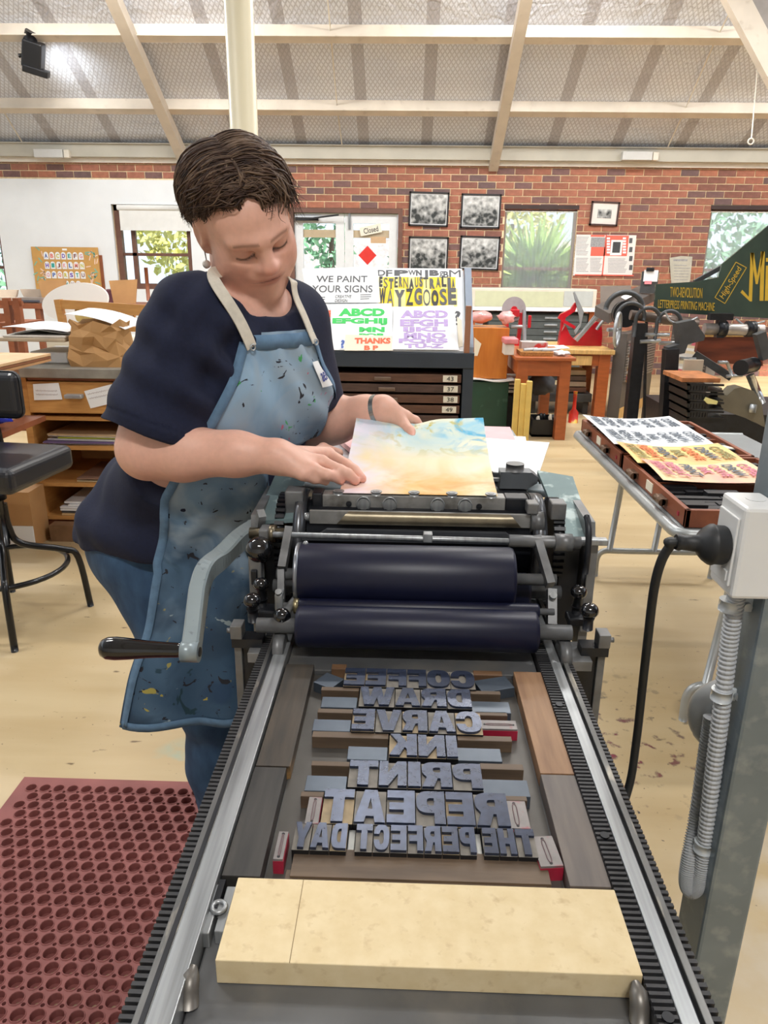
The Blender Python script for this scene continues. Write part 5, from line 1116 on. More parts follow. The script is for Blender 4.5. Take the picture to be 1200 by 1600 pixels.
# orange cupboard on green cabinet
r=rect(738,597,793,676,6.6); g=thing('green_cabinet','dark green scuffed steel cabinet on the floor beside the type cabinet','cabinet',((r[0]+r[1])/2,6.6,0))
MB().box((r[0]-.1,6.6,0),(r[1],7.0,r[3]),bev=.006).build('body',mat('bottle_green','1f4436',.4,.1,var=.15,scale=6,dirt='4a6a5c',dscale=9,dlo=.6,dhi=.75),g); MB().box((r[0]-.1,6.59,.0),(r[1],6.6,.03)).build('plinth',M_irond,g)
zz=r[3]; MB().sheet(lambda u,v:(r[0]-.08+(r[1]-r[0]+.12)*u,6.57+.35*v,zz+.014+.01*math.sin(u*7+v*3)),10,4,t=.012).build('paper_pile',M_papr,label='white papers lying on the green cabinet under the orange cupboard',cat='paper')
r2=rect(738,512,794,597,6.62); oc=thing('orange_cupboard','orange-brown varnished wooden cupboard panel standing above the green cabinet','cupboard',((r2[0]+r2[1])/2,6.62,zz+.02))
MB().box((r2[0]-.05,6.62,zz+.026),(r2[1],6.95,r2[3]),bev=.006).build('carcass',mat('orange_varnish','b9681f',.35,var=.1,scale=5,stretch=(4,1,.6),col2='c97a2c',coat=.2),oc)
P=[atY(a,b,6.61) for a,b in ((741,556),(741,527),(752,537),(746,556))]; MB().add(P+[p+Vector((0,-.006,0)) for p in P],[(0,1,2,3),(7,6,5,4),(1,0,4,5),(2,1,5,6),(3,2,6,7),(0,3,7,4)]).build('card_offcut',M_papr2,label='torn cream card tucked beside the orange cupboard',cat='card')
q=rect(738,494,800,511,6.6); lump((q[0]+q[1])/2-.10,6.75,q[2]+.075,.11,.1,.05,mat('pink_wrap','e4a09c',.25,var=.12,scale=14,coat=.6),'wrapped_parcel','pink paper parcel in clear plastic on the orange cupboard','parcel',7,.12)
lump((q[0]+q[1])/2+.135,6.72,q[2]+.075,.08,.1,.05,mat('pink_wrap2','e8aaa8',.25,var=.15,scale=14,coat=.6),'wrapped_parcel','crinkled end of pink wrapped paper overhanging the orange cupboard','parcel',9,.2)
# items on side table
zt1=.705
MB().box((.97,6.36,zt1),(1.24,6.62,zt1+.035),bev=.004).build('wicker_tray',mat('wicker','a5743c',.7,var=.3,scale=70),label='shallow wicker tray of bottles on the reddish table',cat='tray')
for k in range(6):
    B=MB(); X=1.0+k*.04; B.lathe([(0,.014),(.08,.014),(.1,.006),(.125,.006)],(X,6.42+.03*(k%2),zt1+.045),(.9,.2,.05),n=10); put(B,'glass_bottle',mat('clear_bottle','c9ced2',.15,.1,var=.05),'small clear bottle lying in the wicker tray, number %s from the left'%['one','two','three','four','five','six'][k],'bottle','bottles in the wicker tray')
lump(1.32,6.4,zt1+.025,.06,.05,.018,M_papr,'crumpled_cloth','crumpled white cloth at the right end of the reddish table','cloth',3,.3)
put(MB().box((.84,6.42,zt1),(.92,6.6,zt1+.09),bev=.004),'small_carton',mat('carton_white','d9d4cc',.6,var=.1),'small whitish carton stack beside the wicker tray','box')
put(MB().box((.83,6.40,zt1+.092),(.95,6.6,zt1+.14),bev=.01),'pink_packet',mat('pink_packet','d9848a',.4,var=.15),'pink packet on top of the small carton','packet')
q=rect(815,537,856,549,6.75); put(MB().box((q[0],6.75,zt1),(q[1],6.9,zt1+.08),bev=.003).box((q[0]-.001,6.748,zt1+.0),(q[0]+.055,6.9,zt1+.0805)),'long_carton',mat('carton_redgrey','b9b4b2',.5,var=.1,dirt='c83c3c',dscale=4,dlo=.56,dhi=.6),'long grey and red carton behind the wicker tray','box')
M_rd=mat('machine_red','c01828',.3,.1,var=.08,coat=.4)
# red treadle press with ink disc
Yr=7.55; c=atY(803,505,Yr); zb=.665; t=thing('platen_press','red tabletop platen press with a round grey ink disc','printing press',(c.x,Yr,zb))
MB().box((c.x-.11,Yr-.1,zb),(c.x+.12,Yr+.15,zb+.045),bev=.01).build('base',M_rd,t)
for s in (-.07,.06): MB().box((c.x+s-.018,Yr-.03,zb+.04),(c.x+s+.018,Yr+.04,zb+.33),rot=(0,.05*(-1 if s<0 else 1),0),bev=.006).build('upright',M_rd,t)
d=atY(803,483,Yr); MB().cyl((d.x,Yr+.02,d.z),(d.x,Yr-.005,d.z+.004),.115,n=36).build('ink_disc',mat('disc_grey','a39a9c',.35,.5,var=.1),t); MB().cyl((d.x,Yr-.006,d.z),(d.x,Yr-.03,d.z),.03,n=18).build('disc_hub',M_rd,t)
MB().box((c.x-.05,Yr-.07,d.z-.07),(c.x+.04,Yr-.01,d.z+.0),bev=.008).build('disc_bracket',M_rd,t)
e=atY(822,505,Yr-.1); MB().bar((e.x,Yr-.1,zb+.02),(e.x-.02,Yr-.05,zb+.36),.03,.02).build('lever',M_zinc,t); MB().box((e.x+.02,Yr-.1,zb+.19),(e.x+.05,Yr-.06,zb+.31),bev=.008).build('platen_handle',M_rd,t)
MB().cyl((c.x-.03,Yr-.05,zb+.2),(c.x+.13,Yr-.05,zb+.2),.016,n=12).build('roller',M_zinc,t); MB().box((e.x-.03,Yr-.12,zb),(e.x+.09,Yr-.02,zb+.07),bev=.015).build('foot',M_zinc,t)
# red lever press
Yr=7.75; q=rect(876,470,943,545,Yr); zb=.665; t=thing('lever_press','red bench lever press with a long grey lever on the worn table','printing press',((q[0]+q[1])/2,Yr,zb))
w=q[1]-q[0]
MB().prism([(0,0),(w,0),(w,.10),(w*.97,.19),(w*.9,.235),(w*.82,.24),(w*.35,.06),(w*.25,.1),(w*.12,.2),(w*.02,.13)],(q[0],Yr,zb),(1,0,0),(0,0,1),-.10).build('body',M_rd,t)
MB().prism([(0,.1),(w*.1,.28),(w*.3,.34),(w*.36,.44),(w*.28,.42),(w*.2,.36),(-w*.03,.31),(-w*.08,.27),(w*.0,.25)],(q[0],Yr-.02,zb),(1,0,0),(0,0,1),-.05).build('head_frame',M_rd,t)
MB().bar((q[0]+w*.02,Yr-.02,zb+.25),(q[0]+w*.33,Yr-.02,zb+.18),.03,.03).build('strut',M_rd,t)
MB().prism([(w*.38,.30),(w*.24,.47),(w*.20,.52),(w*.23,.53),(w*.48,.34),(w*.44,.2),(w*.34,.12),(w*.30,.15),(w*.42,.22)],(q[0],Yr-.06,zb),(1,0,0),(0,0,1),-.02).build('jaw',M_zinc,t)
for o_ in (0,.05): MB().bar((q[0]+w*.34,Yr-.1,zb+.06),(q[0]+w*(.78-o_),Yr-.1,zb+.30),.045 if o_==0 else .018,.03).build('link_bar',M_zinc,t)
hp=[atY(a,b,Yr-.1) for a,b in ((932,515),(940,504),(950,497),(966,494),(978,494))]; MB().tube(catmull(hp,5),.016,10).build('lever',mat('lever_grey','b8bcc0',.35,.5,var=.05),t)
MB().sheet(lambda u,v:(1.2+.4*u,7.4+.3*v,.672+.004*math.sin(u*6)),6,3,t=.004).build('paper_sheet',M_papr,label='white paper on the worn table left of the red lever press',cat='paper')
# things under the tables
M_yelw=mat('yellow_wood','d6b866',.5,var=.08)
for k,(xa,xb,ya,yb_) in enumerate(((803,812,593,665),(812,821,600,676),(821,830,596,684))):
    r=rect(xa,ya,xb,yb_,6.20-.03*k); put(MB().box((r[0],6.20-.03*k,0),(r[1]-.004,6.25-.03*k,r[3]),bev=.004).box((r[0]+.01,6.25-.03*k,.05),(r[1]-.01,6.27-.03*k,.10)),'folded_stand',M_yelw,'pale yellow folded wooden stand leaning under the reddish table, %s'%['back one','middle one','front one'][k],'stand','yellow stands under the table')
for k in range(4):
    r=rect(790,592+k*6,822,596+k*6,6.75); put(MB().box((r[0],6.75,r[2]),(r[1],7.1,r[3]),bev=.006),'plastic_tray',mat('tray_white','d9d6cc',.5,var=.05),'off-white plastic tray, %s in the stack under the reddish table'%['top','second','third','lowest'][k],'tray','tray stack under the table')
r=rect(792,616,822,680,6.76); put(MB().box((r[0],6.78,0),(r[1],7.1,r[2]+.36)),'dark_stand',M_irond,'dark stand carrying the white tray stack under the table','stand')
lump(*(lambda p:(p.x,6.95,p.z))(atY(846,602,6.95)),.13,.1,.09,mat('grey_cloth','55565a',.8,var=.15),'draped_cloth','dark grey cloth heap on the low shelf under the tables','cloth',6,.25)
r=rect(828,615,925,628,7.5); put(MB().box((r[0],7.5,r[2]),(r[1],8.1,r[3]),bev=.006).box((r[0]+.02,7.55,0),(r[0]+.07,8.0,r[2])).box((r[1]-.07,7.55,0),(r[1]-.02,8.0,r[2])),'low_bench',M_dkgrey,'low grey metal bench under the worn wooden table','bench')
for k,(c,n) in enumerate((('7a5a48','brown'),('b8a890','beige'),('6a5a50','dark brown'),('c8b89a','cream'))):
    r=rect(888,605-k*9,916,613-k*9,7.55); put(MB().box((r[0],7.55,r[2]),(r[1],7.8,r[3]-.003),bev=.003),'flat_box',mat('fb_'+c,c,.6,var=.1),'%s flat box in the pile under the worn table'%n,'box','pile of flat boxes')
# black crate of parts
q=rect(832,655,878,684,6.40); cr=thing('black_crate','black plastic crate of odds and ends on the floor under the reddish table','crate',((q[0]+q[1])/2,6.4,0)); h=.15
B=MB(); X0_,X1_=q[0],q[1]
B.box((X0_,6.425,0),(X1_,6.445,h)).box((X0_,6.68,0),(X1_,6.70,h)).box((X0_,6.445,0),(X0_+.02,6.68,h)).box((X1_-.02,6.445,0),(X1_,6.68,h)).box((X0_,6.425,0),(X1_,6.7,.02)); B.build('crate_body',M_black,cr)
for k in range(6): lump(X0_+.06+.035*k,6.50+.06*(k%3),h-.01+.01*(k%2),.0155,.026,.035,M_black if k%3 else M_papr2,'crate_item','%s in the black crate, item %s from the left'%('dark tool part' if k%3 else 'pale cloth scrap',['one','two','three','four','five','six'][k]),'part',k+20,.3,10)
put(MB().lathe([(0,.045),(.10,.045),(.13,.02),(.2,.016),(.3,.02)],tuple(atZ(895,660,0)),n=16),'red_bottle',mat('red_bottle','c83020',.35,var=.2,dirt='d8b030',dscale=8,dlo=.55,dhi=.6),'small red and yellow bottle on the floor under the worn table','bottle')
lump(*(lambda p:(p.x,6.9,p.z))(atY(797,630,6.9)),.04,.04,.06,mat('lime_bag','6ad05a',.4,var=.1),'green_bag','bright green plastic bag beside the green cabinet','bag',8,.3,12)

# ---- dark type racks at the right back
M_rack=mat('rack_taupe','57524e',.5,.1,var=.12,scale=5)
def type_rack(a,b,h,label,rows,cols,seed,lab_w,tx):
    # upright cabinet face from floor point a to b (x,y), rows of shallow cases
    A_=Vector((a[0],a[1],0)); B_=Vector((b[0],b[1],0)); d=(B_-A_); L_=d.length; d.normalize(); n=Vector((d.y,-d.x,0)); 
    t=thing('type_rack',label,'cabinet',tuple((A_+B_)/2),'dark type racks')
    MB().obox((A_+B_)/2-n*.06+Vector((0,0,h/2)),d*L_/2,n*.06,Vector((0,0,h/2))).build('body',M_rack,t); rs=np.random.RandomState(seed)
    MB().obox((A_+B_)/2+n*.004+Vector((0,0,.05)),d*L_/2,n*.006,Vector((0,0,.05))).build('plinth',M_pine,t)
    for k in range(rows):
        z=h-.08-k*(h-.42)/rows; cst=MB().obox((A_+B_)/2+n*.006+Vector((0,0,z)),d*(L_/2-.02),n*.006,Vector((0,0,.010))).build('case_front',mat('case_edge','7d7670',.4,.3,var=.15),t)
        c=['e8e6e2','b98a5a','d8c8a8','e8e6e2','cfcac4','e8e6e2'][rs.randint(6)] if rs.rand()<.92 else 'c96a78'
        MB().obox(A_+d*(L_*tx)+n*.016+Vector((0,0,z)),d*(L_*lab_w/2),n*.004,Vector((0,0,.015))).build('case_label',mat('lab_'+c,c,.6,var=.04),cst)
    MB().obox(A_+d*L_*.5+n*.012+Vector((0,0,.22)),d*.05,n*.008,Vector((0,0,.03))).build('card_holder',M_zinc,t)
type_rack((2.13,7.35),(2.70,8.25),.82,'dark taupe type rack with white labelled cases beside the worn table',15,1,1,.34,.24)
type_rack((2.86,8.25),(3.06,7.7),.82,'dark taupe type rack facing left with white and orange case labels',14,1,2,.7,.5)
q=rect(930,470,960,486,7.4); tp=thing('sloping_desk','dark sloping composing desk on top of the type rack','desk',(2.3,7.4,.82))
a=[atY(930,478,7.35),atY(952,490,7.2),atY(1028,455,8.2),atY(1000,446,8.4)]
MB().add([tuple(p) for p in a]+[(p.x,p.y,p.z-.09) for p in a],[(0,1,2,3),(7,6,5,4),(0,4,5,1),(1,5,6,2),(2,6,7,3),(3,7,4,0)]).build('slope',M_rack,tp)
MB().add([tuple(atY(x,y,8.6)) for x,y in ((938,478),(938,447),(985,446),(990,462))]+[tuple(atY(x,y,8.63)) for x,y in ((938,478),(938,447),(985,446),(990,462))],[(0,1,2,3),(7,6,5,4),(1,0,4,5),(2,1,5,6),(3,2,6,7),(0,3,7,4)]).build('back_board',mat('taupe_board','8a8078',.6,var=.05),tp)
a=[atY(970,466,7.55),atY(977,470,7.52),atY(993,462,7.85),atY(985,457,7.9)]; MB().add([tuple(p+Vector((0,0,.012))) for p in a]+[tuple(p+Vector((0,0,.009))) for p in a],[(3,2,1,0),(4,5,6,7),(0,1,5,4),(1,2,6,5),(2,3,7,6),(3,0,4,7)]).build('paper_sheet',M_papr,label='white sheet lying on the dark sloping desk',cat='paper')
t=thing('clipboard','dark clipboard with a white note and a pink tab above the sloping desk','clipboard',tuple(atY(1014,440,8.0)))
r=rect(1002,424,1028,458,8.0); MB().box((r[0],8.0,r[2]),(r[1],8.02,r[3])).build('board',M_dkgrey,t); r=rect(1006,422,1028,440,7.99); MB().box((r[0],7.99,r[2]),(r[1],7.995,r[3])).build('note',M_papr,t); r=rect(1007,439,1018,444,7.988); MB().box((r[0],7.984,r[2]),(r[1],7.988,r[3])).build('pink_tab',mat('tab_pink','e88a92',.6),t); r=rect(1010,418,1022,424,7.98); MB().box((r[0],7.97,r[2]),(r[1],7.99,r[3]),bev=.004).build('clip',M_irond,t)

# ---- two-revolution machine with painted sign
Ym=5.6; mc=thing('cylinder_machine','large dark two-revolution letterpress machine with a green painted sign board','printing press',(2.3,Ym,0))
sp_=[(1022,487),(1025,444),(1090,440),(1124,433),(1128,413),(1200,353),(1290,285),(1290,502),(1120,493)]
P=[atY(a,b,Ym) for a,b in sp_]; k=len(P)
M_sign=mat('sign_green','2f3f38',.25,.1,var=.3,scale=2.5,col2='41564a',coat=.5)
sg=MB().add(P+[p+Vector((0,.02,0)) for p in P],[tuple(range(k))[::-1],tuple(range(k,2*k))]+[((i+1)%k,i,k+i,k+(i+1)%k) for i in range(k)]).build('sign_board',M_sign,mc)
M_gold=mat('sign_gold','d8b43c',.45,var=.08)
def stext(s,x0,y0,x1,y1,bold=.02,slope=(0,0),**kw):
    a=atY(x0,y1,Ym-.002); b=atY(x1,y1+slope[0],Ym-.002); c=atY(x0+slope[1],y0,Ym-.002); ux=(b-a); uy=(c-a); MB().text(s,a,ux.normalized(),uy.normalized(),ux.length,uy.length,depth=.002,bold=bold,**kw).build('lettering',M_gold,sg)
stext('TWO-REVOLUTION',1047,448,1097,464,.0,(2,.3)); stext('LETTERPRESS PRINTING MACHINE',1028,468,1116,481,.0,(5,.5))
stext('High-Speed',1132,469,1165,418,.0) if False else None
a=atY(1131,472,Ym-.002); b=atY(1164,417,Ym-.002); ux=(b-a); nrm=Vector((0,1,0)); uy=Vector((-ux.z,0,ux.x)).normalized(); MB().text('High-Speed',a+ux*.06,ux.normalized(),uy,ux.length*.88,.055,depth=.002,bold=.0,shear=.2).build('lettering',M_gold,sg)
cs=[a-uy*.012+ux*-.02,b-uy*.012,b+uy*.075,a+uy*.075]
for i in range(4): MB().bar(cs[i],cs[(i+1)%4],.004,.007,up=(0,1,0)).build('lettering_border',M_gold,sg)
def M_letter():
    B=MB()
    def pl(pts): P=[atY(x,y,Ym-.003) for x,y in pts]; k=len(P); B.add(P+[p+Vector((0,.002,0)) for p in P],[tuple(range(k))[::-1],tuple(range(k,2*k))[::-1]]+[(i,(i+1)%k,k+(i+1)%k,k+i) for i in range(k)])
    pl([(1158,456),(1171,468),(1174,470),(1174,396),(1180,396),(1180,398),(1173,398),(1168,470),(1160,460)][:0] or [(1157,457),(1160,453),(1170,464),(1173,395),(1178,395),(1175,471),(1172,471)])
    pl([(1173,395),(1178,395),(1184,437),(1181,444)]); pl([(1190,393),(1194,393),(1184,444),(1181,444)]); pl([(1189,393),(1195,393),(1193,470),(1187,470)]); pl([(1197,415),(1202,415),(1200,470),(1195,470)]); pl([(1197,403),(1202,403),(1202,409),(1197,409)])
    B.build('lettering',M_gold,sg)
M_letter()
MB().bar(atY(1085,441,Ym+.1),atY(1128,417,Ym+.1),.03,.03).build('guard_rail',M_dkgrey,mc)
for (xa,ya,xb,yb_,Y,w) in ((1000,505,983,672,5.6,.085),(1048,545,1040,680,5.3,.09),(1010,500,1006,660,6.0,.02)):
    MB().bar(atY(xa,ya,Y),atY(xb,yb_,Y)*1.0+Vector((0,0,0)),w,w).build('upright_post',M_irond,mc)
    e=atY(xb,yb_,Y); MB().box((e.x-w/2,Y-w/2,0),(e.x+w/2,Y+w/2,e.z+.02)).build('post_foot',M_irond,mc)
MB().tube([atY(985,492,Ym),atY(1090,505,Ym)],.035,14).build('drive_shaft',mat('shaft_steel','7d6f66',.4,.6,var=.2),mc)
for x,y,r in ((985,496,.10),(1012,500,.085),(1045,505,.085)):
    c=atY(x,y,Ym-.05); MB().tube([c+Vector((math.cos(a)*r,0,math.sin(a)*r)) for a in np.linspace(-.2,math.pi+.2,16)]+[c+Vector((-r,0,-.12))],.014,8).build('bow_arm',M_dkgrey,mc)
c=atY(976,478,Ym+.3); MB().tube([c+Vector((math.cos(a)*.14,0,math.sin(a)*.13-.03)) for a in np.linspace(.2,math.pi,18)],.02,8).build('gear_guard',M_dkgrey,mc); MB().cyl((c.x+.02,Ym+.3,c.z-.06),(c.x+.02,Ym+.36,c.z-.06),.10,n=30).build('gear_wheel',M_irond,mc)
c=atY(965,515,Ym-.1); B=MB(); ax=Vector((.9,-.43,0)).normalized(); sd=Vector((.43,.9,0)).normalized()
B.tube([c+sd*(math.cos(a)*.10)+Vector((0,0,math.sin(a)*.115)) for a in np.linspace(0,2*math.pi,30,endpoint=False)],.012,8,closed=True)
for a in (0,2.1,4.2): B.bar(c,c+sd*(math.cos(a)*.1)+Vector((0,0,math.sin(a)*.115)),.014,.014)
B.build('hand_wheel',M_zinc,mc); MB().tube([c,c-ax*.0+Vector((-.08,-.03,0))],.014,8).build('wheel_handle',M_zinc,mc)
for (xa,ya,xb,yb_) in ((1008,523,1046,523),(1030,536,1080,536),(1000,534,1032,532)): MB().tube([atY(xa,ya,Ym-.05),atY(xb,yb_,Ym-.05)],.014,8).build('cross_rod',M_zinc,mc)
a=[(1058,505),(1085,500),(1102,525),(1100,532),(1075,538),(1070,552),(1045,556),(1044,543),(1062,538)]
P=[atY(x,y,Ym-.3) for x,y in a]; k=len(P); MB().add(P+[p+Vector((0,.1,0)) for p in P],[tuple(range(k)),tuple(range(k,2*k))[::-1]]+[((i+1)%k,i,k+i,k+(i+1)%k)[::-1] for i in range(k)]).build('bearing_bracket',M_dkgrey,mc)
MB().tube([atY(1100,514,Ym-.2),atY(1192,516,Ym-.2)],.04,16).build('feed_shaft',mat('shaft_bright','b5aea8',.35,.6,var=.15),mc)
for x in (1127,1172): c=atY(x,514,Ym-.2); MB().cyl((c.x-.03,c.y,c.z),(c.x+.03,c.y,c.z),.055,n=18).build('shaft_collar',M_irond,mc)
c=atY(1127,500,Ym-.2); MB().box((c.x-.09,c.y-.03,c.z-.0),(c.x+.07,c.y+.03,c.z+.045)).box((c.x-.025,c.y-.03,c.z-.12),(c.x+.025,c.y+.03,c.z)).build('shaft_clamp',M_irond,mc)
P=[atY(x,y,Ym+.2) for x,y in ((1093,525),(1192,525),(1192,572),(1105,566),(1088,550))]; k=len(P); MB().add(P+[p+Vector((0,.05,0)) for p in P],[tuple(range(k))[::-1],tuple(range(k,2*k))]+[((i+1)%k,i,k+i,k+(i+1)%k) for i in range(k)]).build('delivery_board',mat('board_mahogany','4e2018',.45,var=.35,scale=6,stretch=(.6,1,3),col2='7a3a24'),mc)
MB().bar(atY(1090,524,Ym+.18),atY(1192,524,Ym+.18),.02,.02).build('board_edge',M_pine,mc)
MB().bar(atY(1085,553,Ym-.1),atY(1143,590,Ym-.2),.04,.05).build('swing_arm',M_dkgrey,mc)
for (x0_,y0_,x1_,y1_) in ((1062,560,1087,561),(1136,566,1144,588),(1122,566,1136,566),(1135,588,1160,586)): MB().tube([atY(x0_,y0_,Ym-.25),atY(x1_,y1_,Ym-.25)],.012,8).build('guide_rod',M_zinc,mc)
c=atY(1164,574,Ym-.7); MB().cyl((c.x-.04,c.y-.03,c.z),(c.x+.12,c.y+.15,c.z),.05,n=20).build('rubber_roller_end',M_black,mc)
MB().tube([atY(1172,586,Ym-.7),atY(1190,630,Ym-.7)],.026,14).build('chrome_rod',mat('chrome','c9ccd0',.15,.9,var=.05),mc)
MB().bar(atY(1186,520,Ym-.6),atY(1196,560,Ym-.6),.07,.06).build('link_arm',M_dkgrey,mc)
M_olive=mat('olive_enamel','6f6a5c',.4,.2,var=.08)
P=[atY(x,y,Ym-.75) for x,y in ((1120,608),(1128,606),(1130,616),(1136,618),(1148,607),(1160,605),(1178,611),(1190,630),(1196,668),(1170,655),(1130,641),(1122,625))]; k=len(P); MB().add(P+[p+Vector((0,.12,0)) for p in P],[tuple(range(k)),tuple(range(k,2*k))[::-1]]+[((i+1)%k,i,k+i,k+(i+1)%k)[::-1] for i in range(k)]).build('frame_casting',M_olive,mc)
c=atY(1172,638,Ym-.76); MB().cyl((c.x,c.y,c.z),(c.x+.03,c.y-.02,c.z),.028,n=16).build('casting_bolt',M_zinc,mc)
cc_=atY(1150,600,Ym); MB().box((cc_.x-.35,Ym+.1,0),(cc_.x+.9,Ym+1.0,.36)).build('machine_bed',M_irond,mc)
cb_=[atY(x,y,Ym-.3) for x,y in ((1025,492),(1040,505),(1062,500),(1090,492))]; 
MB().tube(catmull([atY(1040,488,Ym-.1),atY(1048,502,Ym-.1),atY(1068,505,Ym-.1),atY(1090,496,Ym-.1)],5),.007,8).build('loose_cable',M_zinc,mc)
MB().tube(catmull([atY(1150,498,Ym-.1),atY(1165,508,Ym-.1),atY(1195,502,Ym-.1)],5),.007,8).build('loose_cable',M_zinc,mc)
q=rect(1063,562,1093,660,5.2); put(MB().box((q[0],5.2,0),(q[1],5.22,q[3]),bev=.002),'tan_panel',mat('tan_board','b8ab98',.6,var=.08),'tan board panel leaning against the letterpress machine','board')
for k in range(4):
    r=rect(1074,600+k*14,1106,612+k*14,4.75); t=thing('plastic_crate','black slatted crate, %s of the stack under the letterpress machine'%['top one','second one','third one','lowest one'][k],'crate',((r[0]+r[1])/2,4.9,r[2]),'stack of black crates')
    h=r[3]-r[2]; B=MB(); B.box((r[0],4.75,r[2]),(r[1]+.1,5.1,r[2]+.01)); B.box((r[0],4.75,r[3]-.012),(r[1]+.1,4.77,r[3])); B.box((r[0],4.75,r[2]),(r[0]+.015,5.1,r[3]))
    B.build('crate_body',M_black,t)
    for j in range(7): MB().box((r[0]+.005+j*(r[1]-r[0])/7,4.752,r[2]),(r[0]+.02+j*(r[1]-r[0])/7,4.765,r[3])).build('slat',M_black,t)
q=rect(1074,652,1125,670,4.75); put(MB().box((q[0],4.77,0),(q[1]+.05,5.1,rect(1074,642,1120,654,4.75)[2])),'crate_stand',M_irond,'dark stand beneath the stack of black crates','stand')
r=rect(1064,590,1124,597,4.8); put(MB().box((r[0],4.78,r[2]),(r[1],5.15,r[3]),bev=.003),'shallow_case',mat('case_tan','a5683c',.6,var=.3,scale=20),'shallow wooden case lying on the black crates','case')
P=[atY(x,y,4.72) for x,y in ((1101,626),(1104,621),(1122,627),(1120,632),(1106,631))]; k=5; put(MB().add(P+[p+Vector((0,.02,0)) for p in P],[tuple(range(k)),tuple(range(k,2*k))[::-1]]+[((i+1)%k,i,k+i,k+(i+1)%k) for i in range(k)]),'yellow_scrap',mat('scrap_yellow','d8d08a',.6,var=.05),'pale yellow paper scrap on the black crates','paper')

# ---- folding table with type cases and prints
ft=thing('folding_table','grey steel-edged folding table carrying two type cases at the right','table',(1.15,2.6,0)); M_fold=mat('table_grey','a9adae',.35,.4,var=.08)
tx0,tx1,ty0,ty1,tz=.765,1.50,1.95,3.27,.72
MB().box((tx0+.012,ty0+.012,tz-.03),(tx1,ty1-.012,tz),bev=.008).build('top',mat('table_top_grey','8e9294',.4,.2,var=.06),ft)
MB().tube([(tx1,ty0,tz-.015),(tx0+.03,ty0,tz-.015),(tx0+.006,ty0+.02,tz-.015),(tx0,ty0+.05,tz-.015),(tx0,ty1-.04,tz-.015),(tx0+.01,ty1-.01,tz-.015),(tx0+.04,ty1,tz-.015),(tx1,ty1,tz-.015)],.017,12).build('edge_rail',M_fold,ft)
for Y in (3.15+.17,2.12):
    for X in (.99,1.20): MB().tube([(X+.03,Y-.02,tz-.03),(X,Y,.13)],.014,10).build('leg',M_fold,ft)
    MB().tube(catmull([(.935,Y,0),(.935,Y,.09),(.965,Y,.128),(1.05,Y,.13),(1.35,Y,.13),(1.455,Y,.128),(1.485,Y,.09),(1.485,Y,0)],4),.014,10).build('foot_bar',M_fold,ft)
M_tray=mat('case_mahogany','7d4530',.5,var=.2,scale=12,stretch=(1,.3,1),col2='9a5a3e')
def case(x0,x1,y0,y1,label,n):
    z=tz+.002; t=thing('type_case',label,'type case',((x0+x1)/2,(y0+y1)/2,z)); h=.052
    for a,b,nm in (((x0,y0),(x0+.014,y1),'side'),((x1-.014,y0),(x1,y1),'side'),((x0,y0),(x1,y0+.014),'end'),((x0,y1-.014),(x1,y1),'end')): MB().box((a[0],a[1],z),(b[0],b[1],z+h),bev=.002).build(nm+'_wall',M_tray,t)
    MB().box((x0+.01,y0+.01,z),(x1-.01,y1-.01,z+.012)).build('floor_board',mat('case_floor','55524e',.6,var=.2),t)
    MB().box((x0+.014,(y0+y1)/2-.006,z),(x1-.014,(y0+y1)/2+.006,z+.04)).build('divider',M_tray,t)
    for f in (.28,.74): 
        Y=y0+(y1-y0)*f; MB().cyl((x0-.016,Y-.03,z+.026),(x0-.016,Y+.03,z+.026),.011,n=12).box((x0-.016,Y-.03,z+.016),(x0,Y+.03,z+.036)).build('pull',mat('pull_bronze','6a5240',.4,.5,var=.1),t)
    Y=y0+(y1-y0)*.5; MB().box((x0-.003,Y-.03,z+.012),(x0,Y+.03,z+.042)).build('label_card',M_label,t)
    MB().box((x0-.0025,y0+.05,z+.018),(x0,y0+.062,z+.03)).build('red_dot',M_red,t)
    rs=np.random.RandomState(n); M_blk=mat('type_dark','26262b',.45,.1,var=.3,rnd=.4)
    y=y0+.02
    while y<y1-.05:
        x=x0+.022; dy=rs.choice([.022,.03,.04])
        while x<x1-.06:
            dx=rs.uniform(.06,.16); dx=min(dx,x1-.018-x)
            if dx<.03: break
            if not ((y0+y1)/2-.05<y<(y0+y1)/2+.008) and rs.rand()<.9:
                o=MB().box((x,y,z+.013),(x+dx-.003,y+dy-.003,z+.013+rs.choice([.022,.024,.026,.034])),bev=.001).build('type_block',M_blk,label='dark wood type block lying in the %s type case'%('far' if n==1 else 'near'),cat='type block',group='loose type in the %s case'%('far' if n==1 else 'near'))
            x+=dx
        y+=dy
case(.785,1.26,2.62,3.255,'far wooden type case of dark type under the white print',1)
case(.785,1.26,1.965,2.60,'near wooden type case of dark type beside the socket box',2)
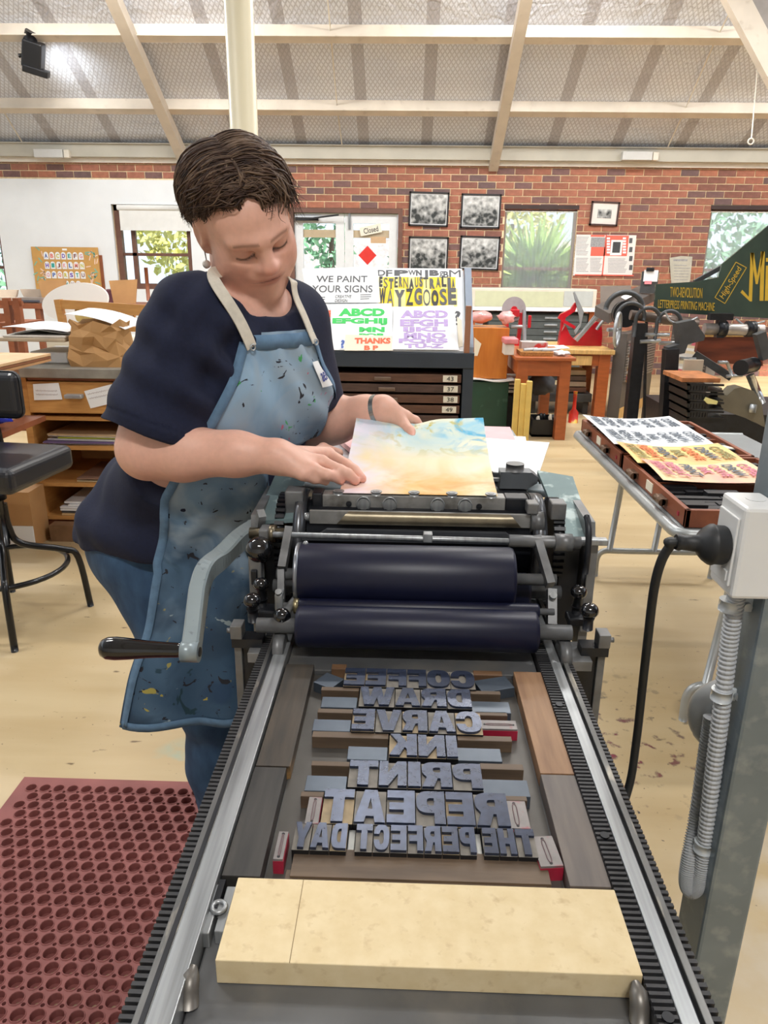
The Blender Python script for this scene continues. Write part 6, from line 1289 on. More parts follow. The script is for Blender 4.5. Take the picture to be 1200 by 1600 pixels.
def printed(x0,x1,y0,y1,z,m,label,cols,n=1,lift=.015):
    fn=lambda u,v:(x0+(x1-x0)*u,y0+(y1-y0)*v,z+lift*(2*u-1)**2*(.4+.6*v)+.004*math.sin(3*v))
    t=thing('art_print',label,'print',((x0+x1)/2,(y0+y1)/2,z),'letterpress prints on the type cases')
    MB().sheet(fn,16,8,t=.0008).build('sheet',m,t)
    words=['THE PERFECT DAY','REPEAT','PRINT','INK','CARVE','DRAW','COFFEE']
    for j in range(n):
        ya=y0+(y1-y0)*(j+.12)/n; yb_=y0+(y1-y0)*(j+.88)/n
        for i,wd in enumerate(words):
            u0=.05+.132*i; X=x0+(x1-x0)*u0; w=(yb_-ya)*(1 if i<2 else .8 if i not in(3,) else .45); zz=fn(u0+.05,.5)[2]+.0035; yc=(ya+yb_)/2; sl=4*lift*(2*(u0+.05)-1)*.7/(x1-x0)
            MB().text(wd,(X,yc+w/2,zz-.045*sl*.5+.001),(0,-1,0),(1,0,sl),w,(x1-x0)*.095,depth=.0006,bold=.03).build('lettering',cols[i%len(cols)],t)
M_pr=mat('print_slate','5b6470',.6,var=.15); M_pr2=mat('print_orange','d8703a',.6,var=.1); M_pr3=mat('print_rose','c8788c',.6,var=.1)
printed(.775,1.150,2.69,3.215,.786,mat('print_white','e9eef2',.6,var=.02),'white sheet carrying two letterpress prints in slate ink on the far type case',[M_pr,M_pr,M_pr],2)
printed(.782,1.155,2.42,2.70,.7845,mat('print_yellow','ecd98a',.6,var=.08,scale=6,col2='f0b47c'),'yellow and orange letterpress print on the type cases',[mat('print_olive','8a8450',.6),M_pr2,M_pr])
printed(.80,1.150,2.215,2.45,.783,mat('print_pink','f0e0a8',.6,var=.06,scale=5,col2='eaa898'),'pink and cream letterpress print nearest the socket box',[M_pr3,M_pr3,M_pr])
put(MB().box((1.13,2.74,.765),(1.24,2.83,.766+.001),rot=(0,0,.4)),'proof_slip',M_papr2,'small cream proof slip lying in the far type case','paper')

# ---- galvanised post with socket box, plug, cable and conduit at the right
M_galv=mat('galvanised','7e8a92',.42,.5,var=.12,scale=9,dirt='98a2a8',dscale=30,dlo=.5,dhi=.7)
po=thing('steel_post','square galvanised steel post at the right picture edge','post',(.5,.94,0))
MB().box((.478,.90,0),(.545,.985,3.2),bev=.005).build('shaft',M_galv,po); MB().box((.44,.86,0),(.58,1.02,.012)).build('base_plate',M_galv,po)
M_box=mat('socket_white','dfe0df',.35,var=.02)
sb=thing('socket_box','white surface-mounted socket box marked N7 on the steel post','socket',(.45,.91,1.0))
MB().box((.426,.884,.998),(.4775,.958,1.122),bev=.005).build('housing',M_box,sb)
MB().box((.4225,.893,1.012),(.4262,.950,1.105),bev=.0015).build('face_plate',M_box,sb)
MB().box((.4205,.898,1.018),(.4228,.915,1.032),bev=.0008).build('rocker_switch',M_box,sb)
MB().cyl((.455,.925,1.121),(.455,.925,1.1226),.012,n=20).build('knockout',M_box,sb)
MB().text('N7',(.4545,.8838,1.108),(1,0,0),(0,0,1),.0085,.0055,depth=.0005,bold=-.01,shear=.2).build('handwritten_mark',M_ink,sb)
pl=thing('power_plug','black rubber plug pushed into the side of the socket box','plug',(.40,.92,1.05))
pc=Vector((.4225,.918,1.060))
MB().lathe([(0,.0245),(.003,.026),(.014,.026),(.017,.0275),(.020,.027),(.027,.0225),(.033,.0165),(.036,.0115),(.056,.0100),(.060,.0115),(.064,.0100)],pc,(-1,0,.05),n=28).build('plug_body',mat('rubber_black','1a1c1f',.5,var=.1),pl)
e=pc+Vector((-.062,0,.003))
cp=[e,e+Vector((-.012,0,-.001))]+[atY(x,y,Y) for x,y,Y in ((1050,848,.925),(1034,875,.93),(1022,920,.94),(1012,1000,.96),(1003,1080,.98),(994,1160,.99),(981,1235,.98))]+[Vector((.33,.95,.55)),Vector((.24,.95,.35))]
MB().tube(catmull(cp,7),.0064,12).build('power_cable',mat('cable_black','1c1e20',.5,var=.05),label='black power cable curving down from the plug behind the press rail',cat='cable')
# corrugated conduit
cpts=[atY(1148,905,.935),atY(1140,1000,.932),atY(1127,1110,.93),atY(1113,1220,.93),atY(1101,1320,.93),atY(1093,1375,.925),atY(1081,1392,.925),atY(1073,1378,.93),atY(1078,1335,.94),atY(1090,1270,.97),atY(1103,1180,.98),atY(1112,1120,.985)]
cpts[0]=Vector((.452,.925,.999))
pa=catmull(cpts,60); rr_=[.0112+.0011*(1 if (i//2)%2 else -1) for i in range(len(pa))]
cd=thing('conduit_hose','grey corrugated conduit running down the post and looping back up','hose',(.45,.93,.4))
MB().tube(pa,rr_,14,smooth=False).build('corrugated_tube',mat('hose_grey','b2b5b8',.5,var=.04),cd)
for (x,y) in ((1140,945),(1127,1085)):
    c=atY(x,y,.93); q=MB().tube([c+Vector((0,0,-.008)),c+Vector((0,0,.008))],.0142,18).build('saddle_clip',mat('clip_clear','c6ccd0',.2,.1,var=.05,coat=.5),cd)
    MB().box((c.x+.010,.928,c.z-.010),(c.x+.034,.934,c.z+.010),bev=.002).build('clip_tab',MT['clip_clear'],q)
    MB().cyl((c.x+.022,.928,c.z),(c.x+.022,.922,c.z),.006,n=12).build('clip_screw',M_zinc,q)
c=atY(1099,1322,.93); q=MB().tube([c+Vector((0,0,-.008)),c+Vector((0,0,.008))],.0142,18).build('saddle_clip',MT['clip_clear'],cd)
c=atY(1105,1128,1.02); t=thing('conduit_elbow','grey plastic conduit elbow behind the corrugated hose','fitting',tuple(c)); M_pvc=mat('pvc_grey','a9acad',.35,var=.05)
MB().tube(catmull([c+Vector((.05,0,.055)),c+Vector((.02,0,.05)),c+Vector((-.004,0,.03)),c+Vector((0,0,-.005)),c+Vector((.03,0,-.03))],6),.026,18).build('bend',M_pvc,t)
MB().sphere(c+Vector((.002,-.005,-.002)),.031,20,scale=(.9,.9,1.1)).build('collar',M_pvc,t)
MB().tube([c+Vector((.03,0,-.03)),Vector((.51,1.02,c.z-.06))],.022,14).build('spigot',M_pvc,t)
put(MB().sphere((1.035,1.76,.045),.045,20,scale=(1.3,1,1)).cyl((1.06,1.76,.045),(1.25,1.76,.045),.03,n=14),'black_roller',M_black,'black rubber roller end on the floor at the right picture edge','roller')

# ---- rubber mat
def rubber_mat():
    x1,y1=-.60,1.722; x0=-1.055; y0=.35; X1=-.165
    c=bpy.data.curves.new('m','CURVE'); c.dimensions='2D'; c.fill_mode='BOTH'; c.extrude=.009
    def sp(pts):
        s=c.splines.new('POLY'); s.points.add(len(pts)-1); s.use_cyclic_u=True
        for p,q in zip(s.points,pts): p.co=(q[0],q[1],0,1)
    sp([(x0,y0),(X1,y0),(X1,y1),(x0,y1)])
    circ=lambda cx,cy,r,n:[(cx+r*math.cos(2*math.pi*k/n),cy+r*math.sin(2*math.pi*k/n)) for k in range(n)]
    big=[]; px,py=.0385,.0680
    rows=int((y1-y0-.07)/(py/2)); rings=MB()
    for j in range(rows):
        y=y1-.045-j*py/2
        x=x0+.042+(px/2 if j%2 else 0)
        while x<X1-.03:
            if x>-1.05: sp(circ(x,y,.0140,14)); big.append((x,y))
            if x+px/2<X1-.03: sp(circ(x+px/2,y-.0118,.0046,7))
            x+=px
    o=bpy.data.objects.new('m',c); me=bpy.data.meshes.new_from_object(o); bpy.data.objects.remove(o); bpy.data.curves.remove(c)
    M_rub=mat('rubber_terracotta','8a524e',.7,var=.12,scale=10,bump=.2)
    me.name='mat_sheet'; me.materials.clear(); me.materials.append(M_rub)
    t=thing('rubber_mat','terracotta red perforated rubber floor mat beside the press','mat',(x0,y0,0))
    ob=link(bpy.data.objects.new('mat_sheet',me)); ob.parent=t; ob.location=(-x0,-y0,.0092)
    R=MB()
    for x,y in big:
        n=14; vs=[]
        for r,z in ((.0140,.0180),(.0145,.0203),(.0158,.0203),(.0166,.0180)): vs+=[(x+r*math.cos(2*math.pi*k/n),y+r*math.sin(2*math.pi*k/n),z) for k in range(n)]
        R.add(vs,[(a*n+k,a*n+(k+1)%n,(a+1)*n+(k+1)%n,(a+1)*n+k)[::-1] for a in range(3) for k in range(n)],0,True)
        vs=[(x+r*math.cos(2*math.pi*k/n),y+r*math.sin(2*math.pi*k/n),z) for r,z in ((.0140,.0020),(.0050,.0020)) for k in range(n)]
        R.add(vs,[(k,(k+1)%n,n+(k+1)%n,n+k) for k in range(n)])
    R.build('hole_rims',M_rub,t,kind='stuff')
rubber_mat()

# ---- paper on the press and stacks on the feed board
def wc_mat():
    m=bpy.data.materials.new('watercolour_wash'); m.use_nodes=True; N=m.node_tree.nodes; L=m.node_tree.links; b=N['Principled BSDF']; b.inputs['Roughness'].default_value=.6
    tc=N.new('ShaderNodeTexCoord'); 
    def nz(sc,off,dist=1.2):
        mp=N.new('ShaderNodeMapping'); mp.inputs['Location'].default_value=off; L.new(tc.outputs['Object'],mp.inputs[0]); n=N.new('ShaderNodeTexNoise'); n.inputs['Scale'].default_value=sc; n.inputs['Detail'].default_value=4; n.inputs['Distortion'].default_value=dist; L.new(mp.outputs[0],n.inputs['Vector']); return n.outputs[0]
    def ramp(src,lo,hi):
        r=N.new('ShaderNodeValToRGB'); r.color_ramp.elements[0].position=lo; r.color_ramp.elements[1].position=hi; r.color_ramp.elements[0].color=(0,0,0,1); r.color_ramp.elements[1].color=(1,1,1,1); L.new(src,r.inputs[0]); return r.outputs[0]
    def mixc(f,a,c):
        x=N.new('ShaderNodeMixRGB'); L.new(f,x.inputs[0]); (L.new(a,x.inputs[1]) if not isinstance(a,str) else setattr(x.inputs[1],'default_value',sr(a))); x.inputs[2].default_value=sr(c); return x.outputs[0]
    sp=N.new('ShaderNodeSeparateXYZ'); L.new(tc.outputs['Object'],sp.inputs[0])
    def band(axis,a,b_): mr=N.new('ShaderNodeMapRange'); mr.inputs['From Min'].default_value=a; mr.inputs['From Max'].default_value=b_; L.new(sp.outputs[axis],mr.inputs[0]); return mr.outputs[0]
    def mul(a,b_): q=N.new('ShaderNodeMath'); q.operation='MULTIPLY'; L.new(a,q.inputs[0]); L.new(b_,q.inputs[1]); return q.outputs[0]
    near=band(1,.05,-.10); far=band(1,.0,.12); left=band(0,-.02,-.12); right=band(0,.0,.09)
    c=mixc(ramp(nz(7,(0,0,0)),.35,.65),'ece4cc','e8dcae')
    c=mixc(mul(ramp(nz(6,(3,1,0)),.38,.6),near),c,'e8b45e')
    c=mixc(mul(ramp(nz(9,(7,2,0)),.42,.62),band(1,-.04,-.16)),c,'ee9a50')
    c=mixc(mul(ramp(nz(7,(1,5,0)),.42,.62),far),c,'94c4d4')
    c=mixc(mul(mul(ramp(nz(10,(4,4,0),2),.48,.6),far),right),c,'3aa4cc')
    c=mixc(mul(ramp(nz(12,(2,8,0),2),.54,.62),far),c,'b8ac3c')
    c=mixc(mul(ramp(nz(8,(9,3,0)),.35,.6),left),c,'e4dcea')
    L.new(c,b.inputs['Base Color']); return m
n0=Vector((-.104,1.160,1.0475)); n1=Vector((.155,1.160,1.0475)); f0=atY(560,642,1.50); f1=atY(755,655,1.50)
def pap(u,v):
    a=n0.lerp(n1,u); b=f0.lerp(f1,u); p=a.lerp(b,v); p.z+= -.012*math.sin(math.pi*v)+.010*(1-u)**3*v+ .004*math.sin(7*u)*v - .022*math.exp(-((u-.42)/.16)**2)*v**3; return p
sheet_=MB().sheet(pap,24,24,t=.0006).build('marbled_sheet',wc_mat(),label='marbled watercolour paper sheet being fed into the press',cat='paper',loc=(.03,1.32,1.05))
zf=1.0
def stack(x0,y0,x1,y1,z,m,label,rz=0,t=.012): put(MB().box((x0,y0,z),(x1,y1,z+t),rot=(0,0,rz)),'paper_stack',m,label,'paper','papers on the feed board')
stack(-.20,1.50,.02,1.83,zf+.001,mat('stack_grey','c9cfd4',.5,var=.05),'grey-white paper pack on the feed board behind the woman\'s hands',.15,.02)
stack(-.165,1.52,.05,1.86,zf+.024,mat('pink_sheet','e8b4bc',.6,var=.1,scale=8,col2='f0d4cc'),'pink washed paper on the feed board left of the marbled sheet',.35,.012)
stack(.10,1.44,.275,1.78,zf+.001,M_papr,'white paper stack on the feed board right of the marbled sheet',-.12,.014)
stack(.13,1.52,.26,1.86,zf+.017,mat('pink_sheet2','eab8bc',.6,var=.1),'pink paper peeping out behind the marbled sheet',-.05,.003)
stack(.12,1.40,.30,1.70,zf+.021,mat('white2','eef0f2',.6,var=.02),'loose white sheet at the right edge of the feed board',-.25,.002)
# ================================================================== the printer
def V3(v): return np.array(tuple(v),dtype=np.float32)
class SDF:
    def __init__(s): s.pr=[]
    def _add(s,fn,lo,hi,k,sub=False): s.pr.append((fn,np.array(lo),np.array(hi),k,sub)); return s
    def rc(s,a,b,r1,r2,k=.015,sub=False):
        a=V3(a);b=V3(b);ba=b-a;L=float(ba@ba)+1e-9
        def fn(x,y,z):
            px,py,pz=x-a[0],y-a[1],z-a[2]; t=np.clip((px*ba[0]+py*ba[1]+pz*ba[2])/L,0,1)
            return np.sqrt((px-t*ba[0])**2+(py-t*ba[1])**2+(pz-t*ba[2])**2)-(r1+(r2-r1)*t)
        r=max(r1,r2); return s._add(fn,np.minimum(a,b)-r,np.maximum(a,b)+r,k,sub)
    def ell(s,c,rad,R=None,k=.015,sub=False):
        c=V3(c);rad=V3(rad);R=np.eye(3,dtype=np.float32) if R is None else np.array(R,dtype=np.float32)
        def fn(x,y,z):
            px,py,pz=x-c[0],y-c[1],z-c[2]; q=[(px*R[0,i]+py*R[1,i]+pz*R[2,i])/rad[i] for i in range(3)]
            k0=np.sqrt(q[0]**2+q[1]**2+q[2]**2)+1e-6; k1=np.sqrt((q[0]/rad[0])**2+(q[1]/rad[1])**2+(q[2]/rad[2])**2)+1e-6
            return k0*(k0-1)/k1
        e=np.sqrt(((R*rad)**2).sum(1)); return s._add(fn,c-e,c+e,k,sub)
    def chain(s,pts,rs,k=.012):
        for i in range(len(pts)-1): s.rc(pts[i],pts[i+1],rs[i],rs[i+1],k)
        return s
    def raw(s,fn,lo,hi,k,sub): return s._add(fn,lo,hi,k,sub)
    @staticmethod
    def _mix(D,d,k,sub):
        if sub: h=np.clip(.5-.5*(D+d)/k,0,1); return D*(1-h)-d*h+k*h*(1-h)
        h=np.clip(.5+.5*(D-d)/k,0,1); return D*(1-h)+d*h-k*h*(1-h)
    def at(s,P):
        P=np.asarray(P,dtype=np.float32); D=np.full(P.shape[:-1],.5,dtype=np.float32)
        for fn,lo,hi,k,sub in s.pr: D=s._mix(D,fn(P[...,0],P[...,1],P[...,2]),k,sub)
        return D
    def mesh(s,lo,hi,h):
        lo=np.array(lo);n=[int((b-a)/h)+1 for a,b in zip(lo,hi)]; ax=[(lo[i]+h*np.arange(n[i])).astype(np.float32) for i in range(3)]
        D=np.full(n,.05,dtype=np.float32)
        for fn,l,u,k,sub in s.pr:
            m=k+3*h; i0=[max(0,int((l[i]-m-lo[i])/h)) for i in range(3)]; i1=[min(n[i],int((u[i]+m-lo[i])/h)+2) for i in range(3)]
            if any(a>=b for a,b in zip(i0,i1)): continue
            sl=tuple(slice(a,b) for a,b in zip(i0,i1)); X=ax[0][sl[0]][:,None,None];Y=ax[1][sl[1]][None,:,None];Z=ax[2][sl[2]][None,None,:]
            D[sl]=s._mix(D[sl],fn(X,Y,Z),k,sub)
        S=D<0; c=np.zeros([x-1 for x in n],dtype=np.uint8)
        offs=[(a,b,d) for a in (0,1) for b in (0,1) for d in (0,1)]
        sub_=lambda A,o: A[o[0]:n[0]-1+o[0],o[1]:n[1]-1+o[1],o[2]:n[2]-1+o[2]]
        for o in offs: c+=sub_(S,o)
        I=np.argwhere((c>0)&(c<8)); idx=np.full(c.shape,-1,dtype=np.int32); idx[I[:,0],I[:,1],I[:,2]]=np.arange(len(I))
        acc=np.zeros((len(I),3)); cnt=np.zeros(len(I))
        val={o:D[I[:,0]+o[0],I[:,1]+o[1],I[:,2]+o[2]] for o in offs}
        for o in offs:
            for a in range(3):
                if o[a]==0:
                    p=list(o);p[a]=1;p=tuple(p); d0,d1=val[o],val[p]; m=(d0<0)!=(d1<0); t=np.where(m,d0/(d0-d1+1e-12),0)
                    q=np.zeros((len(I),3)); 
                    for b in range(3): q[:,b]=o[b]
                    q[:,a]=t; acc[m]+=q[m]; cnt[m]+=1
        v=lo+h*(I+acc/np.maximum(cnt,1)[:,None]); F=[]
        for a in range(3):
            b,d=(a+1)%3,(a+2)%3
            sl0=[slice(1,n[i]-1) for i in range(3)]; sl0[a]=slice(0,n[a]-1); sl1=list(sl0); sl1[a]=slice(1,n[a])
            E=np.argwhere(S[tuple(sl0)]!=S[tuple(sl1)]); base=np.array([1,1,1]);base[a]=0; E=E+base
            ins=S[E[:,0],E[:,1],E[:,2]]
            def cell(db,dd): q=E.copy(); q[:,b]-=db; q[:,d]-=dd; return idx[q[:,0],q[:,1],q[:,2]]
            q=np.stack([cell(1,1),cell(0,1),cell(0,0),cell(1,0)],1); q[~ins]=q[~ins][:,::-1]; F.append(q)
        F=np.concatenate(F); F=F[(F>=0).all(1)]; return v,F
def relax(v,F,it=2,lam=.5):
    e=np.concatenate([F[:,[i,(i+1)%4]] for i in range(4)]); 
    for _ in range(it):
        s=np.zeros_like(v); c=np.zeros(len(v)); np.add.at(s,e[:,0],v[e[:,1]]); np.add.at(c,e[:,0],1); np.add.at(s,e[:,1],v[e[:,0]]); np.add.at(c,e[:,1],1)
        v=v+lam*(s/np.maximum(c,1)[:,None]-v)
    return v
def npmesh(name,v,F,m,parent,cols=None):
    me=bpy.data.meshes.new(name); o_=np.array(ORG[parent.name]); me.vertices.add(len(v)); me.vertices.foreach_set('co',(v-o_).astype(np.float32).ravel())
    me.loops.add(F.size); me.loops.foreach_set('vertex_index',F.ravel().astype(np.int32)); k=F.shape[1]
    me.polygons.add(len(F)); me.polygons.foreach_set('loop_start',np.arange(0,F.size,k,dtype=np.int32)); me.polygons.foreach_set('use_smooth',np.ones(len(F),dtype=bool)); me.update(calc_edges=True)
    if cols is not None:
        at=me.color_attributes.new('Col','FLOAT_COLOR','POINT'); at.data.foreach_set('color',cols.astype(np.float32).ravel())
    me.materials.append(m); o=link(bpy.data.objects.new(name,me)); o.parent=parent; ORG[o.name]=ORG[parent.name]; return o
UP=Vector((0,0,1))
az=math.radians(37); fB=Vector((math.cos(az),-math.sin(az),0)); rB=Vector((fB.y,-fB.x,0))      # facing, her right
RB=np.array([[rB.x,fB.x,0],[rB.y,fB.y,0],[0,0,1]])
pel=Vector((-.465,1.50,.86)); neckb=Vector((-.275,1.395,1.335))
chest=pel.lerp(neckb,.68)+fB*.01; belly=pel.lerp(neckb,.34)+fB*.02
tilt=(neckb-pel).normalized()
def frame(z): # columns right, forward, spine
    zz=z.normalized(); r=(rB-zz*rB.dot(zz)).normalized(); f=zz.cross(r); f=f if f.dot(fB)>0 else -f; return np.array([[r.x,f.x,zz.x],[r.y,f.y,zz.y],[r.z,f.z,zz.z]])
RT=frame(tilt)
shR=neckb+rB*.140+Vector((0,0,-.030))-fB*.01; shL=neckb-rB*.098+Vector((0,0,-.040))-fB*.01
elR=Vector((-.441,1.235,1.098)); wrR=atZ(432,713,1.098); elL=Vector((-.185,1.535,1.085)); wrL=atY(598,640,1.475)
# ------------------------------------------------ head frame
hy,hp,hr=math.radians(36),math.radians(33),math.radians(22)
f0_=Vector((math.sin(hy),-math.cos(hy),0)); l0_=UP.cross(f0_); f1_=f0_*math.cos(hp)-UP*math.sin(hp); u1_=UP*math.cos(hp)+f0_*math.sin(hp)
hL=l0_*math.cos(hr)+u1_*math.sin(hr); hU=u1_*math.cos(hr)-l0_*math.sin(hr); hF=f1_
RH=np.array([[hL.x,hF.x,hU.x],[hL.y,hF.y,hU.y],[hL.z,hF.z,hU.z]]); HS=.955; hc=atY(409,392,1.295)-(hF*.080-hU*.011)*HS
def H(x,y,z): return hc+(hL*x+hF*y+hU*z)*HS
def toH(P): return (np.asarray(P)-np.array(hc))@RH/HS
FC=1.0
def skin():
    s=SDF(); r=lambda *a:tuple(x*HS for x in a)
    # torso under the shirt
    s.ell(chest,(.165,.105,.17),RT,.05); s.ell(chest-tilt*.14,(.165,.12,.16),RT,.06)
    s.rc(shR+Vector((.02,.02,.0)),shL,.055,.055,.05); s.ell(neckb-tilt*.06+fB*.012,(.11,.06,.07),RT,.04)
    s.rc(neckb-tilt*.02-fB*.01,H(0,-.035,-.05),.062,.056,.03); s.rc(neckb+fB*.015-tilt*.04,H(0,-.02,-.07),.045,.036,.02)
    # arms
    s.chain([shR,shR.lerp(elR,.5)+Vector((-.012,0,0)),elR],[.066,.062,.052],.03)
    s.chain([elR,elR.lerp(wrR,.28)+Vector((0,0,-.003)),elR.lerp(wrR,.7),wrR],[.050,.0475,.036,.0285],.02)
    s.chain([shL,shL.lerp(elL,.5),elL],[.062,.06,.05],.03)
    s.chain([elL,elL.lerp(wrL,.3),elL.lerp(wrL,.75),wrL],[.050,.047,.034,.0275],.02)
    # right hand, flat on the sheet
    K=[atZ(512,709,1.086),atZ(502,722,1.086),atZ(488,733,1.082),atZ(473,741,1.076)]
    for q,kr in zip(K,(.0125,.0125,.012,.011)): s.rc(wrR+Vector((0,0,-.001)),q,.021,kr,.016)
    PIP=[atZ(541,726,1.077),atZ(531,735,1.077),atZ(511,742,1.074),atZ(492,748,1.067)]; TIP=[atZ(566,748,1.0600),atZ(556,751,1.0600),atZ(532,751,1.0600),atZ(509,753,1.0590)]
    for q,a,b,w in zip(K,PIP,TIP,(1,1.02,.97,.87)):
        m=a.lerp(b,.5)+Vector((0,0,.003)); s.chain([q,a],[.0110*w,.0100*w],.006); s.chain([a,m,b],[.0100*w,.0092*w,.0078*w],.004)
    s.rc(K[0]+Vector((-.03,.01,-.008)),atZ(505,700,1.066),.013,.010,.012); s.rc(atZ(505,700,1.066),atZ(530,708,1.064),.0098,.0085,.006)
    # left hand, thumb above the sheet edge, fingers below
    KL=[atY(634,651,1.505),atY(630,655,1.52),atY(624,657,1.535),atY(617,658,1.545)]
    for q,kr in zip(KL,(.0130,.0125,.012,.011)): s.rc(wrL,q,.020,kr,.016)
    s.chain([KL[0],atY(649,657,1.515),atY(656,664,1.512)],[.0112,.0095,.0078],.005)
    s.chain([KL[1],atY(645,664,1.535),atY(648,674,1.53)],[.0110,.0095,.008],.005)
    s.chain([KL[2],atY(638,668,1.555),atY(638,680,1.55)],[.0105,.0092,.008],.005)
    s.chain([KL[3],atY(628,670,1.565),atY(626,680,1.555)],[.0095,.0085,.0075],.005)
    s.rc(wrL+Vector((.012,-.004,-.006)),atY(630,663,1.475),.018,.0125,.014); s.chain([atY(630,663,1.475),atY(640,674,1.455),atY(643.5,683,1.440)],[.0125,.0112,.0088],.006)
    # head
    fz=lambda c:(c[0],c[1],c[2]*(FC if c[2]<0 else 1))
    E=lambda c,rad,k=.02,sub=False,R=None: s.ell(H(*fz(c)),r(rad[0],rad[1],rad[2]*(.95 if c[2]<0 else 1)),RH if R is None else RH@R,k*HS,sub)
    Cn=lambda a,b,r1,r2,k=.012,sub=False: s.rc(H(*fz(a)),H(*fz(b)),r1*HS,r2*HS,k*HS,sub)
    E((0,-.016,.033),(.077,.092,.075),.02); E((0,.03,-.022),(.067,.070,.088),.035)
    for q in (-1,1):
        E((q*.037,.048,-.036),(.031,.034,.040),.03); E((q*.040,.022,-.068),(.030,.045,.030),.03)
        E((q*.032,.088,-.001),(.020,.012,.0135),.012,True)           # eye socket
        E((q*.032,.0715,-.0045),(.0165,.0165,.0135),.006)            # closed lid over the eyeball
        Cn((q*.010,.0965,.019),(q*.048,.078,.019),.0095,.008,.015)   # brow ridge
        E((q*.0130,.0985,-.030),(.0085,.011,.0085),.008)             # nostril wing
        E((q*.006,.1025,-.0385),(.0032,.005,.0028),.004,True)
        E((q*.0795,-.004,.0),(.011,.020,.032),.008); E((q*.088,.002,.002),(.006,.010,.019),.005,True)
        E((q*.076,.002,-.030),(.008,.008,.010),.006)
    E((0,.043,.038),(.056,.040,.034),.03)
    Cn((0,.093,.010),(0,.1105,-.0245),.0085,.0115,.012); E((0,.1105,-.0275),(.0125,.0120,.0105),.010)
    E((0,.090,-.050),(.030,.014,.020),.02)
    E((0,.0975,-.0525),(.0230,.0085,.0050),.005); E((0,.0965,-.0622),(.0200,.0085,.0058),.005)
    E((0,.1020,-.0572),(.025,.006,.0012),.003,True)
    E((0,.083,-.096),(.021,.018,.017),.025); E((0,.045,-.096),(.042,.040,.020),.03); E((0,.005,-.100),(.044,.045,.026),.03)
    return s
SK=skin()
pr=thing('person','woman in a navy T-shirt and paint-stained denim apron leaning over the press, feeding a sheet','person',(pel.x,pel.y,0))
v,F=SK.mesh((-.62,1.08,.98),(.08,1.70,1.66),.0028); v=relax(v,F,2,.4)
h_=toH(v); h_[:,2]=np.where(h_[:,2]<0,h_[:,2]/FC,h_[:,2]); base=np.array(sr('e2b09c')[:3]); cols=np.tile(np.append(base,1.),(len(v),1))
def tint(mask,c): 
    m=np.clip(mask,0,1)[:,None]; cols[:,:3]=cols[:,:3]*(1-m)+np.array(sr(c)[:3])*m
g=lambda c,rad: np.exp(-(((h_-np.array(c))/np.array(rad))**2).sum(1))
inh=(np.abs(h_)<.16).all(1)
for q in (-1,1): tint(g((q*.042,.07,-.035),(.026,.03,.022))*.45*inh,'cc7f70')
tint(g((0,.114,-.028),(.016,.02,.014))*.6*inh,'c97a6c')
tint((g((0,.099,-.0528),(.0220,.012,.0043))+g((0,.097,-.0622),(.019,.012,.0052)))*.95*inh,'b4685f'); tint(g((0,.099,-.0572),(.024,.012,.0014))*.9*inh,'6b3a36')
for q in (-1,1):
    tint(g((q*.032,.086,.0),(.017,.012,.009))*.4*inh,'c08a7c')
    # downcast eyelash line and brow colour on the skin itself
    xx=np.abs(h_[:,0]-q*.032); ly=-.0115+.0035*((h_[:,0]-q*.032)/.016)**2
    m=np.exp(-((h_[:,2]-ly)/.0019)**2)*(xx<.0165)*(h_[:,1]>.06)*inh; tint(m,'2a1c1a')
    by=.0215-.18*((np.abs(h_[:,0])-.026))**2*10-.10*np.maximum(0,np.abs(h_[:,0])-.036); m=np.exp(-((h_[:,2]-by)/.0030)**2)*(np.abs(h_[:,0])>.010)*(np.abs(h_[:,0])<.050)*(h_[:,0]*q>0)*(h_[:,1]>.06)*inh; tint(m*.62,'6b4436')
for T in (atZ(566,748,1.06),atZ(556,751,1.06),atZ(532,751,1.06),atY(643,682,1.44)):
    d=np.exp(-(((v-np.array(T))/.010)**2).sum(1)); tint(d*.5,'e08a7c')
M_skin=bpy.data.materials.new('skin'); M_skin.use_nodes=True
N=M_skin.node_tree.nodes; L=M_skin.node_tree.links; b=N['Principled BSDF']; a=N.new('ShaderNodeVertexColor'); a.layer_name='Col'
nz=N.new('ShaderNodeTexNoise'); nz.inputs['Scale'].default_value=55; nz.inputs['Detail'].default_value=4; mr=N.new('ShaderNodeMapRange'); mr.inputs['To Min'].default_value=.88; mr.inputs['To Max'].default_value=1.10; L.new(nz.outputs[0],mr.inputs[0])
mx=N.new('ShaderNodeMixRGB'); mx.blend_type='MULTIPLY'; mx.inputs[0].default_value=1; L.new(a.outputs[0],mx.inputs[1]); L.new(mr.outputs[0],mx.inputs[2]); L.new(mx.outputs[0],b.inputs['Base Color'])
b.inputs['Roughness'].default_value=.48; b.inputs['Subsurface Weight'].default_value=.12; b.inputs['Subsurface Radius'].default_value=(.012,.005,.003); b.inputs['Subsurface Scale'].default_value=.6
bp=N.new('ShaderNodeBump'); bp.inputs['Strength'].default_value=.12; bp.inputs['Distance'].default_value=.001; L.new(nz.outputs[0],bp.inputs['Height']); L.new(bp.outputs[0],b.inputs['Normal'])
npmesh('body',v,F,M_skin,pr,cols)
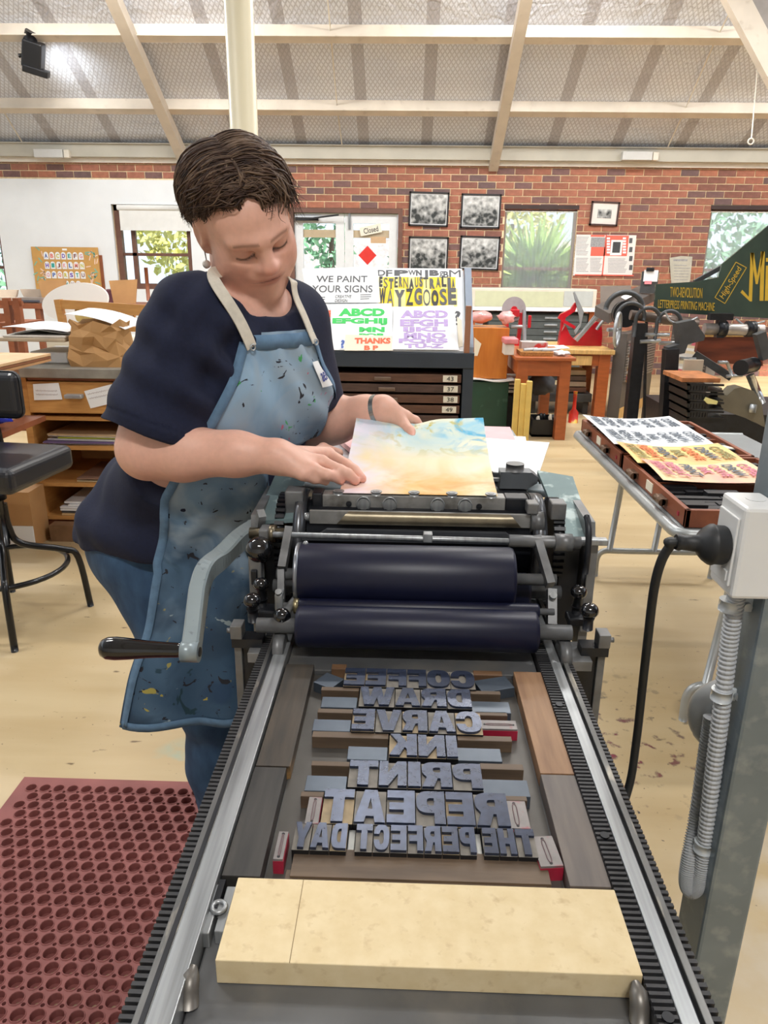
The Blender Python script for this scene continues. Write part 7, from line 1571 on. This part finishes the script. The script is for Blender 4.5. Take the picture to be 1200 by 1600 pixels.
# finger nails
M_nail=mat('nail','e6b4a6',.25,var=.02)
def nail(p,d,up,w=.0055,l=.0075):
    d=d.normalized(); s=d.cross(up).normalized(); n=s.cross(d).normalized(); n=n if n.dot(up)>0 else -n
    MB().grid(lambda a,b_:p+d*(l*(b_-.5))+s*(w*(2*a-1)*(1-.25*(2*b_-1)**4))+n*(.0084-.0032*(2*a-1)**2),6,5).build('finger_nail',M_nail,pr)
for a_,b_ in (((541,726,1.077),(566,748,1.060)),((531,735,1.077),(556,751,1.060)),((511,742,1.074),(532,751,1.060))):
    A0,B0=atZ(*a_),atZ(*b_); nail(B0+(A0-B0).normalized()*.003+Vector((0,0,-.0005)),B0-A0,Vector((0,-.25,1)))
A0,B0=atY(640,674,1.455),atY(643.5,683,1.440); nail(B0,B0-A0,Vector((.1,-.8,.6)))

# ------------------------------------------------ T-shirt
def shirt():
    s=SDF()
    s.ell(chest+fB*.004,(.185,.128,.19),RT,.05); s.ell(belly+fB*.012,(.188,.165,.17),RT,.07); s.ell(pel+Vector((0,0,.015))-fB*.02,(.205,.188,.15),RB,.08)
    s.ell(chest-tilt*.03+fB*.075+rB*.07,(.085,.075,.085),RT,.05); s.ell(chest-tilt*.03+fB*.075-rB*.07,(.085,.075,.085),RT,.05)
    s.rc(shR+Vector((.01,.01,.002)),shL+Vector((0,0,.01)),.066,.060,.05); s.ell(neckb-tilt*.05,(.12,.085,.085),RT,.05); s.rc(neckb-fB*.035+rB*.045+Vector((0,0,.020)),shR+Vector((.01,.01,.012)),.045,.055,.03); s.rc(neckb-fB*.03+Vector((0,0,.025)),shL+Vector((0,0,.01)),.046,.05,.03)
    e1=shR.lerp(elR,.90)+Vector((-.004,0,0)); s.rc(shR,e1,.074,.088,.045); e2=shL.lerp(elL,.82); s.rc(shL,e2,.066,.070,.035)
    s.rc(pel-fB*.06+Vector((0,0,-.02)),pel-fB*.085+Vector((0,0,-.06)),.165,.178,.06)
    s.rc(pel+fB*.05+Vector((0,0,-.02)),pel+fB*.06+Vector((0,0,-.10)),.14,.14,.06)
    # folds: noise added in a final raw layer is applied on the mesh
    dR=(elR-shR).normalized(); cR=shR.lerp(elR,.90); 
    def cutR(x,y,z): # below the sleeve hem, only near the arm
        p=(x-cR.x)*dR.x+(y-cR.y)*dR.y+(z-cR.z)*dR.z; d=np.sqrt((x-elR.x)**2+(y-elR.y)**2+(z-elR.z)**2)-.125
        return np.maximum(-p,d)
    s.raw(cutR,np.array(elR)-.16,np.array(elR)+.16,.004,True)
    dL=(elL-shL).normalized(); cL=shL.lerp(elL,.78)
    def cutL(x,y,z):
        p=(x-cL.x)*dL.x+(y-cL.y)*dL.y+(z-cL.z)*dL.z; d=np.sqrt((x-elL.x)**2+(y-elL.y)**2+(z-elL.z)**2)-.115
        return np.maximum(-p,d)
    s.raw(cutL,np.array(elL)-.14,np.array(elL)+.14,.004,True)
    # scoop neck
    s.ell(neckb+Vector((.0,.0,.052))+fB*.026+rB*.022,(.088,.092,.084),frame(UP),.008,True)
    # hem, lower at the back
    def hem(x,y,z): return z-(.842+.06*((x-pel.x)*fB.x+(y-pel.y)*fB.y+.1))
    s.raw(hem,(-1,.9,.4),(.3,2,.9),.004,True); return s
SH=shirt(); v,F=SH.mesh((-.80,1.05,.66),(.10,1.80,1.46),.0048); v=relax(v,F,2,.5)
def vnorm(v,F):
    n=np.cross(v[F[:,1]]-v[F[:,0]],v[F[:,2]]-v[F[:,0]]); o=np.zeros_like(v)
    for i in range(4): np.add.at(o,F[:,i],n)
    return o/(np.linalg.norm(o,axis=1)[:,None]+1e-12)
def fold(v,n,lst):
    for p,d,w,amp,fr in lst:
        q=v-np.array(p); d=np.array(d)/np.linalg.norm(d); t=q@d; rad=np.exp(-((q**2).sum(1))/(w*w)); v=v+n*(amp*rad*np.sin(t*fr))[:,None]
    return v
n=vnorm(v,F)
v=fold(v,n,[(tuple(shR.lerp(elR,.5)),(.5,.1,1),.13,.0075,95),(tuple(shR.lerp(elR,.25)+Vector((.05,0,0))),(1,.1,.6),.10,.0065,110),(tuple(chest+rB*.12),(1,.2,.7),.13,.008,80),(tuple(chest+rB*.10-tilt*.09),(.5,.2,1),.10,.008,95),(tuple(pel+rB*.15),(.25,.1,1),.16,.007,60),(tuple(pel+rB*.1-fB*.1),(1,.4,.1),.18,.008,55),(tuple(pel-fB*.12+rB*.05),(1,-.6,.25),.16,.007,70),(tuple(shR+Vector((.03,0,-.02))),(.8,.1,-.6),.10,.005,120),(tuple(chest+fB*.12),(.6,.2,1),.09,.0015,120)])
cut=np.abs((v-np.array(shR.lerp(elR,.90)))@np.array((elR-shR).normalized())+.026)<.0016; nearR=np.linalg.norm(v-np.array(elR),axis=1)<.17
v[cut&nearR]-=n[cut&nearR]*.0025
M_navy=mat('navy_jersey','131a34',.9,var=.12,scale=160,sheen=.0,bump=.15)
npmesh('t_shirt',v,F,M_navy,pr)
# ------------------------------------------------ jeans and shoes
knR=Vector((-.395,1.385,.50)); anR=Vector((-.375,1.395,.09)); knL=Vector((-.29,1.50,.50)); anL=Vector((-.27,1.53,.09))
def jeans():
    s=SDF(); hR=pel+rB*.085+Vector((0,0,-.05)); hL_=pel-rB*.085+Vector((0,0,-.05))
    s.ell(pel-fB*.02,(.185,.165,.13),RB,.05); s.ell(pel-fB*.08+rB*.08+Vector((0,0,-.04)),(.10,.10,.11),RB,.05); s.ell(pel-fB*.08-rB*.08+Vector((0,0,-.04)),(.10,.10,.11),RB,.05)
    for h,k_,a in ((hR,knR,anR),(hL_,knL,anL)): s.chain([h,h.lerp(k_,.5)+fB*.005,k_,k_.lerp(a,.4)-fB*.012,a],[.112,.098,.074,.073,.062],.03)
    def flo(x,y,z): return z-.045
    s.raw(flo,(-1,.9,-.1),(.3,2,.1),.003,True); return s
JE=jeans(); v,F=JE.mesh((-.80,1.15,.02),(-.02,1.80,1.0),.006); v=relax(v,F,2,.5); n=vnorm(v,F)
v=fold(v,n,[(tuple(knR),(.2,.2,1),.13,.004,90),(tuple(pel.lerp(knR,.45)),(.6,.2,1),.16,.004,70)])
M_jean=mat('blue_jeans','2a4462',.85,var=.2,scale=40,stretch=(1,1,.5),col2='3a5878',bump=.25)
npmesh('jeans',v,F,M_jean,pr)
for k_,a in ((anR,'r'),(anL,'l')):
    s=SDF(); s.ell((k_.x+fB.x*.03,k_.y+fB.y*.03,.070),(.045,.055,.048),RB,.03); s.ell((k_.x+fB.x*.11,k_.y+fB.y*.11,.053),(.045,.085,.035),RB,.04)
    s.raw(lambda x,y,z:z-.0212+0*x,(-1,.9,-.1),(.3,2,.05),.003,True); v,F=s.mesh((k_.x-.2,k_.y-.25,-.01),(k_.x+.25,k_.y+.2,.12),.006); npmesh('shoe',v,F,M_black,pr)

# ------------------------------------------------ denim apron wrapped on the body
NU,NV=70,120; zt_,zb_=1.292,.53
Zs=np.linspace(zt_,zb_,NV+1)
def axis(z):
    t=(z-pel.z)/(neckb.z-pel.z); p=pel+(neckb-pel)*max(t,0)
    if z<pel.z: p=pel+(knR.lerp(knL,.5)-pel)*min(1,(pel.z-z)/(pel.z-.5))*.8
    return Vector((p.x,p.y,z))
UN=SDF(); UN.pr=[q for q in SH.pr if not q[4]][:]
# drop sleeves and arms from the cloth collision
UN.pr=[q for q in SH.pr[:7] if not q[4]]+[SH.pr[10],SH.pr[11]] if False else UN.pr
def cloth_sdf():
    s=SDF()
    s.ell(chest+fB*.004,(.185,.128,.19),RT,.05); s.ell(belly+fB*.012,(.188,.165,.17),RT,.07); s.ell(pel+Vector((0,0,.015))-fB*.02,(.205,.188,.15),RB,.08)
    s.ell(chest-tilt*.03+fB*.075+rB*.07,(.085,.075,.085),RT,.05); s.ell(chest-tilt*.03+fB*.075-rB*.07,(.085,.075,.085),RT,.05)
    s.rc(pel-fB*.06+Vector((0,0,-.02)),pel-fB*.085+Vector((0,0,-.06)),.165,.178,.06); s.rc(pel+fB*.05+Vector((0,0,-.02)),pel+fB*.06+Vector((0,0,-.10)),.14,.14,.06)
    s.pr+=JE.pr[:-1]; return s
CS=cloth_sdf()
# edge angles (degrees from facing, positive = her right) by height
zk=[1.292,1.22,1.14,1.06,1.0,.95,.85,.70,.53]
aR=[44,43,48,56,60,57,54,72,92]; aL=[-27,-34,-54,-68,-78,-82,-84,-84,-84]
Rg=np.zeros((NV+1,NU+1)); DIR=np.zeros((NV+1,NU+1,3)); AX=np.zeros((NV+1,NU+1,3))
for j,z in enumerate(Zs):
    a0=np.interp(-z,[-q for q in zk],aL); a1=np.interp(-z,[-q for q in zk],aR); A_=np.radians(np.linspace(a0,a1,NU+1))
    DIR[j]=np.cos(A_)[:,None]*np.array(fB)+np.sin(A_)[:,None]*np.array(rB); AX[j]=np.array(axis(z))
T=np.full((NV+1,NU+1),.55)
for _ in range(40): T=np.maximum(T-np.clip(CS.at(AX+DIR*T[...,None]),-.02,.1)*.8,.05)
Rg=T+.013
jb=int(NV*(zt_-.92)/(zt_-zb_))
# cloth hangs from the belly: below it never tucks in quickly
P=AX+DIR*Rg[...,None]; fd=P@np.array(fB)
for j in range(1,NV+1):
    drop=(Zs[j-1]-Zs[j]); Rg[j]=np.maximum(Rg[j],Rg[j-1]-drop*(.50 if j<jb else .16))
for _ in range(6):
    Rg[1:-1]=(Rg[:-2]+2*Rg[1:-1]+Rg[2:])/4; Rg[:,1:-1]=(Rg[:,:-2]+2*Rg[:,1:-1]+Rg[:,2:])/4
uu=np.linspace(0,1,NU+1)[None,:]; vv=np.linspace(0,1,NV+1)[:,None]
low=np.clip((vv-.45)/.55,0,1)
Rg+=.006*np.sin(uu*11+vv*21+2*np.sin(vv*9))*np.exp(-((vv-.36)/.10)**2)+.0035*np.sin(uu*37-vv*26)*np.exp(-((vv-.5)/.2)**2)+.0025*np.sin(uu*19+vv*41)*(vv<.35)+low*.012*np.sin(uu*17+vv*3)+low*.006*np.sin(uu*31-2*vv)+.0035*np.sin(uu*24+vv*34)*np.exp(-((vv-.42)/.12)**2)+.004*np.sin((uu*9-vv*16))*np.exp(-((vv-.25)/.15)**2)
Rg+=np.clip((vv-.5)/.5,0,1)*(.085*np.clip((uu-.6)/.4,0,1)+.01)
P=AX+DIR*Rg[...,None]
P[...,2]+= -.0*vv + .030*np.maximum(0,.06-vv)/.06*(uu-.5)*-1*0
m_=P[...,2]<1.075; P[...,0]=np.where(m_,np.minimum(P[...,0],-.252),P[...,0])   # cloth rests against the press side
# bib top edge dips toward her left
P[:3,:,2]+=0
def cl(u,v_):
    x=u*NU; y=v_*NV; i=min(int(x),NU-1); j=min(int(y),NV-1); a=x-i; b_=y-j
    return Vector(P[j,i]*(1-a)*(1-b_)+P[j,i+1]*a*(1-b_)+P[j+1,i]*(1-a)*b_+P[j+1,i+1]*a*b_)
def apron_mat():
    m=mat('denim_apron','56708a',.85,var=.2,scale=7,col2='7896b0',bump=.2,detail=7)
    N=m.node_tree.nodes; L=m.node_tree.links; b=N['Principled BSDF']; src=b.inputs['Base Color'].links[0].from_socket; tc=N.new('ShaderNodeTexCoord'); sp=N.new('ShaderNodeSeparateXYZ'); L.new(tc.outputs['Object'],sp.inputs[0])
    def lay(src,scale,lo,hi,c,zr=None,off=(0,0,0),dist=1.0):
        mp=N.new('ShaderNodeMapping'); mp.inputs['Location'].default_value=off; L.new(tc.outputs['Object'],mp.inputs[0]); n=N.new('ShaderNodeTexNoise'); n.inputs['Scale'].default_value=scale; n.inputs['Detail'].default_value=3; n.inputs['Distortion'].default_value=dist; L.new(mp.outputs[0],n.inputs['Vector'])
        r=N.new('ShaderNodeValToRGB'); r.color_ramp.elements[0].position=lo; r.color_ramp.elements[1].position=hi; r.color_ramp.elements[0].color=(0,0,0,1); r.color_ramp.elements[1].color=(1,1,1,1); L.new(n.outputs[0],r.inputs[0]); f=r.outputs[0]
        if zr:
            g=N.new('ShaderNodeMapRange'); g.inputs['From Min'].default_value=zr[0]; g.inputs['From Max'].default_value=zr[1]; L.new(sp.outputs[2],g.inputs[0]); k=N.new('ShaderNodeMath'); k.operation='MULTIPLY'; L.new(f,k.inputs[0]); L.new(g.outputs[0],k.inputs[1]); f=k.outputs[0]
        x=N.new('ShaderNodeMixRGB'); L.new(f,x.inputs[0]); L.new(src,x.inputs[1]); x.inputs[2].default_value=sr(c); return x.outputs[0]
    src=lay(src,3.5,.2,.55,'3c5873',(1.02,.80)); src=lay(src,9,.48,.62,'2f4a68',(1.0,.6),(3,0,0)); src=lay(src,6,.2,.5,'8fadc6',(1.0,1.2),(1,1,0))
    src=lay(src,7,.42,.60,'93a6b6',(.72,.92),(8,3,2),1.5); src=lay(src,5,.48,.60,'33495f',(1.1,.55),(2,9,5),1.5); src=lay(src,30,.665,.68,'25262e',None,(5,2,1),2); src=lay(src,28,.665,.68,'b8aa4a',(1.0,.55),(9,2,1)); src=lay(src,34,.70,.71,'c2607c',(.9,1.15),(2,7,3)); src=lay(src,36,.70,.71,'4aa060',(.9,1.15),(7,7,3)); src=lay(src,14,.64,.68,'24404c',(.95,.6),(4,4,9),2); src=lay(src,20,.68,.70,'a8b8bc',(1,.7),(6,1,4))
    L.new(src,b.inputs['Base Color']); return m
M_apron=apron_mat()
apr=MB().sheet(lambda u,v_:cl(1-u,v_),NU,NV,t=.0022).build('apron',M_apron,pr)
M_seam=mat('denim_seam','5f7d9a',.9,var=.15,scale=60)
def strip(pts,w,name,m,par=apr,t=.0007,out=.0026):
    B=MB()
    for i in range(len(pts)-1):
        pass
    Q=[Vector(p) for p in pts]; vs=[]
    for i,p in enumerate(Q):
        d=(Q[min(i+1,len(Q)-1)]-Q[max(i-1,0)]).normalized(); o=(p-axis(p.z)); o.z=0; o.normalize(); s=d.cross(o).normalized()
        vs+=[p+o*out-s*w,p+o*(out+t)-s*w,p+o*(out+t)+s*w,p+o*out+s*w]
    fs=[(i*4+k,i*4+(k+1)%4,i*4+4+(k+1)%4,i*4+4+k) for i in range(len(Q)-1) for k in range(4)]+[(0,3,2,1),tuple((len(Q)-1)*4+k for k in range(4))]
    B.add(vs,fs,0,True); return B.build(name,m,par)
strip([cl(u,.022) for u in np.linspace(.01,.99,40)],.013,'bib_hem',M_seam)
strip([cl(.985,v_) for v_ in np.linspace(.02,.99,80)],.008,'side_hem',M_seam); strip([cl(.015,v_) for v_ in np.linspace(.02,.99,80)],.008,'side_hem',M_seam)
strip([cl(u,.988) for u in np.linspace(.01,.99,50)],.009,'bottom_hem',M_seam)
pk=MB().sheet(lambda u,v_:cl(.40-.32*u,.40+.20*v_)+fB*.006,20,20,t=.0016).build('pocket',M_apron,apr)
strip([cl(u,.405)+fB*.004 for u in np.linspace(.40,.08,24)],.007,'pocket_hem',M_seam,pk)
# neck straps
M_strap=mat('strap_cream','d8d2c4',.8,var=.08,scale=80)
def outp(p,extra=.006):   # push a point outward until it clears skin and shirt
    p=Vector(p); 
    for _ in range(30):
        d=min(float(SH.at(np.array([p]))[0]),float(SK.at(np.array([p]))[0]))
        if d>extra: break
        o=(p-(neckb.lerp(chest,.3)-fB*.03)); o.z*=.15; o.normalize(); p=p+o*.004
    return p
def strap(a,b_,c):
    A0,B0,C0=Vector(a),Vector(b_),Vector(c); pts=catmull([A0,A0.lerp(B0,.33),A0.lerp(B0,.66),B0,C0],8); pts=[outp(p,.007) if i<len(pts)-7 else p for i,p in enumerate(pts)]
    for _ in range(3):
        for _ in range(10): pts=[pts[0]]+[(pts[i-1]+2*pts[i]+pts[i+1])/4 for i in range(1,len(pts)-1)]+[pts[-1]]
        pts=[outp(p,.009) if i<len(pts)-7 else p for i,p in enumerate(pts)]
    for _ in range(3): pts=[pts[0]]+[(pts[i-1]+2*pts[i]+pts[i+1])/4 for i in range(1,len(pts)-1)]+[pts[-1]]
    B=MB(); w=.0105; vs=[]
    for i,p in enumerate(pts):
        d=(pts[min(i+1,len(pts)-1)]-pts[max(i-1,0)]).normalized(); o=fB+UP*.45+rB*(.3 if (p-neckb).dot(rB)>0 else -.3); o=(o-d*o.dot(d)).normalized(); s=d.cross(o)
        vs+=[p-s*w,p+o*.002-s*w,p+o*.002+s*w,p+s*w]
    B.add(vs,[(i*4+k,i*4+(k+1)%4,i*4+4+(k+1)%4,i*4+4+k) for i in range(len(pts)-1) for k in range(4)],0,False); return B.build('neck_strap',M_strap,apr)
c1=cl(.93,.03); c2=cl(.05,.03)
nR=atY(344,430,1.33); nL=atY(446,440,1.36)
strap(c1+fB*.006,nR,atY(356,424,1.36)); strap(c2+fB*.006,nL,atY(438,425,1.385))
for c in (c1,c2):
    MB().tube([c+fB*.010+rB*(math.cos(k*math.pi/6)*.005)+Vector((0,0,math.sin(k*math.pi/6)*.005)) for k in range(12)],.0015,6,closed=True).build('eyelet',M_zinc,apr)
# name sticker on the bib
Sx=lambda u,v_:cl(.215-.13*u,.075+.065*v_)+fB*.0065
tg=MB().sheet(Sx,6,6,t=.0006).build('name_sticker',M_papr,apr)
a0=Sx(.15,.78); a1=Sx(.85,.70); a2=Sx(.15,.30); MB().text('ael',a0+fB*.002,(a1-a0).normalized(),(a2-a0).normalized(),(a1-a0).length,(a2-a0).length,depth=.0006,shear=.3).build('handwriting',mat('pen_blue','3a4a9c',.6),tg)
# ------------------------------------------------ watch, earring, necklace
d=(elL-wrL).normalized(); c=wrL.lerp(elL,.10); u=d.cross(UP).normalized(); w=u.cross(d)
rings=[]
B=MB(); n_=40
for k,(off,rr_) in enumerate(((-.0095,.0295),(-.0095,.0322),(.0095,.0330),(.0095,.0302))):
    for i in range(n_): a=2*math.pi*i/n_; B.v.append(tuple(c+d*off+(u*math.cos(a)+w*math.sin(a))*rr_*1.02))
for k in range(4):
    for i in range(n_): B.f.append([k*n_+i,k*n_+(i+1)%n_,((k+1)%4)*n_+(i+1)%n_,((k+1)%4)*n_+i]); B.m.append(0); B.sm.append(False)
B.build('watch_band',mat('watch_steel','a5a8a4',.25,.8,var=.1,scale=90),pr)
e=H(-.0835,.006,-.048); M_pearl=mat('pearl','efe6da',.15,var=.03,coat=.5)
er=MB().sphere(e+Vector((0,0,-.008)),.0072,18).build('earring',M_pearl,pr); MB().tube([H(-.082,.004,-.030),e+Vector((0,0,-.001))],.0012,6).build('earring_hook',M_zinc,er)
# ------------------------------------------------ hair
rs=np.random.RandomState(21)
hs=SDF(); r_=lambda *a:tuple(x*HS for x in a)
hs.ell(H(0,-.024,.040),r_(.085,.098,.081),RH,.02); hs.ell(H(0,-.060,-.010),r_(.083,.066,.078),RH,.03)
hs.ell(H(0,.070,-.060),r_(.086,.060,.105),RH,.012,True)
for q in (-1,1): hs.ell(H(q*.07,.045,-.030),r_(.05,.045,.06),RH,.012,True)
v,F=hs.mesh(np.array(hc)-.17,np.array(hc)+.17,.0035); v=relax(v,F,1,.5); n=vnorm(v,F); q=toH(v); v=v+n*(.0015*np.sin(q[:,0]*190+q[:,2]*60)+.001*np.sin(q[:,1]*160+q[:,2]*120)-.003)[:,None]
M_hair=mat('dark_brown_hair','2a1e1a',.55,var=.35,scale=60,col2='4c382e',spec=.25); M_hair2=mat('brown_hair_light','47362c',.5,var=.3,scale=50,col2='75604f',spec=.25)
hr_=npmesh('hair',v,F,M_hair,pr)
crown=np.array((-.008,-.005,.140))
def surf(dv,off):      # point on the hair volume in head space along direction dv from the head centre
    dv=dv/np.linalg.norm(dv); rad=np.array((.084,.096,.081))+off; t=1/np.sqrt(((dv/rad)**2).sum()); return np.array((0,-.022,.038))+dv*t
B=MB(); B2=MB()
def lock(B,th,ph0,ph1,off,w,curl,seed,nseg=11):
    # th azimuth round the crown (0 = forehead, + = her left), ph polar angle from the parting down
    rr=np.random.RandomState(seed); pts=[]; wob=rr.uniform(-.25,.25); ph_=rr.uniform(0,6)
    for i in range(nseg+1):
        t=i/nseg; ph=ph0+(ph1-ph0)*t; a=th+wob*t+.17*math.sin(6.5*t+ph_)*t
        dv=np.array((math.sin(ph)*math.sin(a),math.sin(ph)*math.cos(a),math.cos(ph))); p=surf(dv,off*(math.sin(math.pi*min(1,t*.9+.1))+.15)+curl*t**3)
        pts.append(H(*p))
    ws=[w*(.55+.45*math.sin(math.pi*min(1,t*1.05+.12)))*(1-t**5*.75) for t in np.linspace(0,1,nseg+1)]
    B.tube(pts,ws,5)
def plock(B,sd,b0,b1,a0,a1,off,w,curl,seed,nseg=12):
    # lock that leaves the parting (running front to back) and falls to one side
    rr=np.random.RandomState(seed); ph_=rr.uniform(0,6); pts=[]; wv=rr.uniform(.06,.22)
    for i in range(nseg+1):
        t=i/nseg; a=a0+(a1-a0)*t; b=b0+(b1-b0)*t**1.3+wv*math.sin(7*t+ph_)*t
        dv=np.array((sd*math.sin(a)*math.cos(b)-.03,math.sin(b),math.cos(a)*math.cos(b))); p=surf(dv,off*(math.sin(math.pi*min(1,t*.9+.12))+.1)+curl*max(0,t-.55)**2*4)
        pts.append(H(*p))
    ws=[w*(.5+.5*math.sin(math.pi*min(1,t*1.05+.12)))*(1-t**5*.8) for t in np.linspace(0,1,nseg+1)]
    B.tube(pts,ws,5)
for k in range(2700):
    sd=1 if rs.rand()<.52 else -1; b0=rs.uniform(-1.0,1.08)
    b1=b0+(rs.uniform(-.75,-.05) if sd<0 else rs.uniform(-.30,.32))
    a1=np.interp(b1,[-1.2,-.5,.0,.35,.7,1.1],[2.3,2.2,1.72,1.46,1.2,.95])*rs.uniform(.82,1.08)
    if sd>0 and b1>.1: a1+=rs.uniform(.0,.28)
    plock(B if rs.rand()<.55 else B2,sd,b0,b1,rs.uniform(-.08,.55 if rs.rand()<.6 else .05),a1,rs.uniform(.001,.017),rs.uniform(.0007,.0017),rs.uniform(-.002,.024),k)
for k in range(110): # loose curls over the left temple and fringe
    b0=rs.uniform(.3,.85); plock(B2 if k%2 else B,1,b0,b0+rs.uniform(-.15,.35),rs.uniform(.2,.5),rs.uniform(1.4,1.95),rs.uniform(.008,.022),rs.uniform(.0010,.0020),rs.uniform(.004,.05),k+5000,14)
for k in range(110): # short hair along the forehead hairline
    sd=1 if k%2 else -1; b0=rs.uniform(.80,1.02); plock(B if k%3 else B2,sd,b0,b0+rs.uniform(.04,.22),rs.uniform(-.05,.35),rs.uniform(.45,.95),rs.uniform(.001,.010),rs.uniform(.0011,.0022),rs.uniform(.0,.008),k+11000,9)
for k in range(90): # hair combed back over her right temple
    b0=rs.uniform(.25,.75); plock(B if k%2 else B2,-1,b0,b0-rs.uniform(.05,.45),rs.uniform(.5,.9),rs.uniform(1.35,1.62),rs.uniform(.0,.008),rs.uniform(.0012,.0024),rs.uniform(.0,.006),k+6000)
for k in range(60): # wisps at the nape behind her right ear
    b0=rs.uniform(-.7,-.25); plock(B if k%2 else B2,-1,b0,b0+rs.uniform(-.1,.15),1.2,rs.uniform(2.1,2.55),rs.uniform(-.004,.006),rs.uniform(.001,.002),rs.uniform(.0,.02),k+7000)
for k in range(90): # front centre of the fringe
    lock(B if k%2 else B2,rs.uniform(-.55,.5),rs.uniform(.25,.6),rs.uniform(.98,1.13),rs.uniform(.001,.010),rs.uniform(.0013,.0025),rs.uniform(-.001,.006),k+13000)
for k in range(160): # back of the head
    lock(B if k%2 else B2,rs.uniform(2.0,4.3),rs.uniform(.2,.9),rs.uniform(1.8,2.3),rs.uniform(.003,.014),rs.uniform(.0014,.0028),rs.uniform(-.002,.014),k+9000)
B.build('hair_strands',M_hair,hr_); B2.build('hair_strands',M_hair2,hr_)
